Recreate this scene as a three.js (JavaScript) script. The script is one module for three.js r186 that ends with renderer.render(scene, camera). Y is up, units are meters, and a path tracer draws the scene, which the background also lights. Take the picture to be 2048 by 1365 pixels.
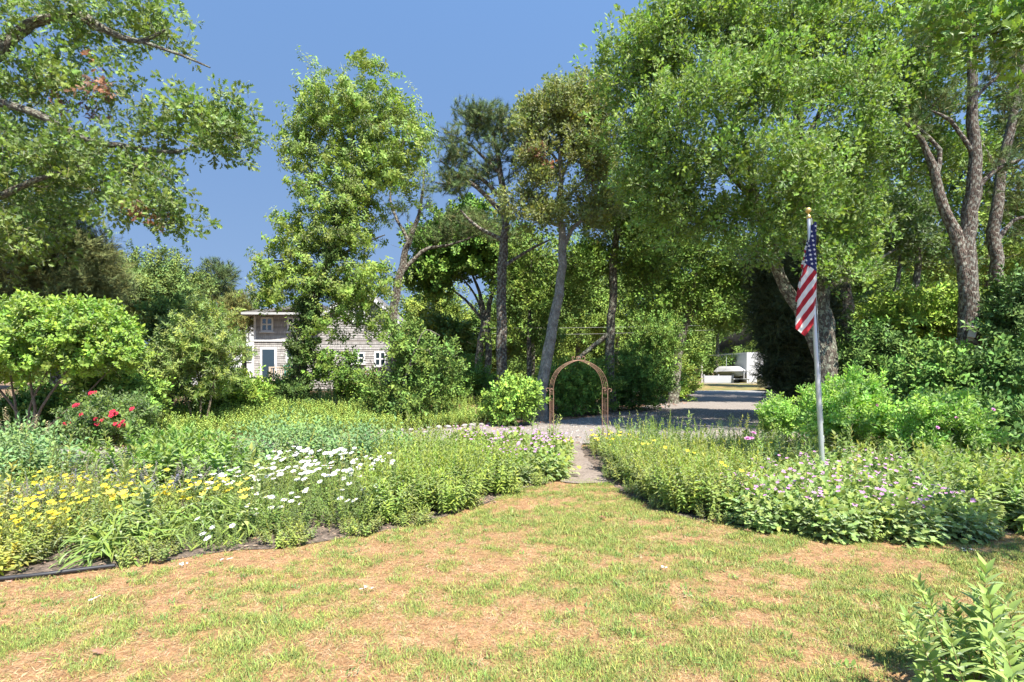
import * as THREE from 'three';
import { mergeGeometries } from 'three/addons/utils/BufferGeometryUtils.js';
import { RoundedBoxGeometry } from 'three/addons/geometries/RoundedBoxGeometry.js';

// ---------- camera, sky, sun, exposure ----------
const scene = new THREE.Scene();
const camera = new THREE.PerspectiveCamera(63.63, 2048 / 1365, 0.1, 600);
camera.position.set(0, 1.9, 0);
camera.lookAt(0, 1.9, -10);
camera.setViewOffset(2048, 1365, 0, -47.5, 2048, 1365);      // a little rise of the lens, verticals stay upright

const renderer = new THREE.WebGLRenderer();
renderer.toneMapping = THREE.LinearToneMapping;
renderer.toneMappingExposure = 2.95;
renderer.shadowMap.enabled = true;

const toSun = new THREE.Vector3(0.34, 1.0, 0.58).normalize();
const sun = new THREE.DirectionalLight(new THREE.Color(1.0, 0.95, 0.86), 4.4);
sun.name = 'sun';
sun.position.copy(toSun).multiplyScalar(80).add(new THREE.Vector3(0, 0, -20));
sun.target.position.set(0, 0, -20);
sun.castShadow = true;
Object.assign(sun.shadow.camera, { left: -45, right: 45, top: 45, bottom: -45, near: 1, far: 200 });
sun.shadow.mapSize.set(4096, 4096);
scene.add(sun, sun.target);

{ // clear summer sky: deep blue overhead, paler towards the horizon all round, a soft brightening about the sun
  const w = 512, h = 256, data = new Float32Array(w * h * 4);
  const zen = [0.046, 0.096, 0.202], hor = [0.125, 0.182, 0.272], d = new THREE.Vector3();
  for (let j = 0; j < h; j++) for (let i = 0; i < w; i++) {
    const th = ((i + 0.5) / w - 0.5) * Math.PI * 2, el = ((j + 0.5) / h - 0.5) * Math.PI;
    d.set(Math.cos(el) * Math.cos(th), Math.sin(el), Math.cos(el) * Math.sin(th));
    const s = Math.max(0, Math.sin(el)), k = Math.exp(-s * 3.4);
    const cg = d.dot(toSun), f = 1 + 1.5 * Math.pow((1 + cg) / 2, 3), g = Math.pow(Math.max(0, cg), 24) * 0.25;
    const o = (j * w + i) * 4;
    for (let c = 0; c < 3; c++) data[o + c] = (zen[c] * (1 - k) + hor[c] * k) * f + g * [0.9, 0.85, 0.75][c];
    data[o + 3] = 1;
  }
  const sky = new THREE.DataTexture(data, w, h, THREE.RGBAFormat, THREE.FloatType);
  sky.mapping = THREE.EquirectangularReflectionMapping; sky.magFilter = THREE.LinearFilter; sky.minFilter = THREE.LinearFilter;
  sky.colorSpace = THREE.LinearSRGBColorSpace; sky.needsUpdate = true;
  scene.background = sky; scene.environment = sky;
}

// ---------- helpers ----------
let seed = 1;
function rnd() { seed = (seed + 0x6D2B79F5) | 0; let t = Math.imul(seed ^ (seed >>> 15), 1 | seed); t = (t + Math.imul(t ^ (t >>> 7), 61 | t)) ^ t; return ((t ^ (t >>> 14)) >>> 0) / 4294967296; }
const reseed = (n) => { seed = (n * 2654435761) | 0; };
const R = (a, b) => a + (b - a) * rnd();
const gauss = () => (rnd() + rnd() + rnd() + rnd() - 2) * 0.85;
const pick = (a) => a[Math.floor(rnd() * a.length)];
const clamp = (x, a = 0, b = 1) => Math.min(b, Math.max(a, x));
const sstep = (a, b, x) => { const t = clamp((x - a) / (b - a)); return t * t * (3 - 2 * t); };
const mix = (a, b, t) => a + (b - a) * t;
const V = (x = 0, y = 0, z = 0) => new THREE.Vector3(x, y, z);
function hash(i, j) { let h = Math.imul(i, 374761393) ^ Math.imul(j, 668265263); h = Math.imul(h ^ (h >>> 13), 1274126177); return ((h ^ (h >>> 16)) >>> 0) / 4294967296; }
function vnoise(x, y, p = 0) {
  const i = Math.floor(x), j = Math.floor(y), f = x - i, g = y - j, u = f * f * (3 - 2 * f), v = g * g * (3 - 2 * g);
  const m = (n) => p ? ((n % p) + p) % p : n;
  return mix(mix(hash(m(i), m(j)), hash(m(i + 1), m(j)), u), mix(hash(m(i), m(j + 1)), hash(m(i + 1), m(j + 1)), u), v);
}
function fbm(x, y, oct = 4, p = 0) { let s = 0, a = 0.5, n = 0; for (let o = 0; o < oct; o++) { s += a * vnoise(x + o * 17 * (p ? 0 : 1), y, p); n += a; a /= 2; x *= 2; y *= 2; p *= 2; } return s / n; }
function inPoly(x, y, P) { let c = false; for (let i = 0, j = P.length - 1; i < P.length; j = i++) if ((P[i][1] > y) !== (P[j][1] > y) && x < (P[j][0] - P[i][0]) * (y - P[i][1]) / (P[j][1] - P[i][1]) + P[i][0]) c = !c; return c; }
function distPoly(x, y, P) { let m = 1e9; for (let i = 0, j = P.length - 1; i < P.length; j = i++) { const ax = P[j][0], ay = P[j][1], bx = P[i][0] - ax, by = P[i][1] - ay, t = clamp(((x - ax) * bx + (y - ay) * by) / (bx * bx + by * by || 1)); m = Math.min(m, Math.hypot(x - ax - bx * t, y - ay - by * t)); } return m; }

function texture(size, fn, srgb = true, repeat = 1) {
  const data = new Uint8Array(size * size * 4);
  for (let j = 0; j < size; j++) for (let i = 0; i < size; i++) { const c = fn(i / size, j / size, i, j), o = (j * size + i) * 4; for (let k = 0; k < 3; k++) { let v = clamp(c[k]); if (srgb) v = v <= 0.0031308 ? v * 12.92 : 1.055 * Math.pow(v, 1 / 2.4) - 0.055; data[o + k] = v * 255; } data[o + 3] = 255; }
  const t = new THREE.DataTexture(data, size, size); t.wrapS = t.wrapT = THREE.RepeatWrapping; t.magFilter = THREE.LinearFilter; t.minFilter = THREE.LinearMipmapLinearFilter; t.generateMipmaps = true;
  if (srgb) t.colorSpace = THREE.SRGBColorSpace;
  t.repeat.set(repeat, repeat); t.needsUpdate = true; return t;
}
const lerp3 = (a, b, t) => [mix(a[0], b[0], t), mix(a[1], b[1], t), mix(a[2], b[2], t)];
function std(color, rough = 0.8, extra = {}) { const m = new THREE.MeshStandardMaterial({ roughness: rough, ...extra }); if (color) m.color.setRGB(...color); return m; }

// collects triangles: positions, vertex colours, uv
class GB {
  constructor() { this.p = []; this.c = []; this.u = []; this.i = []; }
  v(x, y, z, c = [1, 1, 1], u = 0, w = 0) { this.p.push(x, y, z); this.c.push(c[0], c[1], c[2]); this.u.push(u, w); return this.p.length / 3 - 1; }
  tri(a, b, c) { this.i.push(a, b, c); }
  geo() {
    const g = new THREE.BufferGeometry();
    g.setAttribute('position', new THREE.Float32BufferAttribute(this.p, 3));
    g.setAttribute('color', new THREE.Float32BufferAttribute(this.c, 3));
    g.setAttribute('uv', new THREE.Float32BufferAttribute(this.u, 2));
    g.setIndex(this.i); g.computeVertexNormals(); return g;
  }
  tube(pts, rad, sides, col = [1, 1, 1], rough = 0, cap = true) {
    const n = pts.length, t = V(), up = V(0.31, 0.2, 0.93), a = V(), b = V(); let len = 0; const base = this.p.length / 3;
    const rep = Math.max(1, Math.round(2 * Math.PI * rad[0] / 0.5));
    for (let k = 0; k < n; k++) {
      t.subVectors(pts[Math.min(n - 1, k + 1)], pts[Math.max(0, k - 1)]).normalize();
      if (k) len += pts[k].distanceTo(pts[k - 1]);
      if (!k) { a.crossVectors(t, up); if (a.lengthSq() < 1e-6) a.set(1, 0, 0); } else a.addScaledVector(t, -a.dot(t)); a.normalize(); b.crossVectors(t, a).normalize();
      for (let s = 0; s <= sides; s++) {
        const th = s / sides * Math.PI * 2, q = rough ? 1 + rough * (fbm((s % sides) * 1.3 + 31, len * 4, 2) - 0.5) * 2 : 1, r = rad[k] * q;
        this.v(pts[k].x + (a.x * Math.cos(th) + b.x * Math.sin(th)) * r, pts[k].y + (a.y * Math.cos(th) + b.y * Math.sin(th)) * r, pts[k].z + (a.z * Math.cos(th) + b.z * Math.sin(th)) * r, col, s / sides * rep, len / 0.5);
      }
    }
    const m = sides + 1;
    for (let k = 0; k < n - 1; k++) for (let s = 0; s < sides; s++) { const q = base + k * m + s; this.tri(q, q + m, q + 1); this.tri(q + 1, q + m, q + m + 1); }
    if (cap) for (const [k, f] of [[0, 0], [n - 1, 1]]) { const c = this.v(pts[k].x, pts[k].y, pts[k].z, col); for (let s = 0; s < sides; s++) { const q = base + k * m + s; f ? this.tri(c, q, q + 1) : this.tri(c, q + 1, q); } }
    return this;
  }
  // a leaf blade: half outlines in a unit frame, folded along the midrib and bent towards its tip
  leaf(kind, o, dir, up, len, wid, bend, col, fold = 0.25) {
    const L = LEAF[kind], s = V().crossVectors(dir, up); if (s.lengthSq() < 1e-5) s.set(1, 0, 0.3); s.normalize(); const n = V().crossVectors(s, dir).normalize();
    const P = (x, y) => { const z = Math.abs(x) * wid * fold - bend * y * y, X = x * wid * len, Y = y * len, Z = z * len; return this.v(o.x + s.x * X + dir.x * Y + n.x * Z, o.y + s.y * X + dir.y * Y + n.y * Z, o.z + s.z * X + dir.z * Y + n.z * Z, col, x + 0.5, y); };
    const mid = [], l = [], r = [];
    for (const [x, y] of L) { mid.push(P(0, y)); l.push(x ? P(-x, y) : mid[mid.length - 1]); r.push(x ? P(x, y) : mid[mid.length - 1]); }
    for (let k = 0; k < L.length - 1; k++) {
      if (l[k] !== mid[k]) this.tri(mid[k], mid[k + 1], l[k]);
      if (l[k + 1] !== mid[k + 1]) this.tri(l[k], mid[k + 1], l[k + 1]);
      if (r[k] !== mid[k]) this.tri(mid[k], r[k], mid[k + 1]);
      if (r[k + 1] !== mid[k + 1]) this.tri(r[k], r[k + 1], mid[k + 1]);
    }
  }
}
const LEAF = {   // [half width, place along the midrib]
  oak: [[0, 0], [0.08, 0.16], [0.27, 0.27], [0.11, 0.36], [0.44, 0.53], [0.12, 0.6], [0.33, 0.8], [0.09, 0.83], [0, 1]],
  oval: [[0, 0], [0.36, 0.25], [0.46, 0.5], [0.26, 0.8], [0, 1]],
  lance: [[0, 0], [0.42, 0.22], [0.44, 0.45], [0.22, 0.76], [0, 1]],
  small: [[0, 0], [0.45, 0.42], [0, 1]],
  palm: [[0, 0], [0.48, 0.05], [0.3, 0.28], [0.62, 0.5], [0.28, 0.6], [0.3, 0.86], [0, 1]],
  strap: [[0.3, 0], [0.5, 0.2], [0.5, 0.45], [0.42, 0.7], [0.24, 0.88], [0, 1]],
  needle: [[0.5, 0], [0, 1]],
};
const taken = {};
function numbered(name) { const k = taken[name] = (taken[name] ?? -1) + 1; return k ? name + '_' + String(k).padStart(3, '0') : name; }
function tag(o, label, category, group) { o.userData.label = label; o.userData.category = category; if (group) o.userData.group = group; return o; }
function thing(name, label, category, x = 0, y = 0, z = 0, group) { const g = new THREE.Group(); g.name = numbered(name); g.position.set(x, y, z); scene.add(g); return tag(g, label, category, group); }
function part(name, geometry, material, parent) { const m = new THREE.Mesh(geometry, material); m.name = name; m.castShadow = m.receiveShadow = true; (parent ?? scene).add(m); return m; }
function structure(name, geometry, material) { const m = part(name, geometry, material); m.userData.kind = 'structure'; return m; }
function stuff(name, label, category) { const g = new THREE.Group(); g.name = name; scene.add(g); g.userData.kind = 'stuff'; return tag(g, label, category); }
function copies(name, geometry, material, list, parent) {   // list of [Matrix4, Color]
  const m = new THREE.InstancedMesh(geometry, material, list.length); m.name = name; m.castShadow = m.receiveShadow = true;
  list.forEach(([mt, c], k) => { m.setMatrixAt(k, mt); m.setColorAt(k, c); }); parent.add(m); return m;
}
const box = (x, y, z, w, h, d, r = 0) => { const g = r ? new RoundedBoxGeometry(w, h, d, 2, r) : new THREE.BoxGeometry(w, h, d); g.translate(x, y, z); return g; };
const _q = new THREE.Quaternion(), _q2 = new THREE.Quaternion(), _Y = V(0, 1, 0);
function stand(pos, dir, roll, s, sy = s) { _q.setFromUnitVectors(_Y, dir); _q2.setFromAxisAngle(_Y, roll); return new THREE.Matrix4().compose(pos, _q.clone().multiply(_q2), V(s, sy, s)); }
function tone(base, dl, dy = 0.12) { const l = 1 + (rnd() * 2 - 1) * dl, y = (rnd() * 2 - 1) * dy; return new THREE.Color(base[0] * l * (1 + y), base[1] * l, base[2] * l * (1 - y)); }

// ---------- materials ----------
const leafMat = (t = 0.48, coat = 0.25) => new THREE.MeshPhysicalMaterial({ vertexColors: true, side: THREE.DoubleSide, roughness: 1, transmission: t, thickness: 0, clearcoat: coat, clearcoatRoughness: 0.38 });
const plainLeaf = (coat) => new THREE.MeshPhysicalMaterial({ vertexColors: true, side: THREE.DoubleSide, roughness: 1, clearcoat: coat, clearcoatRoughness: 0.4 });
const M = { leaf: leafMat(), matte: leafMat(0.42, 0.08), dense: plainLeaf(0.2), dull: plainLeaf(0.04), needle: plainLeaf(0.12), petal: leafMat(0.3, 0) };
const barkTex = (dark, light, lichen, amount, seedx) => texture(512, (u, v) => {
  const w = fbm(u * 6 + seedx, v * 4, 3, 0) * 0.6, f = fbm(u * 22 + w * 4, v * 6, 4), g = fbm(u * 60, v * 40, 2), l = sstep(0.5, 0.62, fbm(u * 7 + seedx, v * 7 + 9, 4)) * amount;
  return lerp3(lerp3(dark, light, clamp((f - 0.25) * 1.7) * 0.7 + g * 0.3), lichen, l * (0.6 + g * 0.4));
});
const barkBump = texture(512, (u, v) => { const w = fbm(u * 6, v * 4, 3) * 0.6, f = fbm(u * 22 + w * 4, v * 6, 4); return [f, f, f]; }, false);
const bark = (d, l, li, a, s) => new THREE.MeshStandardMaterial({ map: barkTex(d, l, li, a, s), bumpMap: barkBump, bumpScale: 0.06, roughness: 0.95 });
M.barkOak = bark([0.045, 0.034, 0.026], [0.22, 0.185, 0.145], [0.36, 0.38, 0.28], 0.95, 1);
M.barkPale = bark([0.13, 0.115, 0.10], [0.40, 0.37, 0.33], [0.45, 0.46, 0.40], 0.5, 5);
M.barkPine = bark([0.03, 0.021, 0.016], [0.20, 0.145, 0.11], [0.33, 0.33, 0.27], 0.85, 9);
M.barkShrub = bark([0.14, 0.10, 0.07], [0.38, 0.285, 0.20], [0.38, 0.36, 0.29], 0.3, 13);
M.barkDead = bark([0.2, 0.17, 0.13], [0.5, 0.45, 0.37], [0.5, 0.5, 0.42], 0.4, 17);

// ---------- ground, beds, drive, road; plans are lists of [x, distance north of the camera] ----------
const smoothPlan = (pts, wob = 0.04, closed = true) => {
  const c = new THREE.CatmullRomCurve3(pts.map(([x, d]) => V(x, 0, d)), closed, 'centripetal');
  return c.getSpacedPoints(Math.round(c.getLength() / 0.12)).map((p) => [p.x + (vnoise(p.x * 4 + 7, p.z * 4) - 0.5) * 2 * wob, p.z + (vnoise(p.x * 4, p.z * 4 + 50) - 0.5) * 2 * wob]);
};
const DRIVE = smoothPlan([[-16, 9.4], [-9, 10.2], [-5, 11.6], [-2, 12.7], [1, 13.1], [4, 13.4], [7, 13.6], [8.6, 14.6], [9.6, 17], [11, 22], [14, 29], [17.3, 36], [17.6, 36.9], [11.6, 36.9], [10.6, 32.5], [8.3, 28.6], [6, 25], [3.3, 20.6], [1.5, 18.6], [-0.3, 17.6], [-2.2, 16.2], [-4.5, 14.7], [-9, 12.7], [-16, 11.8]], 0.1);
const BED_LEFT = smoothPlan([[-12, 3.2], [-6, 4.35], [-4.47, 4.82], [-3.53, 5.2], [-2.91, 5.53], [-2.06, 5.88], [-1.15, 6.5], [-0.43, 7.4], [0.2, 8.4], [0.72, 8.95], [0.98, 10.2], [1.1, 12.4], [0.6, 12.75], [-2, 12.4], [-5, 11.3], [-9, 9.9], [-13, 9.2]], 0.06);
const BED_RIGHT = smoothPlan([[1.5, 9.0], [1.68, 8.2], [1.94, 7.2], [2.3, 6.72], [2.91, 6.32], [3.42, 6.02], [3.83, 5.9], [4.71, 5.9], [5.72, 6.15], [8, 6.6], [11, 6.6], [12, 9], [10.5, 13], [8.4, 14], [6.5, 13.2], [4, 13.0], [2.0, 12.9], [1.46, 12.6], [1.45, 11.5], [1.45, 10]], 0.06);
const PATH = [[0.85, 8.8], [1.52, 8.8], [1.5, 10], [1.5, 12], [1.6, 13.4], [1.1, 13.4], [1.12, 11], [1.05, 10]];
const smoothed = (x, d) => { const inD = inPoly(x, d, DRIVE), dd = inD ? 0 : distPoly(x, d, DRIVE); return dd; };
function H(x, d) {
  if (d < 6) return 0;
  const dd = smoothed(x, d), flat = 1 - sstep(30, 34, d) * sstep(2, 9, x);
  const west = 0.36 * sstep(0.7, 4.5, dd) * sstep(14.5, 19, d + Math.max(0, -x - 4) * 0.5) * (x < 12 ? 1 : 0);
  const east = 0.35 * sstep(7, 10, x) * sstep(7, 10.5, d) * sstep(0.7, 3, dd);
  return Math.max(west, east) * flat + (vnoise(x * 0.5, d * 0.5) - 0.5) * 0.16 * sstep(0.8, 3, dd) * sstep(13, 17, d) * flat;
}
const gx = [], gd = [];
for (let x = -110; x <= 120; x += Math.abs(x - 2) < 16 ? 0.7 : Math.abs(x) < 40 ? 2 : 8) gx.push(x);
for (let d = -30; d <= 260; d += d > 8 && d < 42 ? 0.7 : d < 80 ? 2.5 : 12) gd.push(d);
const litterTex = texture(1024, (u, v) => {
  const a = fbm(u * 40, v * 40, 4, 40), b = fbm(u * 8 + 3, v * 8, 3, 8), c = vnoise(u * 180, v * 180, 180);
  return lerp3(lerp3([0.07, 0.045, 0.028], [0.30, 0.185, 0.105], clamp(a * 1.5 - 0.2)), [0.42, 0.30, 0.19], c > 0.78 ? 0.7 * b : 0);
});
const bumpNoise = texture(512, (u, v) => { const f = fbm(u * 48, v * 48, 4, 48); return [f, f, f]; }, false);
{
  const g = new GB();
  for (const d of gd) for (const x of gx) g.v(x, H(x, d) - 0.03 + (x > 5 && d > 38.6 ? 0 : 0), -d, [1, 1, 1], x / 2.5, d / 2.5);
  const n = gx.length;
  for (let j = 0; j < gd.length - 1; j++) for (let i = 0; i < n - 1; i++) { const a = j * n + i; g.tri(a, a + 1, a + n); g.tri(a + 1, a + n + 1, a + n); }
  structure('ground', g.geo(), new THREE.MeshStandardMaterial({ map: litterTex, bumpMap: bumpNoise, bumpScale: 0.03, roughness: 1 }));
}
function sheet(name, plan, y, material, scale) {
  const g = new THREE.ShapeGeometry(new THREE.Shape(plan.map(([x, d]) => new THREE.Vector2(x, d))));
  const p = g.attributes.position, uv = [];
  for (let k = 0; k < p.count; k++) { uv.push(p.getX(k) / scale, p.getY(k) / scale); p.setXYZ(k, p.getX(k), y, -p.getY(k)); }
  g.setAttribute('uv', new THREE.Float32BufferAttribute(uv, 2)); g.computeVertexNormals();
  return structure(name, g, material);
}
// how much of the turf is green at a spot: worn, brown patches of dry thatch between
const greenAt = (x, d) => clamp((fbm(x * 1.1 + 40, d * 1.5 + 11, 4) - 0.5) * 2.2 + 0.43 + sstep(0, 4.5, x) * 0.3 - sstep(-0.5, -4, x) * 0.3 + (fbm(x * 5, d * 7.5, 3) - 0.5) * 2.2);
{
  const thatch = texture(1024, (u, v) => {
    const w = fbm(u * 10, v * 10, 3, 10), f = fbm(u * 90 + w * 14, v * 34 + w * 20, 3), s = fbm(u * 36 - w * 18, v * 96 + w * 9, 3), c = vnoise(u * 256, v * 256, 256);
    return lerp3(lerp3([0.18, 0.092, 0.04], [0.37, 0.212, 0.103], clamp(Math.max(f, s) * 2.2 - 0.85)), [0.55, 0.40, 0.24], c > 0.86 ? 0.6 : 0);
  });
  const g = new GB(), x0 = -12, x1 = 9, d0 = -9, d1 = 13, st = 0.14, nx = Math.round((x1 - x0) / st), nd = Math.round((d1 - d0) / st);
  for (let j = 0; j <= nd; j++) for (let i = 0; i <= nx; i++) { const x = x0 + i * st, d = d0 + j * st, k = greenAt(x, d); g.v(x, (vnoise(x * 0.8, d * 0.8) - 0.5) * 0.004, -d, lerp3([1, 0.98, 0.98], [0.72, 0.98, 0.55], k * 0.85), x / 1.7, d / 1.7); }
  for (let j = 0; j < nd; j++) for (let i = 0; i < nx; i++) { const a = j * (nx + 1) + i; g.tri(a, a + 1, a + nx + 1); g.tri(a + 1, a + nx + 2, a + nx + 1); }
  structure('lawn', g.geo(), new THREE.MeshStandardMaterial({ map: thatch, vertexColors: true, bumpMap: bumpNoise, bumpScale: 0.012, roughness: 1 }));
}
const soilTex = texture(512, (u, v) => { const a = fbm(u * 30, v * 30, 4, 30), c = vnoise(u * 90 + 3, v * 90, 90); return lerp3(lerp3([0.055, 0.04, 0.03], [0.19, 0.14, 0.105], clamp(a * 1.6 - 0.3)), [0.32, 0.25, 0.19], c > 0.85 ? 0.6 : 0); });
M.soil = new THREE.MeshStandardMaterial({ map: soilTex, bumpMap: bumpNoise, bumpScale: 0.04, roughness: 1 });
sheet('garden_bed', BED_LEFT, 0.008, M.soil, 1.3);
sheet('garden_bed_001', BED_RIGHT, 0.008, M.soil, 1.3);
const gravelTex = texture(1024, (u, v) => {
  let best = 9, id = 0; const N = 64, x = u * N, y = v * N, i = Math.floor(x), j = Math.floor(y);
  for (let a = -1; a < 2; a++) for (let b = -1; b < 2; b++) { const m = ((i + a) % N + N) % N, n = ((j + b) % N + N) % N, e = Math.hypot(i + a + hash(m, n) - x, j + b + hash(m + 99, n) - y); if (e < best) { best = e; id = hash(m + 7, n + 31); } }
  const base = lerp3([0.16, 0.14, 0.125], [0.33, 0.29, 0.26], id);
  return lerp3(base, [0.13, 0.105, 0.085], clamp(best * 1.5 - 0.55) * 0.8 + 0.25 * fbm(u * 6, v * 6, 3, 6));
});
M.gravel = new THREE.MeshStandardMaterial({ map: gravelTex, bumpMap: gravelTex, bumpScale: 0.012, roughness: 0.95 });
sheet('gravel_driveway', DRIVE, 0.012, M.gravel, 1.6);
M.sand = new THREE.MeshStandardMaterial({ map: texture(512, (u, v) => { const a = fbm(u * 50, v * 50, 3, 50), b = fbm(u * 6, v * 6, 3, 6); return lerp3([0.13, 0.10, 0.08], [0.31, 0.25, 0.205], clamp(a * 0.9 + b * 0.6 - 0.3)); }), bumpMap: bumpNoise, bumpScale: 0.012, roughness: 1 });
sheet('path', smoothPlan(PATH, 0.05), 0.018, M.sand, 1.2);
M.asphalt = std([0.24, 0.235, 0.23], 0.9, { bumpMap: bumpNoise, bumpScale: 0.006 });
sheet('road', [[-60, 36.5], [90, 36.5], [90, 40.2], [-60, 40.2]], 0.02, M.asphalt, 1.5);
// the neighbours' lawn over the road, sun-dried
M.farLawn = new THREE.MeshStandardMaterial({ map: texture(512, (u, v) => { const a = fbm(u * 14, v * 14, 4, 14), b = fbm(u * 120, v * 120, 2, 120); return lerp3([0.13, 0.14, 0.035], [0.30, 0.19, 0.07], clamp((a - 0.4) * 3 + (b - 0.5) * 1.6)); }), roughness: 1 });
sheet('far_lawn', [[2, 40.2], [60, 40.2], [60, 90], [2, 90]], 0.024, M.farLawn, 7);
sheet('far_driveway', [[15, 53.9], [36, 55.2], [36, 56.2], [15, 54.8]], 0.032, std([0.24, 0.235, 0.225], 0.9), 2);

// ---------- foliage sprays: one twig with its leaves, growing along +y ----------
function spray(o) {
  const g = new GB(), tw = o.twig, pts = [], rad = [], bx = R(-0.2, 0.2), bz = R(-0.2, 0.2);
  for (let k = 0; k <= 4; k++) { const t = k / 4; pts.push(V(bx * tw * t * t, tw * t, bz * tw * t * t)); rad.push(mix(o.r ?? 0.004, 0.0012, t)); }
  if (o.wood !== false) g.tube(pts, rad, 3, o.woodTint ?? [1.5, 0.9, 1.6], 0, false);
  const at = (t) => V(bx * tw * t * t, tw * t, bz * tw * t * t);
  for (let k = 0; k < o.n; k++) {
    const t = o.tipped ? 1 - Math.pow(rnd(), 1.6) * (1 - (o.from ?? 0.1)) : mix(o.from ?? 0.1, 1, (k + rnd()) / o.n), a = k * 2.4 + R(-0.5, 0.5), e = mix(o.open ?? 1.15, 0.45, t) + R(-0.25, 0.25);
    const dir = V(Math.cos(a) * Math.sin(e), Math.cos(e) - (o.droop ?? 0), Math.sin(a) * Math.sin(e)).normalize();
    const p = at(t); if (o.spread) p.add(V(Math.cos(a) * R(0, o.spread), R(-0.3, 0.3) * o.spread, Math.sin(a) * R(0, o.spread)));
    const up = V(R(-0.5, 0.5), 1, R(-0.5, 0.5)).normalize(), l = 1 + R(-0.22, 0.22), y = R(-0.1, 0.1);
    g.leaf(o.leaf, p, dir, up, o.len * R(0.7, 1.2), o.wid, R(0.02, 0.4) * (o.bend ?? 1), [l * (1 + y), l, l * (1 - y)], R(0.1, 0.4));
  }
  return g.geo();
}
const variants = (n, s, f) => { reseed(s); return Array.from({ length: n }, f); };
const SPRAY = {
  oakNear: variants(4, 11, () => spray({ leaf: 'oak', len: 0.13, wid: 0.85, n: 11, twig: 0.36, tipped: 1, spread: 0.08 })),
  oak: variants(4, 12, () => spray({ leaf: 'oak', len: 0.135, wid: 0.85, n: 15, twig: 0.48, tipped: 1, spread: 0.14 })),
  cherry: variants(4, 13, () => spray({ leaf: 'oval', len: 0.135, wid: 0.5, n: 20, twig: 0.48, droop: 0.75, bend: 1.2, spread: 0.03 })),
  maple: variants(3, 14, () => spray({ leaf: 'oval', len: 0.14, wid: 0.85, n: 26, twig: 0.5, spread: 0.12 })),
  bright: variants(4, 15, () => spray({ leaf: 'oval', len: 0.095, wid: 0.62, n: 18, twig: 0.36, droop: 0.35, spread: 0.02 })),
  rose: variants(3, 16, () => spray({ leaf: 'oval', len: 0.055, wid: 0.72, n: 26, twig: 0.3, spread: 0.05 })),
  under: variants(3, 17, () => spray({ leaf: 'oval', len: 0.1, wid: 0.55, n: 20, twig: 0.42, spread: 0.06 })),
  willow: variants(3, 18, () => spray({ leaf: 'lance', len: 0.115, wid: 0.3, n: 22, twig: 0.42, droop: 0.3 })),
  far: variants(3, 19, () => spray({ leaf: 'small', len: 0.145, wid: 0.7, n: 52, twig: 0.75, spread: 0.26, wood: false })),
  pine: variants(4, 20, () => {
    const g = new GB(); g.tube([V(0, 0, 0), V(0, 0.22, 0)], [0.006, 0.003], 3, [1.5, 0.9, 1.4], 0, false);
    for (let k = 0; k < 54; k++) { const t = R(0.25, 1), a = rnd() * 6.28, e = R(0.25, 1.15); const dir = V(Math.cos(a) * Math.sin(e), Math.cos(e), Math.sin(a) * Math.sin(e)); const l = R(0.75, 1.3); g.leaf('needle', V(0, 0.22 * t, 0), dir, V(0, 1, 0.2), R(0.08, 0.13), 0.055, 0.1, [l, l, l]); }
    return g.geo();
  }),
  cedar: variants(3, 21, () => {
    const g = new GB(); for (let b = 0; b < 7; b++) { const a = b * 2.4, o = V(0, 0.06 * b, 0), d = V(Math.cos(a), 0.9, Math.sin(a)).normalize(); for (let k = 0; k < 9; k++) { const p = o.clone().addScaledVector(d, k * 0.028), s = k % 2 ? 1 : -1, l = R(0.7, 1.3); g.leaf('needle', p, d.clone().add(V(-Math.sin(a) * s * 0.6, R(-0.2, 0.3), Math.cos(a) * s * 0.6)).normalize(), V(0, 1, 0.1), R(0.06, 0.1), 0.2, 0.2, [l, l, l]); } }
    return g.geo();
  }),
};
const SP = {   // spray, leaf colour, bark, leaf material
  oakNear: ['oakNear', [0.115, 0.19, 0.03], 'barkOak', 'leaf'], oak: ['oak', [0.095, 0.18, 0.03], 'barkOak', 'leaf'],
  whiteOak: ['oak', [0.14, 0.185, 0.045], 'barkPale', 'leaf'], cherry: ['cherry', [0.15, 0.235, 0.035], 'barkOak', 'leaf'],
  maple: ['maple', [0.10, 0.20, 0.028], 'barkOak', 'leaf'], bright: ['bright', [0.17, 0.29, 0.035], 'barkShrub', 'matte'],
  rose: ['rose', [0.13, 0.21, 0.04], 'barkShrub', 'leaf'], under: ['under', [0.10, 0.185, 0.035], 'barkShrub', 'dense'],
  willow: ['willow', [0.17, 0.25, 0.06], 'barkShrub', 'leaf'], far: ['far', [0.12, 0.185, 0.04], 'barkOak', 'dense'],
  farPale: ['far', [0.115, 0.18, 0.055], 'barkOak', 'dense'],
  pine: ['pine', [0.085, 0.135, 0.055], 'barkPine', 'needle'], cedar: ['cedar', [0.05, 0.075, 0.03], 'barkPine', 'needle'], farPine: ['pine', [0.07, 0.115, 0.045], 'barkPine', 'needle'],
};
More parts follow.
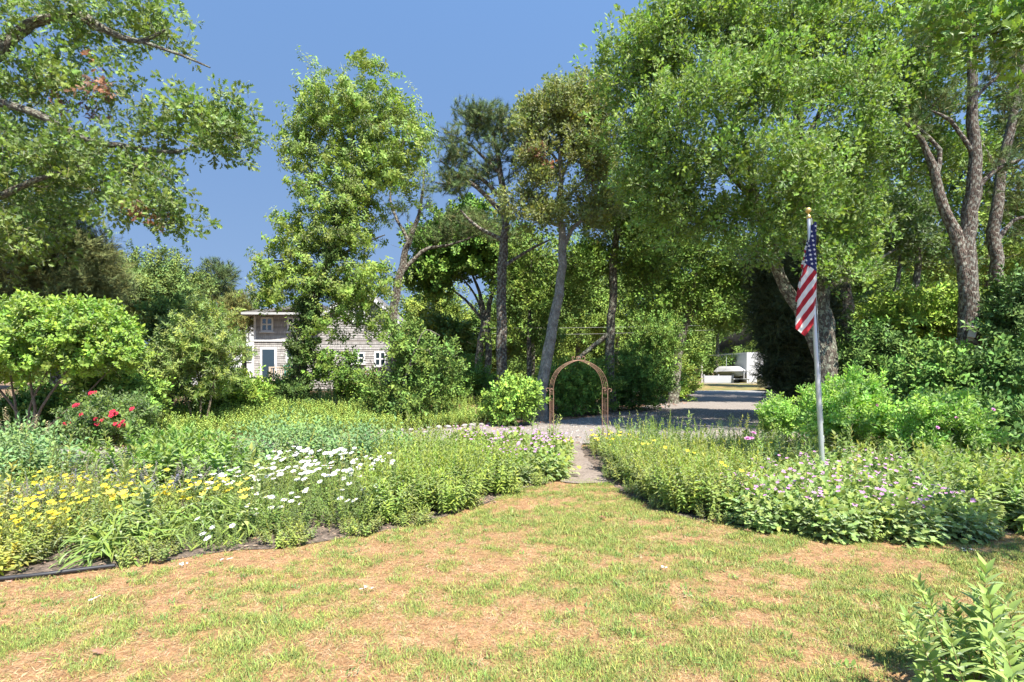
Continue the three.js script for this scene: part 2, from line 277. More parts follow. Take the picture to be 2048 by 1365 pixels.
// A woody plant: given stems and limbs, twigs grown out from them to tips strewn through the lobes of the crown, leaf sprays about every tip.
const warm = ([r, g, b], k = 1) => [r * 1.2 * k, g * 1.1 * k, b * 0.8 * k];
function grow(o) {
  reseed(o.seed);
  const [sprayName, leafColor, barkName, leafMaterial] = SP[o.species], bx = o.stems[0][0][0], bz = o.stems[0][0][2], by = H(bx, -bz);
  const t = thing(o.name, o.label, o.category, bx, by, bz, o.group), base = V(bx, by, bz), nodes = [];
  const add = (p, parent, r = 0, fixed = false) => { nodes.push({ p, parent, r, kids: [], fixed, main: fixed }); if (parent >= 0) nodes[parent].kids.push(nodes.length - 1); return nodes.length - 1; };
  const run = (pts, from) => {   // pts [x, y, z, r]
    const c = new THREE.CatmullRomCurve3(pts.map((p) => V(p[0], p[1], p[2])), false, 'centripetal'), L = c.getLength(), n = Math.max(3, Math.round(L / (o.step ?? 0.4)));
    let last = from; const at = c.getPoints(n);
    at.forEach((p, k) => { const f = k / n * (pts.length - 1), i = Math.min(pts.length - 2, Math.floor(f)), r = mix(pts[i][3], pts[i + 1][3], f - i); if (k && k < n) p.add(V(gauss(), gauss() * 0.4, gauss()).multiplyScalar(Math.min(0.05, r * 0.35))); if (k || from < 0) last = add(p.sub(base), last, r, true); });
    return last;
  };
  const roots = [];
  for (const s of o.stems) { const g = H(s[0][0], -s[0][2]) - 0.12, first = s[0]; roots.push(nodes.length); run([[first[0], g, first[2], first[3] * 1.35], [mix(first[0], s[1][0], 0.12), g + Math.max(0.25, (first[1] - g) * 0.5), mix(first[2], s[1][2], 0.12), first[3] * 1.04], ...(first[1] - g > 0.6 ? [first] : []), ...s.slice(1)], -1); }
  for (const l of o.limbs ?? []) { let b = 0, m = 1e9; const p = V(l[0][0], l[0][1], l[0][2]).sub(base); nodes.forEach((n, k) => { const e = n.p.distanceTo(p); if (e < m) { m = e; b = k; } }); run([[nodes[b].p.x + base.x, nodes[b].p.y + base.y, nodes[b].p.z + base.z, l[0][3]], ...l.slice(1)], b); }
  const tips = [];
  for (const [x, y, z, rx, ry, rz, n] of o.lobes) for (let k = 0; k < n; k++) {
    const d = V(gauss(), gauss(), gauss()).normalize(), r = Math.pow(rnd(), 0.45) * R(0.85, 1.12);
    const p = V(x + d.x * rx * r, y + d.y * ry * r, z + d.z * rz * r).sub(base); if (p.y > 0.15) tips.push(p);
  }
  const low = o.clear ?? 0.25, usable = nodes.map((n, k) => k).filter((k) => nodes[k].p.y > low * Math.max(...nodes.map((n) => n.p.y)));
  const pool = usable.slice();
  tips.sort((a, b) => Math.min(...usable.map((k) => nodes[k].p.distanceToSquared(a))) - Math.min(...usable.map((k) => nodes[k].p.distanceToSquared(b))));
  const ends = [];
  for (const p of tips) {
    let b = pool[0], m = 1e9; for (const k of pool) { const q = nodes[k].p, e = q.distanceTo(p) + Math.max(0, q.y - p.y + 0.1) * 0.7; if (e < m) { m = e; b = k; } }
    const s = nodes[b].p, L = s.distanceTo(p), n = Math.max(1, Math.round(L / (o.step ?? 0.4))); let last = b;
    const sag = V(gauss() * 0.12, R(-0.05, 0.16), gauss() * 0.12).multiplyScalar(L);
    for (let k = 1; k <= n; k++) { const f = k / n, q = V().lerpVectors(s, p, f).addScaledVector(sag, Math.sin(f * Math.PI)); if (k < n) q.add(V(gauss(), gauss(), gauss()).multiplyScalar(0.05)); last = add(q, last); pool.push(last); }
    ends.push([last, b]);
  }
  const bole = nodes.map((n, k) => k).filter((k) => nodes[k].fixed && nodes[k].p.y > 1.2 && nodes[k].r > 0.07);
  if (bole.length && o.per !== 0) for (let k = 0; k < (o.stubs ?? 10); k++) { const b = pick(bole), a = rnd() * 6.28, L = R(0.2, 0.8), d = V(Math.cos(a), R(-0.1, 0.6), Math.sin(a)).normalize(); let last = b; for (let i = 1; i <= 3; i++) last = add(nodes[b].p.clone().addScaledVector(d, L * i / 3 + 0.05).add(V(gauss(), gauss(), gauss()).multiplyScalar(0.05)), last, 0); }   // dead stubs
  const r0 = o.twigR ?? 0.006, fat = (k) => { const n = nodes[k]; let s = 0; for (const c of n.kids) s += Math.pow(fatOf[c], 2.3); const r = Math.max(n.kids.length ? Math.pow(s, 1 / 2.3) : 0, r0); fatOf[k] = n.fixed ? n.r : r; };
  const fatOf = []; for (let k = nodes.length - 1; k >= 0; k--) fat(k);
  for (let k = 0; k < nodes.length; k++) { const n = nodes[k]; if (n.parent >= 0) fatOf[k] = Math.min(fatOf[k], fatOf[n.parent] * (n.fixed ? 1 : 0.92)); }
  // wood: follow the thickest child, start a new chain at every other one
  const chains = [], todo = roots.map((k) => [k, -1, true]);
  while (todo.length) {
    const [start, from, root] = todo.pop(), ch = from >= 0 ? [from, start] : [start]; let k = start;
    for (;;) { const kids = nodes[k].kids.slice().sort((a, b) => (nodes[b].main - nodes[a].main) || fatOf[b] - fatOf[a]); for (const c of kids.slice(1)) todo.push([c, k, false]); if (!kids.length) break; k = kids[0]; ch.push(k); }
    chains.push({ ch, root, r: fatOf[start], from });
  }
  const tubeOf = (g, { ch, from }) => { const pts = ch.map((k) => nodes[k].p), rad = ch.map((k, i) => from >= 0 && i === 0 ? Math.min(fatOf[k], fatOf[ch[1]] * 1.25) : fatOf[k]), r = rad[0]; g.tube(pts, rad, r > 0.12 ? 16 : r > 0.05 ? 8 : r > 0.02 ? 5 : 3, [1, 1, 1], r > 0.05 ? 0.17 : 0, r > 0.03); };
  const wood = M[o.bark ?? barkName], limbs = chains.filter((c) => !c.root && c.r > (o.limbR ?? 0.035)).sort((a, b) => b.r - a.r).slice(0, 24), rest = new GB(); let any = false;
  for (const c of chains) {
    if (c.root) { const g = new GB(); tubeOf(g, c); part(o.stemName ?? 'trunk', g.geo(), wood, t); }
    else if (limbs.includes(c)) { const g = new GB(); tubeOf(g, c); part('limb', g.geo(), wood, t); }
    else { tubeOf(rest, c); any = true; }
  }
  if (any) { const m = part('branchwork', rest.geo(), wood, t); m.userData.kind = 'stuff'; }
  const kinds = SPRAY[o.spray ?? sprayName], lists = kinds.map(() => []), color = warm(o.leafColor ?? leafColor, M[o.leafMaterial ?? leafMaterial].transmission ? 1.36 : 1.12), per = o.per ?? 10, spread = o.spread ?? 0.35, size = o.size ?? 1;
  for (const [e, b] of ends) {
    const p = nodes[e].p, out = V().subVectors(p, nodes[nodes[e].parent].p).normalize(), own = 1 + gauss() * 0.12, dead = o.dead && rnd() < o.dead;
    for (let k = 0; k < per; k++) {
      const f = rnd(), q = V().lerpVectors(nodes[b].p, p, 1 - f * f * 0.6).add(V(gauss(), gauss() * 0.75, gauss()).multiplyScalar(spread));
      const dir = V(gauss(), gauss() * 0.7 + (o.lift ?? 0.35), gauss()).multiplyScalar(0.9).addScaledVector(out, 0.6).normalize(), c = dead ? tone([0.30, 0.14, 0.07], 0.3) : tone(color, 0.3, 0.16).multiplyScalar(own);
      lists[Math.floor(rnd() * kinds.length)].push([stand(q, dir, rnd() * 6.28, size * R(0.75, 1.2)), c]);
    }
  }
  lists.forEach((l, k) => { if (l.length) copies('crown', kinds[k], M[o.leafMaterial ?? leafMaterial], l, t).userData.kind = 'stuff'; });
  return t;
}

// ---------- perennials: stems with their leaves, one geometry per variant ----------
function stem(o) {
  const g = new GB(), h = o.h * R(0.85, 1.15), lean = V(R(-1, 1), 0, R(-1, 1)).multiplyScalar((o.lean ?? 0.1) * h), at = (t) => V(lean.x * t * t, h * t, lean.z * t * t);
  g.tube([at(0), at(0.35), at(0.7), at(1)], [o.r ?? 0.004, (o.r ?? 0.004) * 0.85, (o.r ?? 0.004) * 0.7, 0.0012], 4, o.stemTint ?? [1.1, 0.9, 0.7], 0, false);
  for (let k = 0; k < o.n; k++) for (let s = 0; s < (o.whorl ?? 1); s++) {
    const t = mix(o.from ?? 0.12, 0.99, (k + R(0, 0.6)) / o.n), a = (o.whorl ? k * 1.57 + s * 6.283 / o.whorl : k * 2.4) + R(-0.3, 0.3), e = mix(o.open ?? 1.25, 0.35, Math.pow(t, 2.5)) + R(-0.2, 0.2);
    const dir = V(Math.cos(a) * Math.sin(e), Math.cos(e), Math.sin(a) * Math.sin(e)), sz = (o.taper ?? 1) ? mix(1, 0.55, t * t) * mix(0.6, 1, Math.min(1, t * 4)) : 1, l = 1 + R(-0.18, 0.18), y = R(-0.08, 0.08);
    const p = at(t); if (o.petiole) p.addScaledVector(dir, o.petiole * R(0.4, 1));
    g.leaf(o.leaf, p, dir, V(R(-0.2, 0.2), 1, R(-0.2, 0.2)), o.len * sz * R(0.8, 1.2), o.wid, R(0.1, 0.55), [l * (1 + y), l, l * (1 - y)], R(0.15, 0.45));
  }
  if (o.extra) o.extra(g, at, h);
  return g.geo();
}
const STEM = {
  phlox: variants(4, 31, () => stem({ h: 0.62, n: 13, whorl: 2, leaf: 'lance', len: 0.105, wid: 0.32 })),
  broad: variants(4, 32, () => stem({ h: 0.6, n: 10, whorl: 3, leaf: 'lance', len: 0.145, wid: 0.42, open: 1.3 })),
  rod: variants(4, 33, () => stem({ h: 0.85, n: 44, leaf: 'lance', len: 0.075, wid: 0.3, open: 1.1, lean: 0.06 })),
  crane: variants(4, 34, () => stem({ h: 0.34, n: 13, leaf: 'palm', len: 0.07, wid: 0.9, petiole: 0.12, open: 1.2, lean: 0.3, taper: 0 })),
  daisy: variants(4, 35, () => stem({ h: 0.55, n: 20, leaf: 'lance', len: 0.06, wid: 0.22, open: 0.9, r: 0.003, lean: 0.15 })),
  primrose: variants(4, 36, () => stem({ h: 0.4, n: 22, leaf: 'lance', len: 0.07, wid: 0.32, lean: 0.18 })),
  bluegreen: variants(4, 37, () => stem({ h: 0.6, n: 34, leaf: 'oval', len: 0.055, wid: 0.62, petiole: 0.1, lean: 0.2, taper: 0 })),
  peony: variants(3, 38, () => stem({ h: 0.6, n: 22, leaf: 'lance', len: 0.13, wid: 0.34, petiole: 0.1, lean: 0.2 })),
  cover: variants(4, 39, () => stem({ h: 0.36, n: 18, leaf: 'oval', len: 0.07, wid: 0.55, lean: 0.2, open: 1.0 })),
  feather: variants(3, 40, () => stem({ h: 0.75, n: 120, leaf: 'needle', len: 0.06, wid: 0.07, petiole: 0.09, lean: 0.2, open: 1.0, taper: 0 })),
  catmint: variants(3, 41, () => stem({ h: 0.46, n: 22, leaf: 'oval', len: 0.032, wid: 0.7, lean: 0.35, extra: (g, at) => { for (let k = 0; k < 26; k++) { const a = k * 2.4; g.leaf('small', at(0.62 + 0.37 * k / 26), V(Math.cos(a), 0.5, Math.sin(a)).normalize(), V(0, 1, 0), 0.02, 0.7, 0.1, [1.6, 1.05, 4.4]); } } })),
  strap: variants(4, 42, () => {
    const g = new GB();
    for (let k = 0; k < 9; k++) { const a = rnd() * 6.28, L = R(0.4, 0.68), rise = R(0.75, 1.3), p0 = V(Math.cos(a) * 0.02, 0, Math.sin(a) * 0.02), n = 7, w = R(0.009, 0.013), sx = -Math.sin(a), sz = Math.cos(a), l = R(0.8, 1.2); let x = 0, y = 0, e = rise; const row = [];
      for (let i = 0; i <= n; i++) { const t = i / n, ww = w * (i === n ? 0.08 : mix(1, 0.75, t)), c = [l, l, l * 0.9]; const q = [p0.x + Math.cos(a) * x, y, p0.z + Math.sin(a) * x]; row.push([g.v(q[0] + sx * ww, q[1] + ww * 0.5, q[2] + sz * ww, c), g.v(q[0], q[1], q[2], c), g.v(q[0] - sx * ww, q[1] + ww * 0.5, q[2] - sz * ww, c)]); x += Math.cos(e) * L / n; y += Math.sin(e) * L / n; e -= (0.1 + 0.5 * t) * R(0.8, 1.2); }
      for (let i = 0; i < n; i++) for (let s = 0; s < 2; s++) { g.tri(row[i][s], row[i][s + 1], row[i + 1][s]); g.tri(row[i][s + 1], row[i + 1][s + 1], row[i + 1][s]); } }
    return g.geo();
  }),
};
function bloom(petals, len, wid, col, tilt, disc, layers = 1) {
  const g = new GB();
  for (let L = 0; L < layers; L++) for (let k = 0; k < petals; k++) { const a = (k + L * 0.5) / petals * 6.283, e = tilt - L * 0.45, d = V(Math.cos(a) * Math.sin(e), Math.cos(e), Math.sin(a) * Math.sin(e)), l = R(0.88, 1.05); g.leaf(petals > 8 ? 'small' : 'oval', V(d.x * 0.004, 0.001 + L * 0.003, d.z * 0.004), d, V(0, 1, 0.01), len * (1 - L * 0.2), wid, R(0, 0.25), [col[0] * l, col[1] * l, col[2] * l], 0.1); }
  if (disc) { const c = g.v(0, disc * 0.7, 0, [0.75, 0.42, 0.02]), ring = []; for (let k = 0; k < 8; k++) ring.push(g.v(Math.cos(k * 0.785) * disc, 0.003, Math.sin(k * 0.785) * disc, [0.70, 0.36, 0.015])); for (let k = 0; k < 8; k++) g.tri(c, ring[(k + 1) % 8], ring[k]); }
  return g.geo();
}
const BLOOM = {
  daisy: variants(3, 51, () => bloom(13, 0.038, 0.5, [0.82, 0.82, 0.80], 1.45, 0.0125)),
  primrose: variants(3, 52, () => bloom(4, 0.036, 1.35, [0.85, 0.66, 0.02], 0.95, 0.004)),
  crane: variants(3, 53, () => bloom(5, 0.021, 0.95, [0.58, 0.27, 0.55], 1.1, 0)),
  rose: variants(3, 54, () => bloom(6, 0.034, 1.0, [0.62, 0.012, 0.055], 1.2, 0, 2)),
  peony: variants(2, 55, () => bloom(7, 0.05, 1.0, [0.72, 0.30, 0.58], 1.2, 0, 3)),
  lily: variants(2, 56, () => bloom(6, 0.055, 0.5, [0.88, 0.66, 0.08], 0.8, 0)),
};
// a clump: stems over a round patch, leaning out; flowers = [kind, count, name, low, high] each a part
function clump(o) {
  reseed(o.seed);
  const t = thing(o.name, o.label, o.category ?? 'plant', o.x, o.y ?? 0.008, -o.d, o.group), kinds = STEM[o.kind], lists = kinds.map(() => []), sc = o.size ?? 1;
  for (let k = 0; k < o.n; k++) {
    const a = rnd() * 6.283, r = Math.sqrt(rnd()) * o.r, x = Math.cos(a) * r * (o.sx ?? 1), z = Math.sin(a) * r, lean = (o.lean ?? 0.45) * r / o.r;
    const dir = V(Math.cos(a) * lean + gauss() * 0.17, 1, Math.sin(a) * lean + gauss() * 0.17).normalize();
    lists[Math.floor(rnd() * kinds.length)].push([stand(V(x, 0, z), dir, rnd() * 6.28, sc * R(0.75, 1.15), sc * R(0.6, 1.25) * (1 - 0.28 * Math.pow(r / o.r, 2))), tone([o.color[0] * 1.28, o.color[1] * 1.24, o.color[2] * 0.75], 0.28, 0.16)]);
  }
  lists.forEach((l, k) => { if (l.length) copies('foliage', kinds[k], M[o.material ?? 'leaf'], l, t).userData.kind = 'stuff'; });
  for (const [kind, n, name, lo, hi, s = 1] of o.flowers ?? []) for (let k = 0; k < n; k++) {
    const a = rnd() * 6.283, r = Math.sqrt(rnd()) * o.r * 1.05, m = part(name, pick(BLOOM[kind]), M.petal, t);
    m.position.set(Math.cos(a) * r * (o.sx ?? 1), R(lo, hi), Math.sin(a) * r); m.quaternion.setFromUnitVectors(_Y, V(gauss() * 0.35 - 0.08, 1, gauss() * 0.35 + 0.28).normalize()); m.rotateY(rnd() * 6.28); m.scale.setScalar(s * R(0.8, 1.15));
  }
  return t;
}

// ---------- trees and shrubs: stems and limbs as [x, y, z, radius], crown lobes as [x, y, z, radii, tips], metres ----------
const WOODY = [
  {"name": "oak_tree", "label": "lichen-covered oak reaching into the sky from the left edge of the garden", "category": "tree", "species": "oakNear", "seed": 100, "stems": [[[-16.34, -0.26, -14, 0.372], [-16.28, 3.55, -14, 0.341], [-16.09, 7.37, -14, 0.31], [-15.96, 10.55, -14, 0.264], [-15.83, 13.74, -14, 0.155]]], "limbs": [[[-15.96, 9.66, -14, 0.202], [-14.18, 9.41, -14, 0.171], [-13.03, 9.85, -14, 0.147], [-12.59, 10.36, -14, 0.132], [-11.76, 10.75, -14, 0.116], [-11.0, 10.81, -14, 0.101], [-10.11, 10.3, -14, 0.078], [-9.47, 10.15, -14, 0.054], [-8.83, 10.43, -14, 0.031]], [[-11.0, 10.81, -14, 0.078], [-10.49, 10.43, -14, 0.062], [-9.6, 10.17, -14, 0.05], [-8.58, 9.85, -14, 0.037], [-7.69, 9.47, -14, 0.019]], [[-16.15, 7.88, -14, 0.186], [-14.31, 8.77, -14, 0.139], [-13.03, 8.58, -14, 0.109], [-12.01, 8.24, -14, 0.093], [-10.74, 7.6, -14, 0.078], [-9.85, 7.46, -14, 0.065], [-8.58, 7.32, -14, 0.046], [-7.56, 7.63, -14, 0.022]], [[-16.21, 5.85, -14, 0.155], [-14.31, 5.97, -14, 0.109], [-13.03, 6.19, -14, 0.085], [-12.27, 6.55, -14, 0.07], [-11.51, 6.8, -14, 0.046], [-10.74, 7.05, -14, 0.028]]], "lobes": [[-12.27, 10.68, -14, 1.65, 0.89, 1.27, 22], [-10.79, 10.93, -14.4, 1.44, 0.79, 1.11, 16], [-9.22, 10.74, -14.2, 0.9, 0.77, 0.84, 9], [-12.79, 9.07, -14.6, 1.73, 1.06, 1.39, 26], [-10.61, 8.9, -14, 0.89, 0.76, 0.83, 10], [-13.1, 7.17, -14.5, 1.71, 1.19, 1.45, 26], [-11.23, 7.1, -14.3, 1.43, 0.91, 1.17, 18], [-9.8, 7.1, -14.3, 1.17, 0.78, 0.97, 14], [-7.8, 8.23, -14.2, 0.97, 0.67, 0.82, 22], [-7.41, 7.58, -14.2, 0.77, 0.52, 0.65, 10], [-8.96, 7.84, -14.2, 0.77, 0.52, 0.65, 8], [-9.28, 6.26, -14.1, 1.03, 0.83, 0.93, 16], [-8.64, 5.62, -14.1, 0.58, 0.51, 0.54, 7], [-12.13, 6.01, -14.6, 1.59, 0.93, 1.26, 18], [-13.37, 5.4, -14.8, 1.48, 0.94, 1.21, 14], [-15.48, 10.2, -14.5, 1.71, 1.98, 1.85, 16], [-15.48, 6.91, -14.5, 1.58, 1.98, 1.78, 14]], "per": 9, "spread": 0.38, "size": 1.15, "step": 0.35, "dead": 0.015, "twigR": 0.006, "clear": 0.2, "lift": 0.1},
  {"name": "oak_tree", "label": "young maple-leaved oak behind the lichen-covered oak at the left edge", "category": "tree", "species": "oak", "seed": 101, "stems": [[[-17.74, -0.23, -18, 0.16], [-17.57, 4.03, -18, 0.14], [-17.08, 7.3, -18, 0.1], [-16.76, 9.75, -18, 0.05]]], "lobes": [[-16.43, 7.3, -18, 2.13, 1.8, 1.96, 30], [-14.79, 8.45, -18, 1.47, 1.31, 1.39, 18], [-15.77, 5.34, -18, 1.96, 1.31, 1.64, 22], [-17.74, 8.94, -18, 1.8, 1.96, 1.88, 16], [-14.96, 6.48, -18, 1.15, 0.98, 1.06, 12]], "per": 13, "spread": 0.35, "leafColor": [0.085, 0.15, 0.03]},
  {"name": "juniper_tree", "label": "dark grey-green cedar rising behind the yellow-green bush", "category": "tree", "species": "cedar", "seed": 102, "stems": [[[-15.79, -0.52, -19, 0.16], [-15.79, 4.15, -19, 0.12], [-15.61, 6.91, -19, 0.04]]], "lobes": [[-15.79, 5.18, -19, 1.9, 1.38, 1.64, 60], [-16.65, 4.15, -19, 1.55, 1.04, 1.3, 30], [-14.58, 4.32, -19, 1.04, 1.04, 1.04, 28], [-15.61, 6.39, -19, 0.86, 0.86, 0.86, 14], [-15.1, 5.87, -19, 1.21, 0.86, 1.04, 20]], "per": 16, "spread": 0.35, "size": 1.3, "leafColor": [0.1, 0.125, 0.055], "clear": 0.1},
  {"name": "broadleaf_tree", "label": "rounded pale green tree on the skyline left of the shingled house", "category": "tree", "species": "farPale", "seed": 103, "stems": [[[-19.47, -0.01, -30, 0.2], [-19.47, 4.35, -30, 0.16], [-19.47, 6.54, -30, 0.08]]], "lobes": [[-19.75, 6.26, -30, 2.45, 1.91, 2.18, 46], [-17.84, 5.99, -30, 1.64, 1.36, 1.5, 26], [-21.38, 5.72, -30, 1.64, 1.91, 1.77, 24], [-18.93, 4.35, -30, 3.0, 1.64, 2.32, 30]], "per": 11, "spread": 0.6, "size": 0.8, "clear": 0.15},
  {"name": "pine_tree", "label": "small dark pine top on the skyline beside the pale round tree", "category": "tree", "species": "farPine", "seed": 104, "stems": [[[-19.11, -0.06, -36, 0.16], [-19.11, 4.85, -36, 0.12], [-19.18, 8.45, -36, 0.04]]], "lobes": [[-19.11, 7.46, -36, 0.98, 1.05, 1.01, 26], [-19.28, 6.15, -36, 1.47, 0.98, 1.23, 26], [-20.59, 6.15, -36, 0.98, 0.98, 0.98, 14]], "per": 14, "spread": 0.4, "size": 2.2, "clear": 0.3},
  {"name": "pine_tree", "label": "olive pine crown just left of the shingled house roof", "category": "tree", "species": "farPine", "seed": 105, "stems": [[[-16.51, -0.26, -34, 0.16], [-16.57, 2.83, -34, 0.12], [-16.63, 6.38, -34, 0.04]]], "lobes": [[-16.66, 5.61, -34, 0.87, 0.93, 0.9, 24], [-16.81, 4.37, -34, 1.11, 0.93, 1.02, 24], [-17.43, 4.68, -34, 1.11, 0.93, 1.02, 18]], "per": 14, "spread": 0.4, "size": 2.2, "leafColor": [0.14, 0.17, 0.06], "clear": 0.3},
  {"name": "spreading_bush", "label": "broad yellow-green bush with many bare tan stems at the left edge", "category": "bush", "species": "bright", "seed": 106, "stems": [[[-11.11, -0.06, -12.3, 0.035], [-11.0, 0.67, -12.3, 0.03], [-11.56, 1.45, -12.3, 0.024], [-12.12, 2.24, -12.3, 0.012]], [[-10.95, -0.06, -12.3, 0.04], [-10.67, 0.78, -12.3, 0.034], [-10.78, 1.56, -12.3, 0.026], [-10.89, 2.46, -12.3, 0.012]], [[-10.78, -0.06, -12.3, 0.035], [-10.61, 0.78, -12.3, 0.03], [-10.11, 1.56, -12.3, 0.022], [-9.55, 2.35, -12.3, 0.01]], [[-10.67, -0.06, -12.3, 0.03], [-10.33, 0.56, -12.3, 0.026], [-9.55, 1.23, -12.3, 0.02], [-8.88, 1.9, -12.3, 0.01]], [[-11.03, -0.06, -12.3, 0.03], [-11.11, 0.89, -12.3, 0.026], [-11.23, 1.79, -12.3, 0.02], [-11.34, 2.57, -12.3, 0.01]], [[-10.84, -0.06, -12.3, 0.03], [-10.78, 1.01, -12.3, 0.024], [-10.33, 1.9, -12.3, 0.018], [-10.22, 2.57, -12.3, 0.01]], [[-11.17, -0.06, -12.3, 0.03], [-11.45, 0.56, -12.3, 0.024], [-11.9, 1.12, -12.3, 0.02], [-12.34, 1.79, -12.3, 0.01]]], "lobes": [[-10.78, 2.5, -12.3, 1.45, 0.63, 1.04, 70], [-9.44, 2.41, -12.3, 0.89, 0.58, 0.74, 42], [-11.9, 2.41, -12.3, 1.01, 0.63, 0.82, 30], [-10.22, 2.91, -12.3, 1.23, 0.31, 0.77, 34], [-11.0, 1.94, -12.3, 1.34, 0.34, 0.84, 24], [-9.21, 1.92, -12.3, 0.78, 0.31, 0.55, 14], [-8.71, 2.19, -12.3, 0.4, 0.4, 0.4, 12]], "per": 17, "spread": 0.19, "size": 0.95, "step": 0.25, "clear": 0.35, "stemName": "stem", "twigR": 0.004, "limbR": 0.012},
  {"name": "willowy_shrub", "label": "loose shrub with narrow pale leaves in front of the deck", "category": "shrub", "species": "willow", "seed": 107, "stems": [[[-8.79, 0.49, -15.5, 0.03], [-8.79, 1.34, -15.5, 0.024], [-9.07, 2.32, -15.5, 0.015], [-9.36, 3.17, -15.5, 0.006]], [[-8.65, 0.49, -15.5, 0.03], [-8.37, 1.48, -15.5, 0.022], [-8.09, 2.46, -15.5, 0.012]], [[-8.93, 0.49, -15.5, 0.03], [-9.36, 1.34, -15.5, 0.02], [-9.92, 2.04, -15.5, 0.01]]], "lobes": [[-8.79, 2.46, -15.5, 1.13, 0.99, 1.06, 44], [-9.64, 2.04, -15.5, 0.7, 0.7, 0.7, 20], [-8.23, 1.97, -15.5, 0.51, 0.7, 0.61, 14], [-8.79, 1.34, -15.5, 1.13, 0.63, 0.88, 22]], "per": 12, "spread": 0.25, "stemName": "stem", "clear": 0.2, "limbR": 0.012},
  {"name": "dark_shrub", "label": "dark green shrub in the gap between bush and pale narrow-leaved shrub", "category": "shrub", "species": "under", "seed": 108, "stems": [[[-11.03, 0.35, -17, 0.03], [-11.03, 1.59, -17, 0.02], [-11.03, 2.83, -17, 0.008]], [[-11.19, 0.35, -17, 0.03], [-11.65, 1.44, -17, 0.02], [-11.96, 2.36, -17, 0.008]]], "lobes": [[-11.03, 2.52, -17, 0.93, 1.24, 1.08, 30], [-10.42, 3.29, -17, 0.77, 0.62, 0.7, 16], [-11.81, 1.44, -17, 0.77, 0.77, 0.77, 16], [-11.03, 1.13, -17, 1.08, 0.62, 0.85, 18]], "per": 11, "spread": 0.28, "stemName": "stem", "clear": 0.1, "limbR": 0.012, "leafColor": [0.07, 0.13, 0.028]},
  {"name": "tall_shrub", "label": "tall loose shrub right of the ivied tree, with bleached dead twigs", "category": "shrub", "species": "under", "seed": 109, "stems": [[[-3.4, 0.31, -17.5, 0.035], [-3.37, 1.26, -17.5, 0.028], [-3.56, 2.38, -17.5, 0.018], [-3.72, 3.17, -17.5, 0.008]], [[-3.33, 0.31, -17.5, 0.03], [-2.77, 1.42, -17.5, 0.02], [-2.45, 2.38, -17.5, 0.01]], [[-3.48, 0.31, -17.5, 0.03], [-4.2, 1.26, -17.5, 0.02], [-4.52, 2.06, -17.5, 0.01]]], "lobes": [[-3.09, 1.9, -17.5, 0.95, 0.88, 0.91, 26], [-2.45, 1.66, -17.5, 0.8, 0.8, 0.8, 20], [-4.04, 1.1, -17.5, 0.72, 0.57, 0.64, 10], [-3.09, 0.87, -17.5, 1.27, 0.56, 0.91, 20], [-3.56, 2.85, -17.5, 0.57, 0.57, 0.57, 8]], "per": 11, "spread": 0.26, "stemName": "stem", "clear": 0.15, "limbR": 0.012, "leafColor": [0.1, 0.18, 0.04]},
  {"name": "sapling", "label": "thin sapling on the leaf litter in front of the shingled wall", "category": "sapling", "species": "under", "seed": 110, "stems": [[[-6.15, 0.26, -19, 0.02], [-6.29, 1.21, -19, 0.016], [-6.46, 2.07, -19, 0.008]], [[-6.15, 0.26, -19, 0.014], [-5.77, 1.04, -19, 0.012], [-5.6, 1.73, -19, 0.006]]], "lobes": [[-6.37, 1.73, -19, 0.69, 0.69, 0.69, 14], [-5.6, 1.55, -19, 0.62, 0.62, 0.62, 10]], "per": 8, "spread": 0.22, "stemName": "stem", "clear": 0.3, "limbR": 0.01},
  {"name": "dead_bush", "label": "bleached leafless twigs arching down beside the tall loose shrub", "category": "dead bush", "species": "under", "seed": 111, "stems": [[[-3.46, 0.82, -17, 0.02], [-3.0, 2.36, -17, 0.018], [-2.66, 2.98, -17, 0.014], [-2.23, 2.8, -17, 0.01]]], "lobes": [[-2.23, 2.05, -17, 0.62, 0.77, 0.7, 16], [-2.53, 1.9, -17, 0.31, 0.62, 0.46, 10]], "per": 0, "bark": "barkDead", "step": 0.25, "clear": 0.5, "stemName": "stem", "limbR": 0.006, "twigR": 0.005},
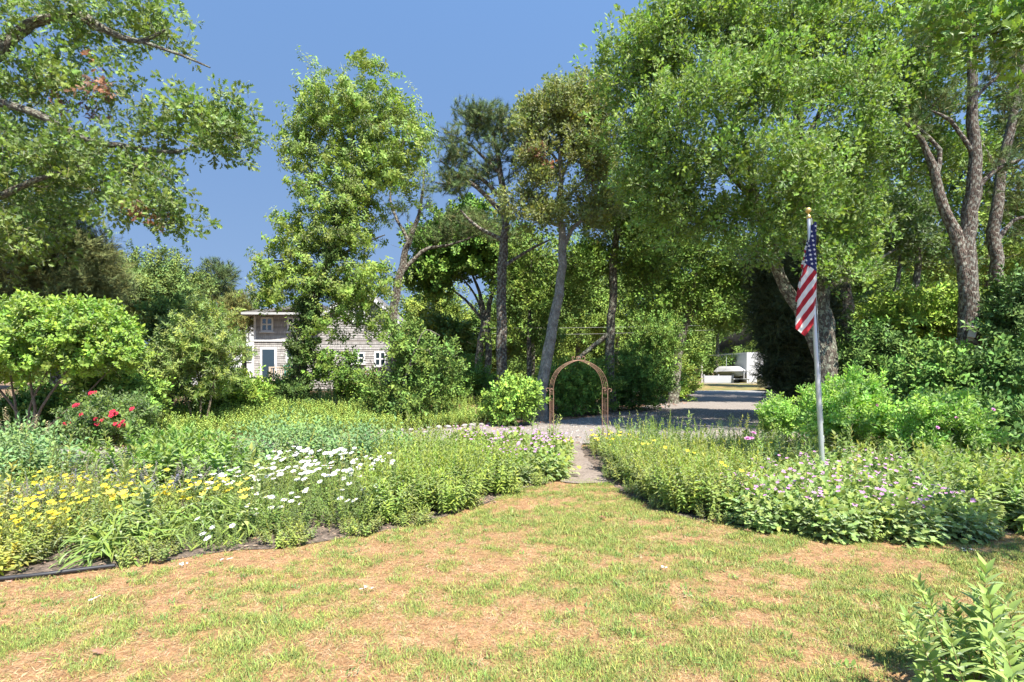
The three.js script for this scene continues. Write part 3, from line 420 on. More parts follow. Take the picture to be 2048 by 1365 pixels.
  {"name": "cherry_tree", "label": "tall open tree with drooping leaves and an ivy-dark trunk before the house", "category": "tree", "species": "cherry", "seed": 112, "stems": [[[-7.53, 0.43, -19, 0.26], [-7.32, 1.9, -19, 0.24], [-7.12, 3.45, -19, 0.22], [-6.63, 4.84, -19, 0.17], [-5.94, 6.39, -19, 0.14], [-5.6, 7.95, -19, 0.1], [-5.51, 10.02, -19, 0.06], [-5.77, 11.4, -19, 0.02]]], "limbs": [[[-6.63, 4.84, -19, 0.08], [-7.32, 5.18, -19, 0.06], [-8.01, 5.53, -19, 0.035], [-8.53, 5.35, -19, 0.015]], [[-5.77, 7.08, -19, 0.08], [-4.56, 8.46, -19, 0.06], [-3.7, 9.67, -19, 0.03], [-3.35, 10.54, -19, 0.012]], [[-5.86, 6.74, -19, 0.08], [-6.63, 8.12, -19, 0.055], [-7.32, 9.33, -19, 0.03], [-7.67, 10.36, -19, 0.012]], [[-6.29, 5.53, -19, 0.06], [-5.25, 6.05, -19, 0.04], [-4.39, 6.39, -19, 0.02]]], "lobes": [[-5.77, 10.8, -19, 1.55, 1.12, 1.34, 52], [-6.98, 10.36, -19, 1.04, 0.95, 0.99, 26], [-4.21, 10.54, -19, 1.04, 0.86, 0.95, 26], [-6.29, 9.15, -19, 1.55, 1.04, 1.3, 40], [-4.39, 9.15, -19, 1.38, 1.04, 1.21, 36], [-3.35, 10.02, -19, 0.52, 1.04, 0.78, 10], [-6.46, 7.6, -19, 1.38, 0.86, 1.12, 26], [-5.25, 7.6, -19, 0.86, 1.21, 1.04, 28], [-4.04, 8.12, -19, 1.04, 0.86, 0.95, 16], [-5.77, 6.22, -19, 1.04, 1.04, 1.04, 28], [-7.32, 6.22, -19, 1.04, 1.04, 1.04, 26], [-8.1, 5.27, -19, 0.78, 0.78, 0.78, 18], [-6.98, 4.66, -19, 1.38, 0.86, 1.12, 28], [-5.6, 4.84, -19, 1.21, 0.86, 1.04, 26], [-8.36, 4.32, -19, 0.62, 0.52, 0.57, 10], [-6.63, 3.11, -19, 0.86, 0.69, 0.78, 10], [-5.6, 4.15, -19, 1.04, 0.62, 0.83, 16], [-4.91, 3.45, -19, 0.86, 0.69, 0.78, 10], [-4.56, 4.84, -19, 0.78, 0.86, 0.82, 8], [-5.6, 11.83, -19, 1.9, 0.38, 1.14, 8]], "per": 7, "spread": 0.36, "size": 0.9, "clear": 0.2, "lift": -0.05},
  {"name": "ivy_vine", "label": "ivy sleeve wrapping the trunk of the tall drooping-leaved tree", "category": "ivy", "species": "under", "seed": 113, "stems": [[[-7.43, 0.45, -18.75, 0.02], [-7.23, 1.9, -18.75, 0.02], [-7.02, 3.43, -18.75, 0.02], [-6.55, 4.8, -18.75, 0.015], [-5.86, 6.33, -18.75, 0.01]]], "lobes": [[-7.33, 1.05, -18.75, 0.41, 0.68, 0.55, 22], [-7.16, 2.24, -18.75, 0.44, 0.75, 0.6, 26], [-7.02, 3.43, -18.75, 0.41, 0.75, 0.58, 22], [-6.68, 4.54, -18.75, 0.41, 0.58, 0.49, 16], [-6.17, 5.65, -18.75, 0.41, 0.58, 0.49, 14], [-5.73, 6.84, -18.75, 0.38, 0.68, 0.53, 14]], "per": 9, "spread": 0.16, "size": 0.8, "step": 0.3, "clear": 0, "stemName": "stem", "leafColor": [0.05, 0.095, 0.022]},
  {"name": "pine_tree", "label": "crooked bare-limbed pine between the ivied tree and the sky gap", "category": "tree", "species": "pine", "seed": 114, "stems": [[[-4.89, 0.37, -24, 0.2], [-5.21, 3.86, -24, 0.18], [-4.89, 5.83, -24, 0.16], [-4.49, 7.35, -24, 0.12], [-4.01, 8.66, -24, 0.07], [-3.8, 10.63, -24, 0.03]]], "limbs": [[[-4.78, 5.94, -24, 0.1], [-3.8, 6.92, -24, 0.08], [-2.71, 7.14, -24, 0.06], [-1.4, 7.57, -24, 0.03]], [[-4.49, 7.35, -24, 0.08], [-5.32, 9.1, -24, 0.05], [-5.11, 10.19, -24, 0.03]]], "lobes": [[-4.89, 10.63, -24, 0.98, 0.87, 0.93, 12], [-3.91, 9.54, -24, 0.79, 1.09, 0.94, 10], [-4.89, 8.66, -24, 1.09, 0.87, 0.98, 8], [-2.05, 7.97, -24, 1.53, 0.52, 1.03, 40], [-0.96, 7.79, -24, 1.53, 0.44, 0.98, 30], [-3.36, 7.57, -24, 0.87, 0.48, 0.68, 14]], "per": 7, "spread": 0.35, "size": 1.5, "clear": 0.55},
  {"name": "pine_tree", "label": "pitch pine with flat olive top and dark scaly trunk behind the path", "category": "tree", "species": "pine", "seed": 115, "stems": [[[-0.38, 0.63, -20, 0.2], [-0.36, 3.54, -20, 0.185], [-0.38, 5.35, -20, 0.17], [-0.25, 7.17, -20, 0.14], [-0.44, 8.99, -20, 0.1], [-0.71, 10.45, -20, 0.04]]], "limbs": [[[-0.25, 7.17, -20, 0.1], [-1.16, 8.26, -20, 0.08], [-2.07, 8.9, -20, 0.05], [-2.62, 9.35, -20, 0.02]], [[-0.35, 7.9, -20, 0.09], [-1.35, 8.81, -20, 0.06], [-2.25, 8.45, -20, 0.04], [-2.8, 8.54, -20, 0.015]], [[-0.38, 6.63, -20, 0.08], [-1.35, 6.99, -20, 0.06], [-1.89, 7.54, -20, 0.03]], [[-0.36, 5.26, -20, 0.07], [0.65, 6.08, -20, 0.05], [1.38, 6.45, -20, 0.03]], [[-0.44, 8.99, -20, 0.06], [-1.53, 9.9, -20, 0.04], [-2.25, 10.26, -20, 0.02]]], "lobes": [[-1.16, 10.81, -20, 1.02, 0.55, 0.78, 40], [-0.44, 10.45, -20, 0.91, 0.62, 0.76, 30], [-2.07, 9.72, -20, 0.62, 0.73, 0.67, 24], [-1.71, 8.81, -20, 0.82, 0.73, 0.77, 18], [-2.16, 8.45, -20, 0.65, 0.36, 0.51, 16], [-0.62, 9.17, -20, 0.91, 0.91, 0.91, 24], [0.47, 9.72, -20, 0.91, 1.09, 1.0, 22]], "per": 9, "spread": 0.3, "size": 1.5, "clear": 0.5},
  {"name": "oak_tree", "label": "slender pale-barked oak leaning behind the rusty arch", "category": "tree", "species": "whiteOak", "seed": 116, "stems": [[[0.94, 0.72, -18.5, 0.2], [1.14, 2.07, -18.5, 0.185], [1.41, 3.41, -18.5, 0.17], [1.65, 4.76, -18.5, 0.15], [1.68, 6.1, -18.5, 0.13], [1.58, 7.11, -18.5, 0.11], [1.65, 8.29, -18.5, 0.085], [1.58, 9.8, -18.5, 0.05], [1.53, 10.98, -18.5, 0.02]]], "limbs": [[[1.68, 5.94, -18.5, 0.08], [2.12, 6.61, -18.5, 0.07], [2.88, 7.03, -18.5, 0.05], [3.46, 7.62, -18.5, 0.025]], [[1.61, 6.36, -18.5, 0.07], [0.94, 6.86, -18.5, 0.05], [0.27, 7.45, -18.5, 0.025]], [[1.61, 7.11, -18.5, 0.06], [2.29, 7.95, -18.5, 0.045], [2.79, 8.63, -18.5, 0.02]], [[1.65, 8.29, -18.5, 0.05], [2.12, 9.3, -18.5, 0.035], [2.46, 10.31, -18.5, 0.015]], [[1.61, 8.46, -18.5, 0.05], [1.03, 9.47, -18.5, 0.03], [0.77, 10.31, -18.5, 0.012]]], "lobes": [[1.45, 10.48, -18.5, 1.01, 0.84, 0.93, 34], [2.29, 10.48, -18.5, 0.84, 0.84, 0.84, 26], [0.77, 10.14, -18.5, 0.67, 0.84, 0.76, 20], [1.78, 9.13, -18.5, 1.18, 0.84, 1.01, 30], [0.94, 8.46, -18.5, 0.84, 0.84, 0.84, 20], [2.79, 8.63, -18.5, 0.67, 1.01, 0.84, 20], [2.96, 9.97, -18.5, 0.5, 1.01, 0.76, 14], [0.44, 7.45, -18.5, 0.76, 0.67, 0.71, 16], [3.13, 7.11, -18.5, 0.67, 0.67, 0.67, 14], [2.12, 6.95, -18.5, 1.01, 0.67, 0.84, 16], [0.94, 6.78, -18.5, 0.84, 0.61, 0.72, 12], [2.88, 10.98, -18.5, 0.67, 0.67, 0.67, 12]], "per": 11, "spread": 0.3, "size": 0.9, "dead": 0.008, "clear": 0.5},
  {"name": "oak_tree", "label": "dark straight-trunked oak behind the right shoulder of the arch", "category": "tree", "species": "oak", "seed": 117, "stems": [[[3.96, 0.5, -22, 0.2], [3.88, 2.5, -22, 0.18], [4.02, 4.5, -22, 0.16], [4.08, 6.5, -22, 0.14], [4.32, 8.1, -22, 0.1], [4.52, 9.7, -22, 0.05]]], "limbs": [[[3.92, 3.2, -22, 0.1], [3.32, 2.7, -22, 0.09], [2.72, 2.2, -22, 0.08], [2.32, 1.9, -22, 0.04]]], "lobes": [[3.92, 7.7, -22, 1.4, 1.0, 1.2, 36], [5.52, 7.7, -22, 1.4, 1.0, 1.2, 36], [3.12, 6.1, -22, 1.2, 1.0, 1.1, 24], [5.12, 5.9, -22, 1.6, 1.0, 1.3, 30], [4.52, 9.3, -22, 1.4, 1.0, 1.2, 24]], "leafMaterial": "dense", "per": 12, "spread": 0.45, "size": 1.05, "clear": 0.45},
  {"name": "maple_tree", "label": "fan-limbed maple with sunlit forked trunk left of the pitch pine", "category": "tree", "species": "maple", "seed": 118, "stems": [[[-1.82, 0.32, -29, 0.2], [-1.74, 2.69, -29, 0.18], [-1.48, 4.27, -29, 0.16], [-1.69, 5.59, -29, 0.09], [-2.21, 6.91, -29, 0.05]], [[-1.37, 0.32, -29, 0.2], [-1.27, 2.69, -29, 0.17], [-1.29, 4.27, -29, 0.15], [-1.03, 5.85, -29, 0.1], [-0.9, 7.17, -29, 0.05]]], "limbs": [[[-1.56, 4.01, -29, 0.09], [-2.48, 5.33, -29, 0.07], [-3.53, 6.12, -29, 0.04], [-4.32, 6.65, -29, 0.02]], [[-1.48, 4.27, -29, 0.08], [-1.95, 5.59, -29, 0.06], [-3.01, 6.91, -29, 0.03]]], "lobes": [[-2.48, 7.96, -29, 2.37, 1.32, 1.85, 50], [-0.63, 7.7, -29, 1.85, 1.32, 1.58, 36], [-4.32, 6.38, -29, 1.32, 1.05, 1.19, 22], [-2.21, 9.28, -29, 1.85, 0.95, 1.4, 24], [-4.06, 7.96, -29, 1.32, 1.32, 1.32, 18], [0.42, 6.38, -29, 1.32, 1.32, 1.32, 20]], "leafMaterial": "dense", "per": 11, "spread": 0.6, "size": 1.2, "clear": 0.4, "leafColor": [0.1, 0.195, 0.035]},
  {"name": "oak_tree", "label": "leaning sunlit trunk at the left kerb of the drive far end", "category": "tree", "species": "oak", "seed": 119, "stems": [[[7.88, 0.18, -27, 0.26], [8.05, 1.65, -27, 0.24], [8.3, 3.13, -27, 0.21], [8.69, 4.6, -27, 0.17], [8.93, 5.83, -27, 0.1], [9.23, 7.55, -27, 0.05]]], "limbs": [[[8.44, 3.62, -27, 0.12], [9.23, 4.85, -27, 0.1], [10.21, 5.83, -27, 0.06], [11.19, 6.56, -27, 0.025]], [[8.54, 4.11, -27, 0.09], [9.72, 5.09, -27, 0.06], [10.95, 4.85, -27, 0.03]], [[8.86, 5.34, -27, 0.07], [8.0, 6.56, -27, 0.04], [7.27, 7.55, -27, 0.02]]], "lobes": [[9.23, 7.05, -27, 2.21, 1.47, 1.84, 50], [7.51, 7.55, -27, 1.72, 1.47, 1.6, 36], [10.7, 5.58, -27, 1.72, 0.98, 1.35, 30], [8.74, 5.09, -27, 1.72, 0.98, 1.35, 24], [9.97, 4.11, -27, 1.47, 0.64, 1.06, 18], [6.77, 5.34, -27, 1.47, 1.23, 1.35, 24], [11.19, 7.05, -27, 1.47, 1.23, 1.35, 24]], "leafMaterial": "dense", "per": 12, "spread": 0.5, "size": 1.1, "clear": 0.4},
  {"name": "oak_tree", "label": "huge oak whose crown fills the sky behind the flag", "category": "tree", "species": "oak", "seed": 120, "stems": [[[8.7, 0.26, -15, 0.32], [8.6, 1.49, -15, 0.3], [8.47, 3.13, -15, 0.26], [8.2, 4.76, -15, 0.22], [7.99, 6.4, -15, 0.18], [7.85, 8.04, -15, 0.14], [7.72, 9.81, -15, 0.1], [7.58, 11.85, -15, 0.05]]], "limbs": [[[8.6, 1.76, -15, 0.2], [8.13, 2.85, -15, 0.18], [7.58, 3.81, -15, 0.16], [7.15, 4.76, -15, 0.14], [6.76, 6.13, -15, 0.11], [6.35, 7.76, -15, 0.08], [6.15, 8.85, -15, 0.04]], [[6.7, 6.26, -15, 0.09], [5.67, 7.35, -15, 0.07], [4.72, 7.9, -15, 0.045], [3.9, 8.45, -15, 0.02]], [[6.49, 7.35, -15, 0.07], [5.67, 8.58, -15, 0.05], [4.99, 9.81, -15, 0.02]], [[7.99, 6.4, -15, 0.1], [8.95, 7.35, -15, 0.08], [9.76, 8.04, -15, 0.05], [10.45, 8.72, -15, 0.02]], [[7.92, 7.35, -15, 0.08], [7.31, 8.72, -15, 0.06], [6.9, 10.22, -15, 0.02]], [[7.85, 8.04, -15, 0.08], [8.67, 9.4, -15, 0.05], [9.22, 10.76, -15, 0.02]], [[8.4, 3.67, -15, 0.1], [9.49, 4.49, -15, 0.07], [10.45, 5.04, -15, 0.03]]], "lobes": [[3.76, 10.22, -15, 1.23, 1.23, 1.23, 52], [5.4, 11.04, -15, 1.64, 1.23, 1.43, 60], [7.31, 11.31, -15, 1.77, 1.23, 1.5, 60], [9.22, 11.04, -15, 1.64, 1.23, 1.43, 56], [3.63, 8.45, -15, 0.95, 0.95, 0.95, 36], [4.79, 8.65, -14, 1.4, 1.02, 1.21, 31], [6.33, 8.65, -13.5, 1.47, 0.98, 1.23, 35], [8.35, 8.77, -14, 1.4, 1.02, 1.21, 31], [10.58, 9.95, -15, 1.09, 1.23, 1.16, 36], [4.04, 7.08, -15, 1.23, 0.82, 1.02, 40], [5.42, 6.99, -14, 1.4, 0.76, 1.08, 27], [6.69, 6.63, -13, 1.3, 0.71, 1.0, 26], [8.86, 7.12, -14, 1.15, 0.76, 0.95, 23], [10.58, 7.9, -15, 0.82, 0.82, 0.82, 18], [4.45, 5.99, -15, 1.09, 0.68, 0.89, 28], [6.43, 5.99, -15.5, 1.13, 0.7, 0.92, 24], [7.07, 5.58, -13.5, 0.98, 0.55, 0.77, 16], [9.17, 5.85, -14.5, 1.05, 0.66, 0.86, 17], [6.69, 4.83, -14, 0.76, 0.51, 0.64, 9], [8.48, 4.45, -14, 0.89, 0.57, 0.73, 13], [6.49, 13.08, -15, 3.0, 1.23, 2.11, 50], [9.76, 12.95, -15, 2.05, 1.23, 1.64, 30], [2.81, 9.95, -15, 0.46, 0.82, 0.64, 10], [8.77, 12.21, -18, 1.96, 1.31, 1.64, 20], [6.97, 10.57, -18, 1.96, 1.47, 1.72, 20], [11.4, 9.4, -15, 0.95, 1.09, 1.02, 26], [11.81, 11.04, -15, 0.95, 0.95, 0.95, 22], [11.67, 7.49, -15, 0.82, 0.82, 0.82, 18]], "per": 11, "spread": 0.5, "size": 0.85, "clear": 0.3, "leafColor": [0.125, 0.225, 0.034]},
  {"name": "pine_tree", "label": "double-stemmed pitch pine carrying the nest box", "category": "tree", "species": "pine", "seed": 121, "stems": [[[11.3, 0.3, -13.5, 0.23], [11.27, 2.02, -13.5, 0.22], [11.24, 3.25, -13.5, 0.21], [11.18, 4.72, -13.5, 0.18], [11.3, 5.95, -13.5, 0.16], [11.36, 7.42, -13.5, 0.13], [11.3, 9.02, -13.5, 0.1], [11.36, 10.86, -13.5, 0.07], [11.43, 12.33, -13.5, 0.03]]], "limbs": [[[11.22, 3.86, -13.5, 0.15], [10.94, 4.97, -13.5, 0.14], [10.63, 5.7, -13.5, 0.12], [10.38, 6.56, -13.5, 0.1], [10.14, 7.3, -13.5, 0.07], [9.52, 7.97, -13.5, 0.03]], [[10.38, 6.62, -13.5, 0.07], [10.51, 7.18, -13.5, 0.05], [9.89, 7.79, -13.5, 0.03]], [[11.3, 5.95, -13.5, 0.07], [11.86, 6.69, -13.5, 0.05], [12.47, 6.93, -13.5, 0.03]], [[11.34, 7.18, -13.5, 0.06], [10.75, 7.91, -13.5, 0.045], [10.26, 8.16, -13.5, 0.02]], [[11.3, 8.4, -13.5, 0.05], [11.98, 9.02, -13.5, 0.035], [12.47, 8.9, -13.5, 0.015]]], "lobes": [[11.86, 9.39, -13.5, 0.74, 0.74, 0.74, 22], [10.75, 9.88, -13.5, 0.61, 0.74, 0.68, 16], [11.86, 11.1, -13.5, 0.86, 0.74, 0.8, 20], [10.51, 8.4, -13.5, 0.61, 0.37, 0.49, 10], [12.47, 8.16, -13.5, 0.49, 0.61, 0.55, 12], [12.1, 6.81, -13.5, 0.49, 0.37, 0.43, 9], [10.01, 7.79, -13.5, 0.44, 0.29, 0.37, 8]], "per": 7, "spread": 0.3, "size": 1.2, "clear": 0.5},
  {"name": "pine_tree", "label": "straight pine trunk behind the nest-box pine at the right edge", "category": "tree", "species": "pine", "seed": 122, "stems": [[[13.89, 0.21, -15.5, 0.2], [13.81, 2.6, -15.5, 0.18], [13.7, 4.3, -15.5, 0.17], [13.61, 5.85, -15.5, 0.15], [13.82, 7.4, -15.5, 0.12], [14.18, 9.09, -15.5, 0.1], [14.46, 11.06, -15.5, 0.06]]], "limbs": [[[13.64, 5.42, -15.5, 0.07], [14.18, 5.99, -15.5, 0.05], [14.88, 6.13, -15.5, 0.03]], [[13.79, 7.25, -15.5, 0.06], [13.33, 7.96, -15.5, 0.04], [13.05, 8.52, -15.5, 0.02]]], "lobes": [[14.32, 6.55, -15.5, 0.7, 0.56, 0.63, 16], [14.6, 8.66, -15.5, 0.85, 0.85, 0.85, 18], [13.75, 11.34, -15.5, 0.85, 0.85, 0.85, 14], [14.74, 5.42, -15.5, 0.7, 0.42, 0.56, 10]], "per": 7, "spread": 0.3, "size": 1.2, "clear": 0.5},
  {"name": "oak_tree", "label": "bright-leaved oak bough hanging into the top right corner", "category": "tree", "species": "oakNear", "seed": 123, "stems": [[[9.74, 0.23, -6.8, 0.22], [9.68, 2.7, -6.8, 0.2], [9.5, 5.18, -6.8, 0.17], [9.37, 7.03, -6.8, 0.12], [9.12, 8.89, -6.8, 0.05]]], "limbs": [[[9.46, 5.49, -6.8, 0.1], [8.51, 6.17, -6.8, 0.08], [7.58, 6.35, -6.8, 0.06], [6.78, 6.41, -6.8, 0.04], [6.03, 6.29, -6.8, 0.02]]], "lobes": [[5.91, 6.17, -6.8, 0.49, 0.31, 0.4, 13], [6.12, 5.68, -6.5, 0.35, 0.3, 0.33, 10], [6.53, 6.35, -6.8, 0.56, 0.43, 0.49, 12], [7.27, 5.92, -6.8, 0.68, 0.49, 0.59, 12], [5.42, 6.38, -6.8, 0.25, 0.19, 0.22, 4], [6.09, 3.35, -4.0, 0.51, 0.22, 0.36, 14]], "per": 6, "spread": 0.3, "size": 1.0, "step": 0.25, "clear": 0.3, "leafColor": [0.12, 0.225, 0.03]},
  {"name": "slim_tree", "label": "thin dark sapling trunk between the flag oak and the nest-box pine", "category": "tree", "species": "oak", "seed": 124, "stems": [[[12.58, 0.05, -17, 0.12], [12.53, 2.36, -17, 0.11], [12.49, 3.91, -17, 0.1], [12.58, 5.45, -17, 0.08], [12.46, 6.69, -17, 0.04]], [[11.53, 0.05, -17, 0.09], [11.56, 2.36, -17, 0.08], [11.84, 4.06, -17, 0.07], [11.99, 5.15, -17, 0.05], [11.84, 6.07, -17, 0.02]]], "lobes": [[12.15, 6.54, -17, 0.93, 0.62, 0.77, 22], [11.37, 5.76, -17, 0.93, 0.62, 0.77, 18], [12.92, 5.45, -17, 0.77, 0.62, 0.7, 14], [11.68, 3.29, -17, 0.93, 0.62, 0.77, 14], [12.77, 3.29, -17, 0.77, 0.62, 0.7, 10]], "per": 11, "spread": 0.4, "clear": 0.4, "leafColor": [0.07, 0.135, 0.03]},
  {"name": "juniper_tree", "label": "black-green cedar crowding the right side of the drive", "category": "tree", "species": "cedar", "seed": 125, "stems": [[[9.95, 0.13, -19.5, 0.2], [9.86, 2.08, -19.5, 0.17], [9.77, 4.2, -19.5, 0.12], [9.68, 5.98, -19.5, 0.04]]], "lobes": [[9.77, 4.2, -19.5, 1.06, 1.06, 1.06, 70], [9.71, 2.79, -19.5, 0.82, 0.89, 0.85, 56], [10.39, 2.79, -19.5, 1.13, 1.06, 1.1, 66], [10.32, 1.72, -19.5, 1.17, 0.8, 0.98, 66], [10.39, 1.01, -19.5, 0.89, 0.71, 0.8, 46], [9.5, 3.5, -19.5, 0.74, 0.89, 0.82, 30], [10.57, 3.85, -19.5, 0.89, 1.06, 0.98, 36], [9.5, 5.27, -19.5, 0.89, 0.71, 0.8, 26]], "per": 16, "spread": 0.35, "size": 1.35, "clear": 0, "leafColor": [0.042, 0.062, 0.03]},
  {"name": "oak_tree", "label": "tall oak behind the black-green cedar, shading the drive", "category": "tree", "species": "oak", "seed": 126, "stems": [[[15.14, -0.15, -25, 0.28], [15.25, 3.72, -25, 0.24], [15.14, 7.58, -25, 0.16], [15.14, 10.99, -25, 0.06]]], "lobes": [[14.0, 8.95, -25, 2.05, 1.59, 1.82, 40], [16.27, 8.95, -25, 2.05, 1.59, 1.82, 40], [15.14, 11.22, -25, 2.27, 1.36, 1.82, 36], [13.09, 7.13, -25, 1.36, 1.14, 1.25, 20], [15.14, 6.67, -25, 2.05, 1.14, 1.59, 24]], "leafMaterial": "dense", "per": 11, "spread": 0.6, "size": 1.25, "clear": 0.35},
  {"name": "oak_tree", "label": "second tall oak behind the cedar, farther up the drive", "category": "tree", "species": "oak", "seed": 127, "stems": [[[17.78, -0.07, -31, 0.28], [17.78, 4.15, -31, 0.24], [17.64, 7.82, -31, 0.16], [17.64, 10.64, -31, 0.06]]], "lobes": [[16.23, 8.95, -31, 2.54, 1.97, 2.25, 40], [18.77, 8.95, -31, 2.25, 1.97, 2.11, 36], [17.64, 11.2, -31, 2.54, 1.41, 1.97, 30], [15.39, 6.69, -31, 1.41, 1.41, 1.41, 16]], "leafMaterial": "dense", "per": 11, "spread": 0.7, "size": 1.4, "clear": 0.35},
  {"name": "oak_tree", "label": "airy oak filling the gaps behind the nest-box pine", "category": "tree", "species": "oak", "seed": 128, "stems": [[[18.35, -0.2, -21, 0.18], [18.25, 3.43, -21, 0.15], [18.16, 7.25, -21, 0.1], [18.25, 10.11, -21, 0.04]]], "lobes": [[17.87, 9.54, -21, 1.53, 1.15, 1.34, 26], [19.4, 11.06, -21, 1.34, 1.53, 1.43, 26], [17.11, 7.63, -21, 1.53, 1.15, 1.34, 24], [19.4, 7.82, -21, 1.15, 1.34, 1.24, 20], [18.44, 5.53, -21, 1.72, 0.95, 1.34, 22], [16.53, 5.53, -21, 1.15, 0.95, 1.05, 14], [19.78, 13.55, -21, 1.15, 1.53, 1.34, 18]], "leafMaterial": "dense", "per": 10, "spread": 0.6, "size": 1.15, "clear": 0.3, "leafColor": [0.11, 0.19, 0.035]},
  {"name": "oak_tree", "label": "sunlit young oak between the pitch pine and pale-barked oak", "category": "tree", "species": "oak", "seed": 129, "stems": [[[0.85, 0.01, -26, 0.12], [0.8, 3.08, -26, 0.1], [0.9, 5.92, -26, 0.06], [0.85, 7.81, -26, 0.03]]], "lobes": [[0.85, 6.86, -26, 1.42, 1.42, 1.42, 30], [0.14, 4.97, -26, 1.18, 1.18, 1.18, 18], [1.8, 4.97, -26, 1.42, 1.18, 1.3, 20], [0.85, 3.08, -26, 1.65, 0.95, 1.3, 18], [2.98, 5.92, -26, 1.18, 1.42, 1.3, 20]], "leafMaterial": "dense", "per": 11, "spread": 0.5, "size": 1.1, "clear": 0.25, "leafColor": [0.105, 0.185, 0.035]},
  {"name": "oak_tree", "label": "sunlit young oak between the forked maple and the crooked pine", "category": "tree", "species": "maple", "seed": 130, "stems": [[[-4.17, -0.2, -33, 0.12], [-4.17, 2.2, -33, 0.1], [-4.08, 4.3, -33, 0.06]]], "lobes": [[-4.32, 3.7, -33, 1.5, 1.08, 1.29, 22], [-3.12, 3.1, -33, 1.5, 1.08, 1.29, 20], [-5.22, 2.8, -33, 1.5, 1.2, 1.35, 18], [-4.02, 1.9, -33, 2.1, 0.9, 1.5, 18]], "leafMaterial": "dense", "per": 10, "spread": 0.6, "size": 1.2, "clear": 0.2, "leafColor": [0.11, 0.185, 0.04]},
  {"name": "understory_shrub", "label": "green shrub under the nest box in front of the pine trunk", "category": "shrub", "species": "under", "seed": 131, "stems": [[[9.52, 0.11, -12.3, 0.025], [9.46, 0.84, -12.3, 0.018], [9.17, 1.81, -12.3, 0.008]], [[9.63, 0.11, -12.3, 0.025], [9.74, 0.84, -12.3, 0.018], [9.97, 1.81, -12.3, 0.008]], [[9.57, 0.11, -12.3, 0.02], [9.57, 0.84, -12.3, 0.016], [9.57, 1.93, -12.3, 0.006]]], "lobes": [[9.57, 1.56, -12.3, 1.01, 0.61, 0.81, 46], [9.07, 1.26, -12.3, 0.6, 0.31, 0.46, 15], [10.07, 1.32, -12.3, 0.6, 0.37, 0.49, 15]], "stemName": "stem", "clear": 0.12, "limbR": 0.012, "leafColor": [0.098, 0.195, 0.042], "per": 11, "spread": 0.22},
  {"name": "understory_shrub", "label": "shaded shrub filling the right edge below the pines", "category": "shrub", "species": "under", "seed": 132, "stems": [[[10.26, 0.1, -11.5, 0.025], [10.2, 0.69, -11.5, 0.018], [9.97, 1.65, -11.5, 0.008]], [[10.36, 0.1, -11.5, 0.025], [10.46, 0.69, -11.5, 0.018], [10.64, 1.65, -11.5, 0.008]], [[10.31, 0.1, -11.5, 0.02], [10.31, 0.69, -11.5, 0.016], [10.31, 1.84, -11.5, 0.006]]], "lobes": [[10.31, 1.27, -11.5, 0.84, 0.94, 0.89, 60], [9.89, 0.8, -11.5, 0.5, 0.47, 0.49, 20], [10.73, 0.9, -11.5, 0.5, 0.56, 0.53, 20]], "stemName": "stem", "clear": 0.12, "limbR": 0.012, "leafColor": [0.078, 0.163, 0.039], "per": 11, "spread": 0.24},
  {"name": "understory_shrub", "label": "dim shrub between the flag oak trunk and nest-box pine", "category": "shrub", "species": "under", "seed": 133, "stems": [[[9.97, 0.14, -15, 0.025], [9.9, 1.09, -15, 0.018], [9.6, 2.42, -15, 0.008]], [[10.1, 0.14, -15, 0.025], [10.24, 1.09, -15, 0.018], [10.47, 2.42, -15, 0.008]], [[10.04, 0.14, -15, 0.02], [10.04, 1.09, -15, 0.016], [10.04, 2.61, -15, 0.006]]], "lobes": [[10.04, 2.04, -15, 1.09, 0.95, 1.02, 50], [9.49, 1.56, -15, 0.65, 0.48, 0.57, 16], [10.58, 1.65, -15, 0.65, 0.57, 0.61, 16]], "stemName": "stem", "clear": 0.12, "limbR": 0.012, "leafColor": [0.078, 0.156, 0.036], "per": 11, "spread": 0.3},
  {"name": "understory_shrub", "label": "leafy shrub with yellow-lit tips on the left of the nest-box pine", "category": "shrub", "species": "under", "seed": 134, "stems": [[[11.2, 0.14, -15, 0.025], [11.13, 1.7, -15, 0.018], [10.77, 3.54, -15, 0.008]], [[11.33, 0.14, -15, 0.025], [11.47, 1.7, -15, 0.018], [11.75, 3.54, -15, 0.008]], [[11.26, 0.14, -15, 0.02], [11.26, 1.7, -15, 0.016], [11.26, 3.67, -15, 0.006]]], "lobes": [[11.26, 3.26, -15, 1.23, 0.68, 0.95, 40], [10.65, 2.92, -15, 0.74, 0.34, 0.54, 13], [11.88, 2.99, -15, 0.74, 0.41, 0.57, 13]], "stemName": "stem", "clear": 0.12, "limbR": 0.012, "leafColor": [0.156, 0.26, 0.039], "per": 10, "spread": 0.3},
  {"name": "understory_shrub", "label": "low dark shrub far right of the garden, behind the rugosa roses", "category": "shrub", "species": "under", "seed": 135, "stems": [[[8.89, 0.1, -10.5, 0.025], [8.84, 0.38, -10.5, 0.018], [8.51, 0.85, -10.5, 0.008]], [[8.98, 0.1, -10.5, 0.025], [9.08, 0.38, -10.5, 0.018], [9.35, 0.85, -10.5, 0.008]], [[8.93, 0.1, -10.5, 0.02], [8.93, 0.38, -10.5, 0.016], [8.93, 0.95, -10.5, 0.006]]], "lobes": [[8.93, 0.66, -10.5, 1.05, 0.48, 0.76, 46], [8.41, 0.42, -10.5, 0.63, 0.24, 0.43, 15], [9.46, 0.47, -10.5, 0.63, 0.29, 0.46, 15]], "stemName": "stem", "clear": 0.12, "limbR": 0.012, "leafColor": [0.085, 0.176, 0.044], "per": 11, "spread": 0.2},
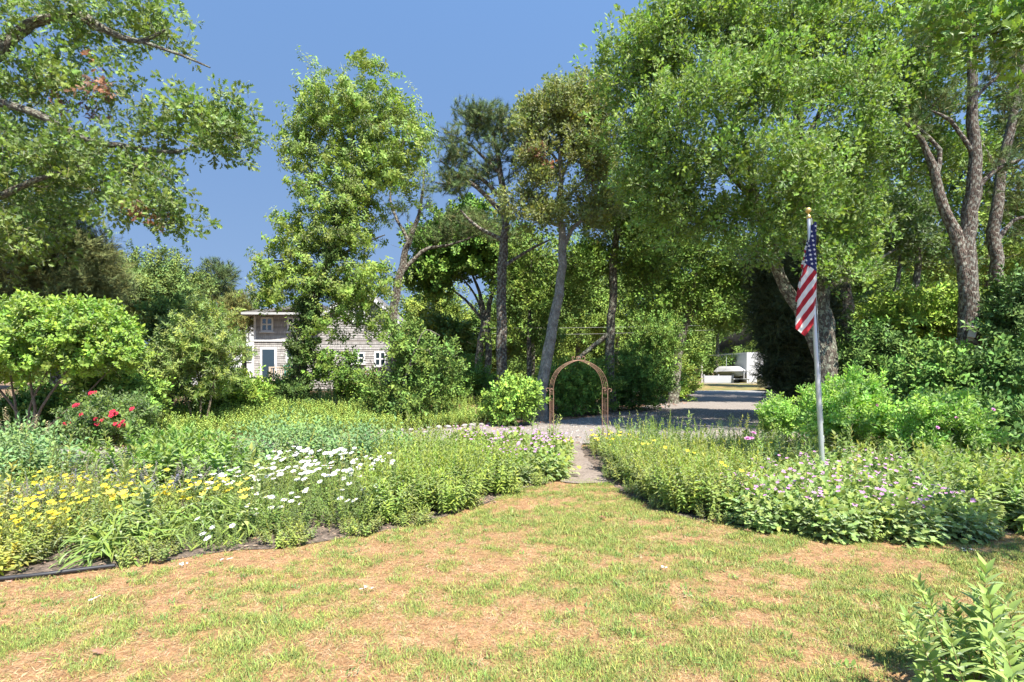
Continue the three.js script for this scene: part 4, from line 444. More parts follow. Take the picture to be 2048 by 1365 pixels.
  {"name": "understory_shrub", "label": "shaded oak scrub at the right edge above the low dark shrub", "category": "shrub", "species": "under", "seed": 136, "stems": [[[11.95, 0.12, -13, 0.025], [11.89, 1.54, -13, 0.018], [11.72, 3.29, -13, 0.008]], [[12.07, 0.12, -13, 0.025], [12.18, 1.54, -13, 0.018], [12.29, 3.29, -13, 0.008]], [[12.01, 0.12, -13, 0.02], [12.01, 1.54, -13, 0.016], [12.01, 3.46, -13, 0.006]]], "lobes": [[12.01, 2.96, -13, 0.71, 0.83, 0.77, 36], [11.65, 2.55, -13, 0.43, 0.41, 0.42, 12], [12.36, 2.63, -13, 0.43, 0.5, 0.46, 12]], "stemName": "stem", "clear": 0.12, "limbR": 0.012, "leafColor": [0.065, 0.13, 0.036], "per": 11, "spread": 0.3},
  {"name": "rose_bush", "label": "rugosa rose just right of the flagpole", "category": "rose bush", "species": "rose", "seed": 137, "stems": [[[6.47, 0.1, -10.6, 0.025], [6.42, 0.56, -10.6, 0.018], [6.24, 1.26, -10.6, 0.008]], [[6.56, 0.1, -10.6, 0.025], [6.66, 0.56, -10.6, 0.018], [6.79, 1.26, -10.6, 0.008]], [[6.51, 0.1, -10.6, 0.02], [6.51, 0.56, -10.6, 0.016], [6.51, 1.38, -10.6, 0.006]]], "lobes": [[6.51, 1.03, -10.6, 0.69, 0.58, 0.64, 60], [6.17, 0.74, -10.6, 0.42, 0.29, 0.35, 20], [6.86, 0.8, -10.6, 0.42, 0.35, 0.38, 20]], "stemName": "stem", "clear": 0.12, "limbR": 0.012, "leafColor": [0.195, 0.364, 0.065], "per": 11, "spread": 0.16, "size": 1.05},
  {"name": "rose_bush", "label": "rugosa rose with pink blooms between pole rose and far right shrubs", "category": "rose bush", "species": "rose", "seed": 138, "stems": [[[7.43, 0.09, -9.6, 0.025], [7.38, 0.47, -9.6, 0.018], [7.23, 1.03, -9.6, 0.008]], [[7.51, 0.09, -9.6, 0.025], [7.6, 0.47, -9.6, 0.018], [7.71, 1.03, -9.6, 0.008]], [[7.47, 0.09, -9.6, 0.02], [7.47, 0.47, -9.6, 0.016], [7.47, 1.11, -9.6, 0.006]]], "lobes": [[7.47, 0.85, -9.6, 0.61, 0.44, 0.52, 52], [7.17, 0.63, -9.6, 0.37, 0.22, 0.29, 17], [7.78, 0.68, -9.6, 0.37, 0.26, 0.31, 17]], "stemName": "stem", "clear": 0.12, "limbR": 0.012, "leafColor": [0.182, 0.338, 0.065], "per": 11, "spread": 0.16},
  {"name": "rose_bush", "label": "small rose bush at the drive edge left of the flagpole", "category": "rose bush", "species": "rose", "seed": 139, "stems": [[[6.24, 0.12, -12.8, 0.025], [6.18, 0.37, -12.8, 0.018], [6.14, 0.77, -12.8, 0.008]], [[6.35, 0.12, -12.8, 0.025], [6.47, 0.37, -12.8, 0.018], [6.45, 0.77, -12.8, 0.008]], [[6.3, 0.12, -12.8, 0.02], [6.3, 0.37, -12.8, 0.016], [6.3, 0.84, -12.8, 0.006]]], "lobes": [[6.3, 0.62, -12.8, 0.4, 0.37, 0.38, 24], [6.1, 0.43, -12.8, 0.24, 0.19, 0.21, 8], [6.49, 0.47, -12.8, 0.24, 0.22, 0.23, 8]], "stemName": "stem", "clear": 0.12, "limbR": 0.012, "leafColor": [0.195, 0.364, 0.072], "per": 10, "spread": 0.15},
  {"name": "understory_shrub", "label": "bright shrub at the foot of the pitch pine beside the drive", "category": "shrub", "species": "under", "seed": 140, "stems": [[[-0.11, 0.16, -17.2, 0.025], [-0.19, 0.44, -17.2, 0.018], [-0.31, 0.94, -17.2, 0.008]], [[0.05, 0.16, -17.2, 0.025], [0.2, 0.44, -17.2, 0.018], [0.24, 0.94, -17.2, 0.008]], [[-0.03, 0.16, -17.2, 0.02], [-0.03, 0.44, -17.2, 0.016], [-0.03, 1.05, -17.2, 0.006]]], "lobes": [[-0.03, 0.73, -17.2, 0.69, 0.53, 0.61, 32], [-0.38, 0.46, -17.2, 0.41, 0.27, 0.34, 10], [0.31, 0.51, -17.2, 0.41, 0.32, 0.37, 10]], "stemName": "stem", "clear": 0.12, "limbR": 0.012, "leafColor": [0.156, 0.286, 0.052], "per": 11, "spread": 0.22},
  {"name": "understory_shrub", "label": "dark thicket under the arch between pale oak and drive", "category": "shrub", "species": "under", "seed": 141, "stems": [[[2.31, 0.19, -21, 0.025], [2.21, 0.66, -21, 0.018], [1.87, 1.56, -21, 0.008]], [[2.5, 0.19, -21, 0.025], [2.69, 0.66, -21, 0.018], [2.94, 1.56, -21, 0.008]], [[2.41, 0.19, -21, 0.02], [2.41, 0.66, -21, 0.016], [2.41, 1.77, -21, 0.006]]], "lobes": [[2.41, 1.14, -21, 1.34, 1.05, 1.19, 46], [1.74, 0.61, -21, 0.8, 0.53, 0.66, 15], [3.07, 0.72, -21, 0.8, 0.63, 0.72, 15]], "stemName": "stem", "clear": 0.12, "limbR": 0.012, "leafColor": [0.104, 0.208, 0.039], "per": 11, "spread": 0.35},
  {"name": "understory_shrub", "label": "deep green thicket behind the right leg of the arch", "category": "shrub", "species": "under", "seed": 142, "stems": [[[5.04, 0.21, -23, 0.025], [4.93, 0.74, -23, 0.018], [4.56, 1.77, -23, 0.008]], [[5.25, 0.21, -23, 0.025], [5.46, 0.74, -23, 0.018], [5.73, 1.77, -23, 0.008]], [[5.14, 0.21, -23, 0.02], [5.14, 0.74, -23, 0.016], [5.14, 2.03, -23, 0.006]]], "lobes": [[5.14, 1.27, -23, 1.46, 1.25, 1.36, 46], [4.41, 0.65, -23, 0.88, 0.63, 0.75, 15], [5.88, 0.77, -23, 0.88, 0.75, 0.82, 15]], "stemName": "stem", "clear": 0.12, "limbR": 0.012, "leafColor": [0.085, 0.176, 0.036], "per": 11, "spread": 0.35},
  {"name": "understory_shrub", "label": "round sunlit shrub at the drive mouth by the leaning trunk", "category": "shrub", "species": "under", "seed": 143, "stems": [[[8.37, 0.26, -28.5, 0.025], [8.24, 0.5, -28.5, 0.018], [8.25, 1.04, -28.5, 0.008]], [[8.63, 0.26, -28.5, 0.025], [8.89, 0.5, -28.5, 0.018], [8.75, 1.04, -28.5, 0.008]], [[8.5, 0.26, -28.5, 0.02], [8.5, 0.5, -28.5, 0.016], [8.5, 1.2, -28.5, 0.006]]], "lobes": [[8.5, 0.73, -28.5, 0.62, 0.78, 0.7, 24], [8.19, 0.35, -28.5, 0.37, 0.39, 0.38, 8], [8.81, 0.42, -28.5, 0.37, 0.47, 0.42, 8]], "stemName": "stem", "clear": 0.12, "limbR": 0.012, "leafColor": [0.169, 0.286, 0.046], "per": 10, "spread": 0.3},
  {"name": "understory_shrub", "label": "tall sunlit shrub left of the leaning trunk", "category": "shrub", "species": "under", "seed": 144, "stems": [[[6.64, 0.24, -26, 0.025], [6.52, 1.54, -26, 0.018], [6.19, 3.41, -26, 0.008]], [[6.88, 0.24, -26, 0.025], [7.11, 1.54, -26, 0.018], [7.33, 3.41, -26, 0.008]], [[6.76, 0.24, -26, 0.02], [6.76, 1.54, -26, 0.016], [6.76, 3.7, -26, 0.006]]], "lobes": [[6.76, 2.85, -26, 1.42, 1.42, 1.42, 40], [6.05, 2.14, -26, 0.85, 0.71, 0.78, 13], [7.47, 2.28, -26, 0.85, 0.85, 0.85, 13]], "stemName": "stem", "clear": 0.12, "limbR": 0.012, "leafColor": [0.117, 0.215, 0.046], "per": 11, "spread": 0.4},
  {"name": "understory_shrub", "label": "dark shrub between pitch pine and maple trunks", "category": "shrub", "species": "under", "seed": 145, "stems": [[[-2.18, 0.2, -22, 0.025], [-2.28, 0.75, -22, 0.018], [-2.56, 1.62, -22, 0.008]], [[-1.98, 0.2, -22, 0.025], [-1.78, 0.75, -22, 0.018], [-1.6, 1.62, -22, 0.008]], [[-2.08, 0.2, -22, 0.02], [-2.08, 0.75, -22, 0.016], [-2.08, 1.78, -22, 0.006]]], "lobes": [[-2.08, 1.3, -22, 1.2, 0.8, 1.0, 36], [-2.68, 0.9, -22, 0.72, 0.4, 0.56, 12], [-1.48, 0.98, -22, 0.72, 0.48, 0.6, 12]], "stemName": "stem", "clear": 0.12, "limbR": 0.012, "leafColor": [0.098, 0.195, 0.039], "per": 11, "spread": 0.35},
  {"name": "understory_shrub", "label": "small green shrub in front of the brick chimney", "category": "shrub", "species": "under", "seed": 146, "stems": [[[-5.62, 0.18, -20, 0.025], [-5.71, 0.57, -20, 0.018], [-5.82, 1.1, -20, 0.008]], [[-5.44, 0.18, -20, 0.025], [-5.25, 0.57, -20, 0.018], [-5.24, 1.1, -20, 0.008]], [[-5.53, 0.18, -20, 0.02], [-5.53, 0.57, -20, 0.016], [-5.53, 1.17, -20, 0.006]]], "lobes": [[-5.53, 0.95, -20, 0.73, 0.36, 0.55, 16], [-5.89, 0.77, -20, 0.44, 0.18, 0.31, 5], [-5.16, 0.81, -20, 0.44, 0.22, 0.33, 5]], "stemName": "stem", "clear": 0.12, "limbR": 0.012, "leafColor": [0.156, 0.26, 0.052], "per": 10, "spread": 0.25},
  {"name": "understory_shrub", "label": "low shrub at the deck corner", "category": "shrub", "species": "under", "seed": 147, "stems": [[[-9.03, 0.19, -21, 0.025], [-9.13, 0.55, -21, 0.018], [-9.24, 1.04, -21, 0.008]], [[-8.84, 0.19, -21, 0.025], [-8.65, 0.55, -21, 0.018], [-8.63, 1.04, -21, 0.008]], [[-8.93, 0.19, -21, 0.02], [-8.93, 0.55, -21, 0.016], [-8.93, 1.11, -21, 0.006]]], "lobes": [[-8.93, 0.91, -21, 0.76, 0.34, 0.55, 16], [-9.32, 0.74, -21, 0.46, 0.17, 0.32, 5], [-8.55, 0.77, -21, 0.46, 0.21, 0.33, 5]], "stemName": "stem", "clear": 0.12, "limbR": 0.012, "leafColor": [0.169, 0.26, 0.058], "per": 10, "spread": 0.25},
  {"name": "understory_shrub", "label": "green thicket behind the red roses", "category": "shrub", "species": "under", "seed": 148, "stems": [[[-9.59, 0.12, -13.2, 0.025], [-9.65, 0.65, -13.2, 0.018], [-9.86, 1.42, -13.2, 0.008]], [[-9.47, 0.12, -13.2, 0.025], [-9.35, 0.65, -13.2, 0.018], [-9.19, 1.42, -13.2, 0.008]], [[-9.53, 0.12, -13.2, 0.02], [-9.53, 0.65, -13.2, 0.016], [-9.53, 1.54, -13.2, 0.006]]], "lobes": [[-9.53, 1.18, -13.2, 0.84, 0.6, 0.72, 40], [-9.95, 0.88, -13.2, 0.5, 0.3, 0.4, 13], [-9.11, 0.94, -13.2, 0.5, 0.36, 0.43, 13]], "stemName": "stem", "clear": 0.12, "limbR": 0.012, "leafColor": [0.117, 0.215, 0.039], "per": 11, "spread": 0.22},
  {"name": "understory_shrub", "label": "shaded thicket below the yellow-green bush", "category": "shrub", "species": "under", "seed": 149, "stems": [[[-12.21, 0.13, -14, 0.025], [-12.27, 0.38, -14, 0.018], [-12.6, 0.86, -14, 0.008]], [[-12.08, 0.13, -14, 0.025], [-11.95, 0.38, -14, 0.018], [-11.68, 0.86, -14, 0.008]], [[-12.14, 0.13, -14, 0.02], [-12.14, 0.38, -14, 0.016], [-12.14, 0.97, -14, 0.006]]], "lobes": [[-12.14, 0.63, -14, 1.15, 0.57, 0.86, 40], [-12.71, 0.34, -14, 0.69, 0.29, 0.49, 13], [-11.57, 0.4, -14, 0.69, 0.34, 0.52, 13]], "stemName": "stem", "clear": 0.12, "limbR": 0.012, "leafColor": [0.091, 0.182, 0.039], "per": 11, "spread": 0.22},
  {"name": "understory_shrub", "label": "leafy thicket left of the ivied trunk", "category": "shrub", "species": "under", "seed": 150, "stems": [[[-8.89, 0.16, -17.5, 0.025], [-8.97, 0.55, -17.5, 0.018], [-9.26, 1.17, -17.5, 0.008]], [[-8.73, 0.16, -17.5, 0.025], [-8.57, 0.55, -17.5, 0.018], [-8.37, 1.17, -17.5, 0.008]], [[-8.81, 0.16, -17.5, 0.02], [-8.81, 0.55, -17.5, 0.016], [-8.81, 1.28, -17.5, 0.006]]], "lobes": [[-8.81, 0.95, -17.5, 1.11, 0.56, 0.84, 36], [-9.37, 0.67, -17.5, 0.67, 0.28, 0.47, 12], [-8.26, 0.72, -17.5, 0.67, 0.33, 0.5, 12]], "stemName": "stem", "clear": 0.12, "limbR": 0.012, "leafColor": [0.156, 0.26, 0.046], "per": 11, "spread": 0.25},
  {"name": "woodland_tree", "label": "middling far-off woodland tree behind the forked maple", "category": "tree", "species": "far", "seed": 151, "stems": [[[-4.44, 0.38, -52, 0.2], [-4.16, 2.37, -52, 0.17], [-4.44, 4.74, -52, 0.1], [-4.63, 6.15, -52, 0.03]]], "lobes": [[-4.44, 5.56, -52, 3.03, 1.42, 2.22, 22], [-5.96, 4.38, -52, 2.65, 1.18, 1.91, 16], [-2.74, 4.5, -52, 2.65, 1.18, 1.91, 16], [-4.44, 3.44, -52, 3.78, 1.06, 2.42, 22], [-4.44, 1.61, -52, 3.78, 1.42, 2.6, 12]], "group": "trees of the wood behind the garden", "per": 9, "spread": 1.04, "size": 1.34, "clear": 0.1, "leafColor": [0.13, 0.21, 0.045]},
  {"name": "woodland_tree", "label": "middling far-off woodland tree behind the pale-barked oak", "category": "tree", "species": "far", "seed": 152, "stems": [[[-0.64, 0.36, -50, 0.2], [-0.36, 2.54, -50, 0.17], [-0.64, 5.08, -50, 0.1], [-0.82, 6.72, -50, 0.03]]], "lobes": [[-0.64, 6.04, -50, 2.55, 1.64, 2.09, 22], [-1.91, 4.67, -50, 2.23, 1.36, 1.8, 16], [0.8, 4.81, -50, 2.23, 1.36, 1.8, 16], [-0.64, 3.58, -50, 3.18, 1.23, 2.2, 22], [-0.64, 1.55, -50, 3.18, 1.36, 2.27, 12]], "group": "trees of the wood behind the garden", "per": 9, "spread": 1.0, "size": 1.3, "clear": 0.1, "leafColor": [0.11, 0.19, 0.04]},
  {"name": "woodland_tree", "label": "middling far-off woodland tree behind the pale-barked oak", "category": "tree", "species": "far", "seed": 153, "stems": [[[3.3, 0.4, -55, 0.2], [3.6, 2.2, -55, 0.17], [3.3, 4.4, -55, 0.1], [3.1, 6.05, -55, 0.03]]], "lobes": [[3.3, 5.36, -55, 3.2, 1.65, 2.42, 22], [1.7, 3.99, -55, 2.8, 1.38, 2.09, 16], [5.1, 4.12, -55, 2.8, 1.38, 2.09, 16], [3.3, 2.89, -55, 4.0, 1.24, 2.62, 22], [3.3, 1.7, -55, 4.0, 1.5, 2.75, 12]], "group": "trees of the wood behind the garden", "per": 9, "spread": 1.1, "size": 1.4, "clear": 0.1, "leafColor": [0.15, 0.23, 0.05]},
  {"name": "woodland_tree", "label": "middling far-off woodland tree behind the pale-barked oak", "category": "tree", "species": "far", "seed": 154, "stems": [[[8.51, 0.44, -60, 0.2], [8.84, 2.04, -60, 0.17], [8.51, 4.08, -60, 0.1], [8.29, 5.88, -60, 0.03]]], "lobes": [[8.51, 5.13, -60, 3.49, 1.8, 2.65, 22], [6.76, 3.63, -60, 3.05, 1.5, 2.28, 16], [10.47, 3.78, -60, 3.05, 1.5, 2.28, 16], [8.51, 2.43, -60, 4.36, 1.35, 2.86, 22], [8.51, 1.85, -60, 4.36, 1.64, 3.0, 12]], "group": "trees of the wood behind the garden", "per": 9, "spread": 1.2, "size": 1.5, "clear": 0.1, "leafColor": [0.1, 0.175, 0.04]},
  {"name": "woodland_tree", "label": "middling far-off woodland tree behind the left bank of the drive", "category": "tree", "species": "far", "seed": 155, "stems": [[[12.97, 0.42, -58, 0.2], [13.29, 2.27, -58, 0.17], [12.97, 4.54, -58, 0.1], [12.76, 6.43, -58, 0.03]]], "lobes": [[12.97, 5.64, -58, 3.37, 1.9, 2.64, 22], [11.28, 4.06, -58, 2.95, 1.58, 2.27, 16], [14.87, 4.22, -58, 2.95, 1.58, 2.27, 16], [12.97, 2.8, -58, 4.22, 1.42, 2.82, 22], [12.97, 1.79, -58, 4.22, 1.58, 2.9, 12]], "group": "trees of the wood behind the garden", "per": 9, "spread": 1.16, "size": 1.46, "clear": 0.1, "leafColor": [0.13, 0.21, 0.045]},
  {"name": "woodland_tree", "label": "middling far-off woodland tree behind the left bank of the drive", "category": "tree", "species": "far", "seed": 156, "stems": [[[16.09, 0.41, -56, 0.2], [16.39, 1.97, -56, 0.17], [16.09, 3.94, -56, 0.1], [15.88, 5.62, -56, 0.03]]], "lobes": [[16.09, 4.92, -56, 2.44, 1.68, 2.06, 22], [14.87, 3.52, -56, 2.14, 1.4, 1.77, 16], [17.46, 3.66, -56, 2.14, 1.4, 1.77, 16], [16.09, 2.4, -56, 3.05, 1.26, 2.16, 22], [16.09, 1.73, -56, 3.05, 1.53, 2.29, 12]], "group": "trees of the wood behind the garden", "per": 9, "spread": 1.12, "size": 1.42, "clear": 0.1, "leafColor": [0.11, 0.19, 0.04]},
  {"name": "woodland_tree", "label": "low far-off woodland tree behind the forked maple", "category": "tree", "species": "far", "seed": 157, "stems": [[[-6.76, 0.44, -60, 0.2], [-6.44, 1.22, -60, 0.17], [-6.76, 2.45, -60, 0.1], [-6.98, 3.3, -60, 0.03]]], "lobes": [[-6.76, 2.94, -60, 3.93, 0.85, 2.39, 22], [-8.73, 2.23, -60, 3.44, 0.71, 2.07, 16], [-4.55, 2.3, -60, 3.44, 0.71, 2.07, 16], [-6.76, 1.67, -60, 4.91, 0.64, 2.77, 22], [-6.76, 1.85, -60, 4.91, 1.64, 3.27, 12]], "group": "trees of the wood behind the garden", "per": 9, "spread": 1.2, "size": 1.5, "clear": 0.1, "leafColor": [0.15, 0.23, 0.05]},
  {"name": "woodland_tree", "label": "low far-off woodland tree behind the pale-barked oak", "category": "tree", "species": "far", "seed": 158, "stems": [[[-0.23, 0.45, -62, 0.2], [0.11, 1.37, -62, 0.17], [-0.23, 2.75, -62, 0.1], [-0.45, 3.76, -62, 0.03]]], "lobes": [[-0.23, 3.34, -62, 4.06, 1.01, 2.54, 22], [-2.25, 2.49, -62, 3.55, 0.85, 2.2, 16], [2.06, 2.58, -62, 3.55, 0.85, 2.2, 16], [-0.23, 1.82, -62, 5.07, 0.76, 2.92, 22], [-0.23, 1.92, -62, 5.07, 1.69, 3.38, 12]], "group": "trees of the wood behind the garden", "per": 9, "spread": 1.24, "size": 1.54, "clear": 0.1, "leafColor": [0.1, 0.175, 0.04]},
  {"name": "woodland_tree", "label": "low far-off woodland tree behind the pale-barked oak", "category": "tree", "species": "far", "seed": 159, "stems": [[[7.33, 0.47, -64, 0.2], [7.68, 1.39, -64, 0.17], [7.33, 2.77, -64, 0.1], [7.1, 3.82, -64, 0.03]]], "lobes": [[7.33, 3.38, -64, 4.19, 1.05, 2.62, 22], [5.24, 2.51, -64, 3.67, 0.87, 2.27, 16], [9.69, 2.6, -64, 3.67, 0.87, 2.27, 16], [7.33, 1.81, -64, 5.24, 0.79, 3.01, 22], [7.33, 1.98, -64, 5.24, 1.75, 3.49, 12]], "group": "trees of the wood behind the garden", "per": 9, "spread": 1.28, "size": 1.58, "clear": 0.1, "leafColor": [0.13, 0.21, 0.045]},
  {"name": "woodland_tree", "label": "low far-off woodland tree behind the left bank of the drive", "category": "tree", "species": "far", "seed": 160, "stems": [[[13.96, 0.44, -60, 0.2], [14.29, 1.36, -60, 0.17], [13.96, 2.72, -60, 0.1], [13.75, 3.7, -60, 0.03]]], "lobes": [[13.96, 3.29, -60, 3.49, 0.98, 2.24, 22], [12.22, 2.47, -60, 3.05, 0.82, 1.94, 16], [15.93, 2.55, -60, 3.05, 0.82, 1.94, 16], [13.96, 1.82, -60, 4.36, 0.74, 2.55, 22], [13.96, 1.85, -60, 4.36, 1.64, 3.0, 12]], "group": "trees of the wood behind the garden", "per": 9, "spread": 1.2, "size": 1.5, "clear": 0.1, "leafColor": [0.11, 0.19, 0.04]},
  {"name": "woodland_tree", "label": "middling woodland tree behind the forked maple", "category": "tree", "species": "far", "seed": 161, "stems": [[[-6.71, 0.33, -45, 0.2], [-6.46, 2.79, -45, 0.17], [-6.71, 5.58, -45, 0.1], [-6.87, 7.3, -45, 0.03]]], "lobes": [[-6.71, 6.58, -45, 2.29, 1.72, 2.0, 22], [-7.85, 5.15, -45, 2.0, 1.43, 1.72, 16], [-5.42, 5.3, -45, 2.0, 1.43, 1.72, 16], [-6.71, 4.01, -45, 2.86, 1.29, 2.08, 22], [-6.71, 1.39, -45, 2.86, 1.23, 2.05, 12]], "group": "trees of the wood behind the garden", "per": 9, "spread": 0.9, "size": 1.2, "clear": 0.1, "leafColor": [0.15, 0.23, 0.05]},
  {"name": "woodland_tree", "label": "tall woodland tree behind the pale-barked oak", "category": "tree", "species": "far", "seed": 162, "stems": [[[1.18, 0.26, -36, 0.2], [1.37, 3.08, -36, 0.17], [1.18, 6.15, -36, 0.1], [1.05, 7.92, -36, 0.03]]], "lobes": [[1.18, 7.19, -36, 1.83, 1.77, 1.8, 22], [0.26, 5.71, -36, 1.6, 1.47, 1.54, 16], [2.21, 5.86, -36, 1.6, 1.47, 1.54, 16], [1.18, 4.53, -36, 2.29, 1.33, 1.81, 22], [1.18, 1.11, -36, 2.29, 0.98, 1.64, 12]], "group": "trees of the wood behind the garden", "per": 9, "spread": 0.72, "size": 1.02, "clear": 0.1, "leafColor": [0.1, 0.175, 0.04]},
  {"name": "woodland_tree", "label": "tall woodland tree behind the pale-barked oak", "category": "tree", "species": "far", "seed": 163, "stems": [[[4.58, 0.29, -40, 0.2], [4.8, 3.31, -40, 0.17], [4.58, 6.63, -40, 0.1], [4.44, 9.03, -40, 0.03]]], "lobes": [[4.58, 8.03, -40, 2.04, 2.4, 2.22, 22], [3.56, 6.03, -40, 1.78, 2.0, 1.89, 16], [5.73, 6.23, -40, 1.78, 2.0, 1.89, 16], [4.58, 4.43, -40, 2.55, 1.8, 2.17, 22], [4.58, 1.24, -40, 2.55, 1.09, 1.82, 12]], "group": "trees of the wood behind the garden", "per": 9, "spread": 0.8, "size": 1.1, "clear": 0.1, "leafColor": [0.13, 0.21, 0.045]},
  {"name": "woodland_tree", "label": "tall woodland tree behind the left bank of the drive", "category": "tree", "species": "far", "seed": 164, "stems": [[[7.87, 0.31, -42, 0.2], [8.09, 4.2, -42, 0.17], [7.87, 8.39, -42, 0.1], [7.71, 11.37, -42, 0.03]]], "lobes": [[7.87, 10.13, -42, 2.44, 2.98, 2.71, 22], [6.64, 7.65, -42, 2.14, 2.48, 2.31, 16], [9.24, 7.89, -42, 2.14, 2.48, 2.31, 16], [7.87, 5.66, -42, 3.05, 2.23, 2.64, 22], [7.87, 1.3, -42, 3.05, 1.15, 2.1, 12]], "group": "trees of the wood behind the garden", "per": 9, "spread": 0.84, "size": 1.14, "clear": 0.1, "leafColor": [0.11, 0.19, 0.04]},
  {"name": "woodland_tree", "label": "tall woodland tree behind the left bank of the drive", "category": "tree", "species": "far", "seed": 165, "stems": [[[12.52, 0.33, -45, 0.2], [12.76, 3.61, -45, 0.17], [12.52, 7.22, -45, 0.1], [12.35, 9.92, -45, 0.03]]], "lobes": [[12.52, 8.79, -45, 2.29, 2.7, 2.5, 22], [11.37, 6.54, -45, 2.0, 2.25, 2.13, 16], [13.81, 6.77, -45, 2.0, 2.25, 2.13, 16], [12.52, 4.74, -45, 2.86, 2.02, 2.44, 22], [12.52, 1.39, -45, 2.86, 1.23, 2.05, 12]], "group": "trees of the wood behind the garden", "per": 9, "spread": 0.9, "size": 1.2, "clear": 0.1, "leafColor": [0.15, 0.23, 0.05]},
  {"name": "woodland_tree", "label": "tall far-off woodland tree beyond the covered boat", "category": "tree", "species": "far", "seed": 166, "stems": [[[22.88, 0.45, -62, 0.2], [23.22, 4.61, -62, 0.17], [22.88, 9.23, -62, 0.1], [22.66, 12.27, -62, 0.03]]], "lobes": [[22.88, 11.0, -62, 3.61, 3.04, 3.33, 22], [21.08, 8.47, -62, 3.16, 2.54, 2.85, 16], [24.91, 8.72, -62, 3.16, 2.54, 2.85, 16], [22.88, 6.44, -62, 4.51, 2.28, 3.4, 22], [22.88, 1.92, -62, 4.51, 1.69, 3.1, 12]], "group": "trees of the wood behind the garden", "per": 9, "spread": 1.24, "size": 1.54, "clear": 0.1, "leafColor": [0.1, 0.175, 0.04]},
  {"name": "woodland_tree", "label": "tall woodland tree behind the black-green cedar", "category": "tree", "species": "far", "seed": 167, "stems": [[[23.44, 0.32, -44, 0.2], [23.68, 4.35, -44, 0.17], [23.44, 8.7, -44, 0.1], [23.28, 11.58, -44, 0.03]]], "lobes": [[23.44, 10.38, -44, 1.92, 2.88, 2.4, 22], [22.48, 7.98, -44, 1.68, 2.4, 2.04, 16], [24.52, 8.22, -44, 1.68, 2.4, 2.04, 16], [23.44, 6.06, -44, 2.4, 2.16, 2.28, 22], [23.44, 1.36, -44, 2.4, 1.2, 1.8, 12]], "group": "trees of the wood behind the garden", "per": 9, "spread": 0.88, "size": 1.18, "clear": 0.1, "leafColor": [0.13, 0.21, 0.045]},
  {"name": "woodland_tree", "label": "tall woodland tree behind the black-green cedar", "category": "tree", "species": "far", "seed": 168, "stems": [[[18.44, 0.22, -30, 0.2], [18.6, 3.27, -30, 0.17], [18.44, 6.54, -30, 0.1], [18.33, 8.5, -30, 0.03]]], "lobes": [[18.44, 7.68, -30, 1.75, 1.96, 1.85, 22], [17.56, 6.05, -30, 1.53, 1.64, 1.58, 16], [19.42, 6.21, -30, 1.53, 1.64, 1.58, 16], [18.44, 4.74, -30, 2.18, 1.47, 1.83, 22], [18.44, 0.93, -30, 2.18, 0.82, 1.5, 12]], "group": "trees of the wood behind the garden", "per": 9, "spread": 0.6, "size": 0.9, "clear": 0.1, "leafColor": [0.11, 0.19, 0.04]},
  {"name": "woodland_tree", "label": "tall woodland tree behind the pines at the right edge", "category": "tree", "species": "far", "seed": 169, "stems": [[[23.99, 0.25, -34, 0.2], [24.17, 3.58, -34, 0.17], [23.99, 7.15, -34, 0.1], [23.86, 9.19, -34, 0.03]]], "lobes": [[23.99, 8.34, -34, 1.98, 2.04, 2.01, 22], [23.0, 6.64, -34, 1.73, 1.7, 1.72, 16], [25.1, 6.81, -34, 1.73, 1.7, 1.72, 16], [23.99, 5.28, -34, 2.47, 1.53, 2.0, 22], [23.99, 1.05, -34, 2.47, 0.93, 1.7, 12]], "group": "trees of the wood behind the garden", "per": 9, "spread": 0.68, "size": 0.98, "clear": 0.1, "leafColor": [0.15, 0.23, 0.05]},
  {"name": "woodland_tree", "label": "tall woodland tree behind the pines at the right edge", "category": "tree", "species": "far", "seed": 170, "stems": [[[22.3, 0.2, -28, 0.2], [22.45, 2.35, -28, 0.17], [22.3, 4.7, -28, 0.1], [22.2, 6.07, -28, 0.03]]], "lobes": [[22.3, 5.5, -28, 1.63, 1.37, 1.5, 22], [21.48, 4.36, -28, 1.43, 1.15, 1.29, 16], [23.21, 4.47, -28, 1.43, 1.15, 1.29, 16], [22.3, 3.44, -28, 2.04, 1.03, 1.53, 22], [22.3, 0.87, -28, 2.04, 0.76, 1.4, 12]], "group": "trees of the wood behind the garden", "per": 9, "spread": 0.56, "size": 0.86, "clear": 0.1, "leafColor": [0.1, 0.175, 0.04]},
  {"name": "woodland_tree", "label": "tall woodland tree behind the pines at the right edge", "category": "tree", "species": "far", "seed": 171, "stems": [[[23.31, 0.19, -26, 0.2], [23.45, 2.25, -26, 0.17], [23.31, 4.5, -26, 0.1], [23.21, 5.78, -26, 0.03]]], "lobes": [[23.31, 5.24, -26, 1.32, 1.28, 1.3, 22], [22.64, 4.18, -26, 1.16, 1.06, 1.11, 16], [24.05, 4.29, -26, 1.16, 1.06, 1.11, 16], [23.31, 3.33, -26, 1.65, 0.96, 1.31, 22], [23.31, 0.8, -26, 1.65, 0.71, 1.18, 12]], "group": "trees of the wood behind the garden", "per": 9, "spread": 0.52, "size": 0.82, "clear": 0.1, "leafColor": [0.13, 0.21, 0.045]},
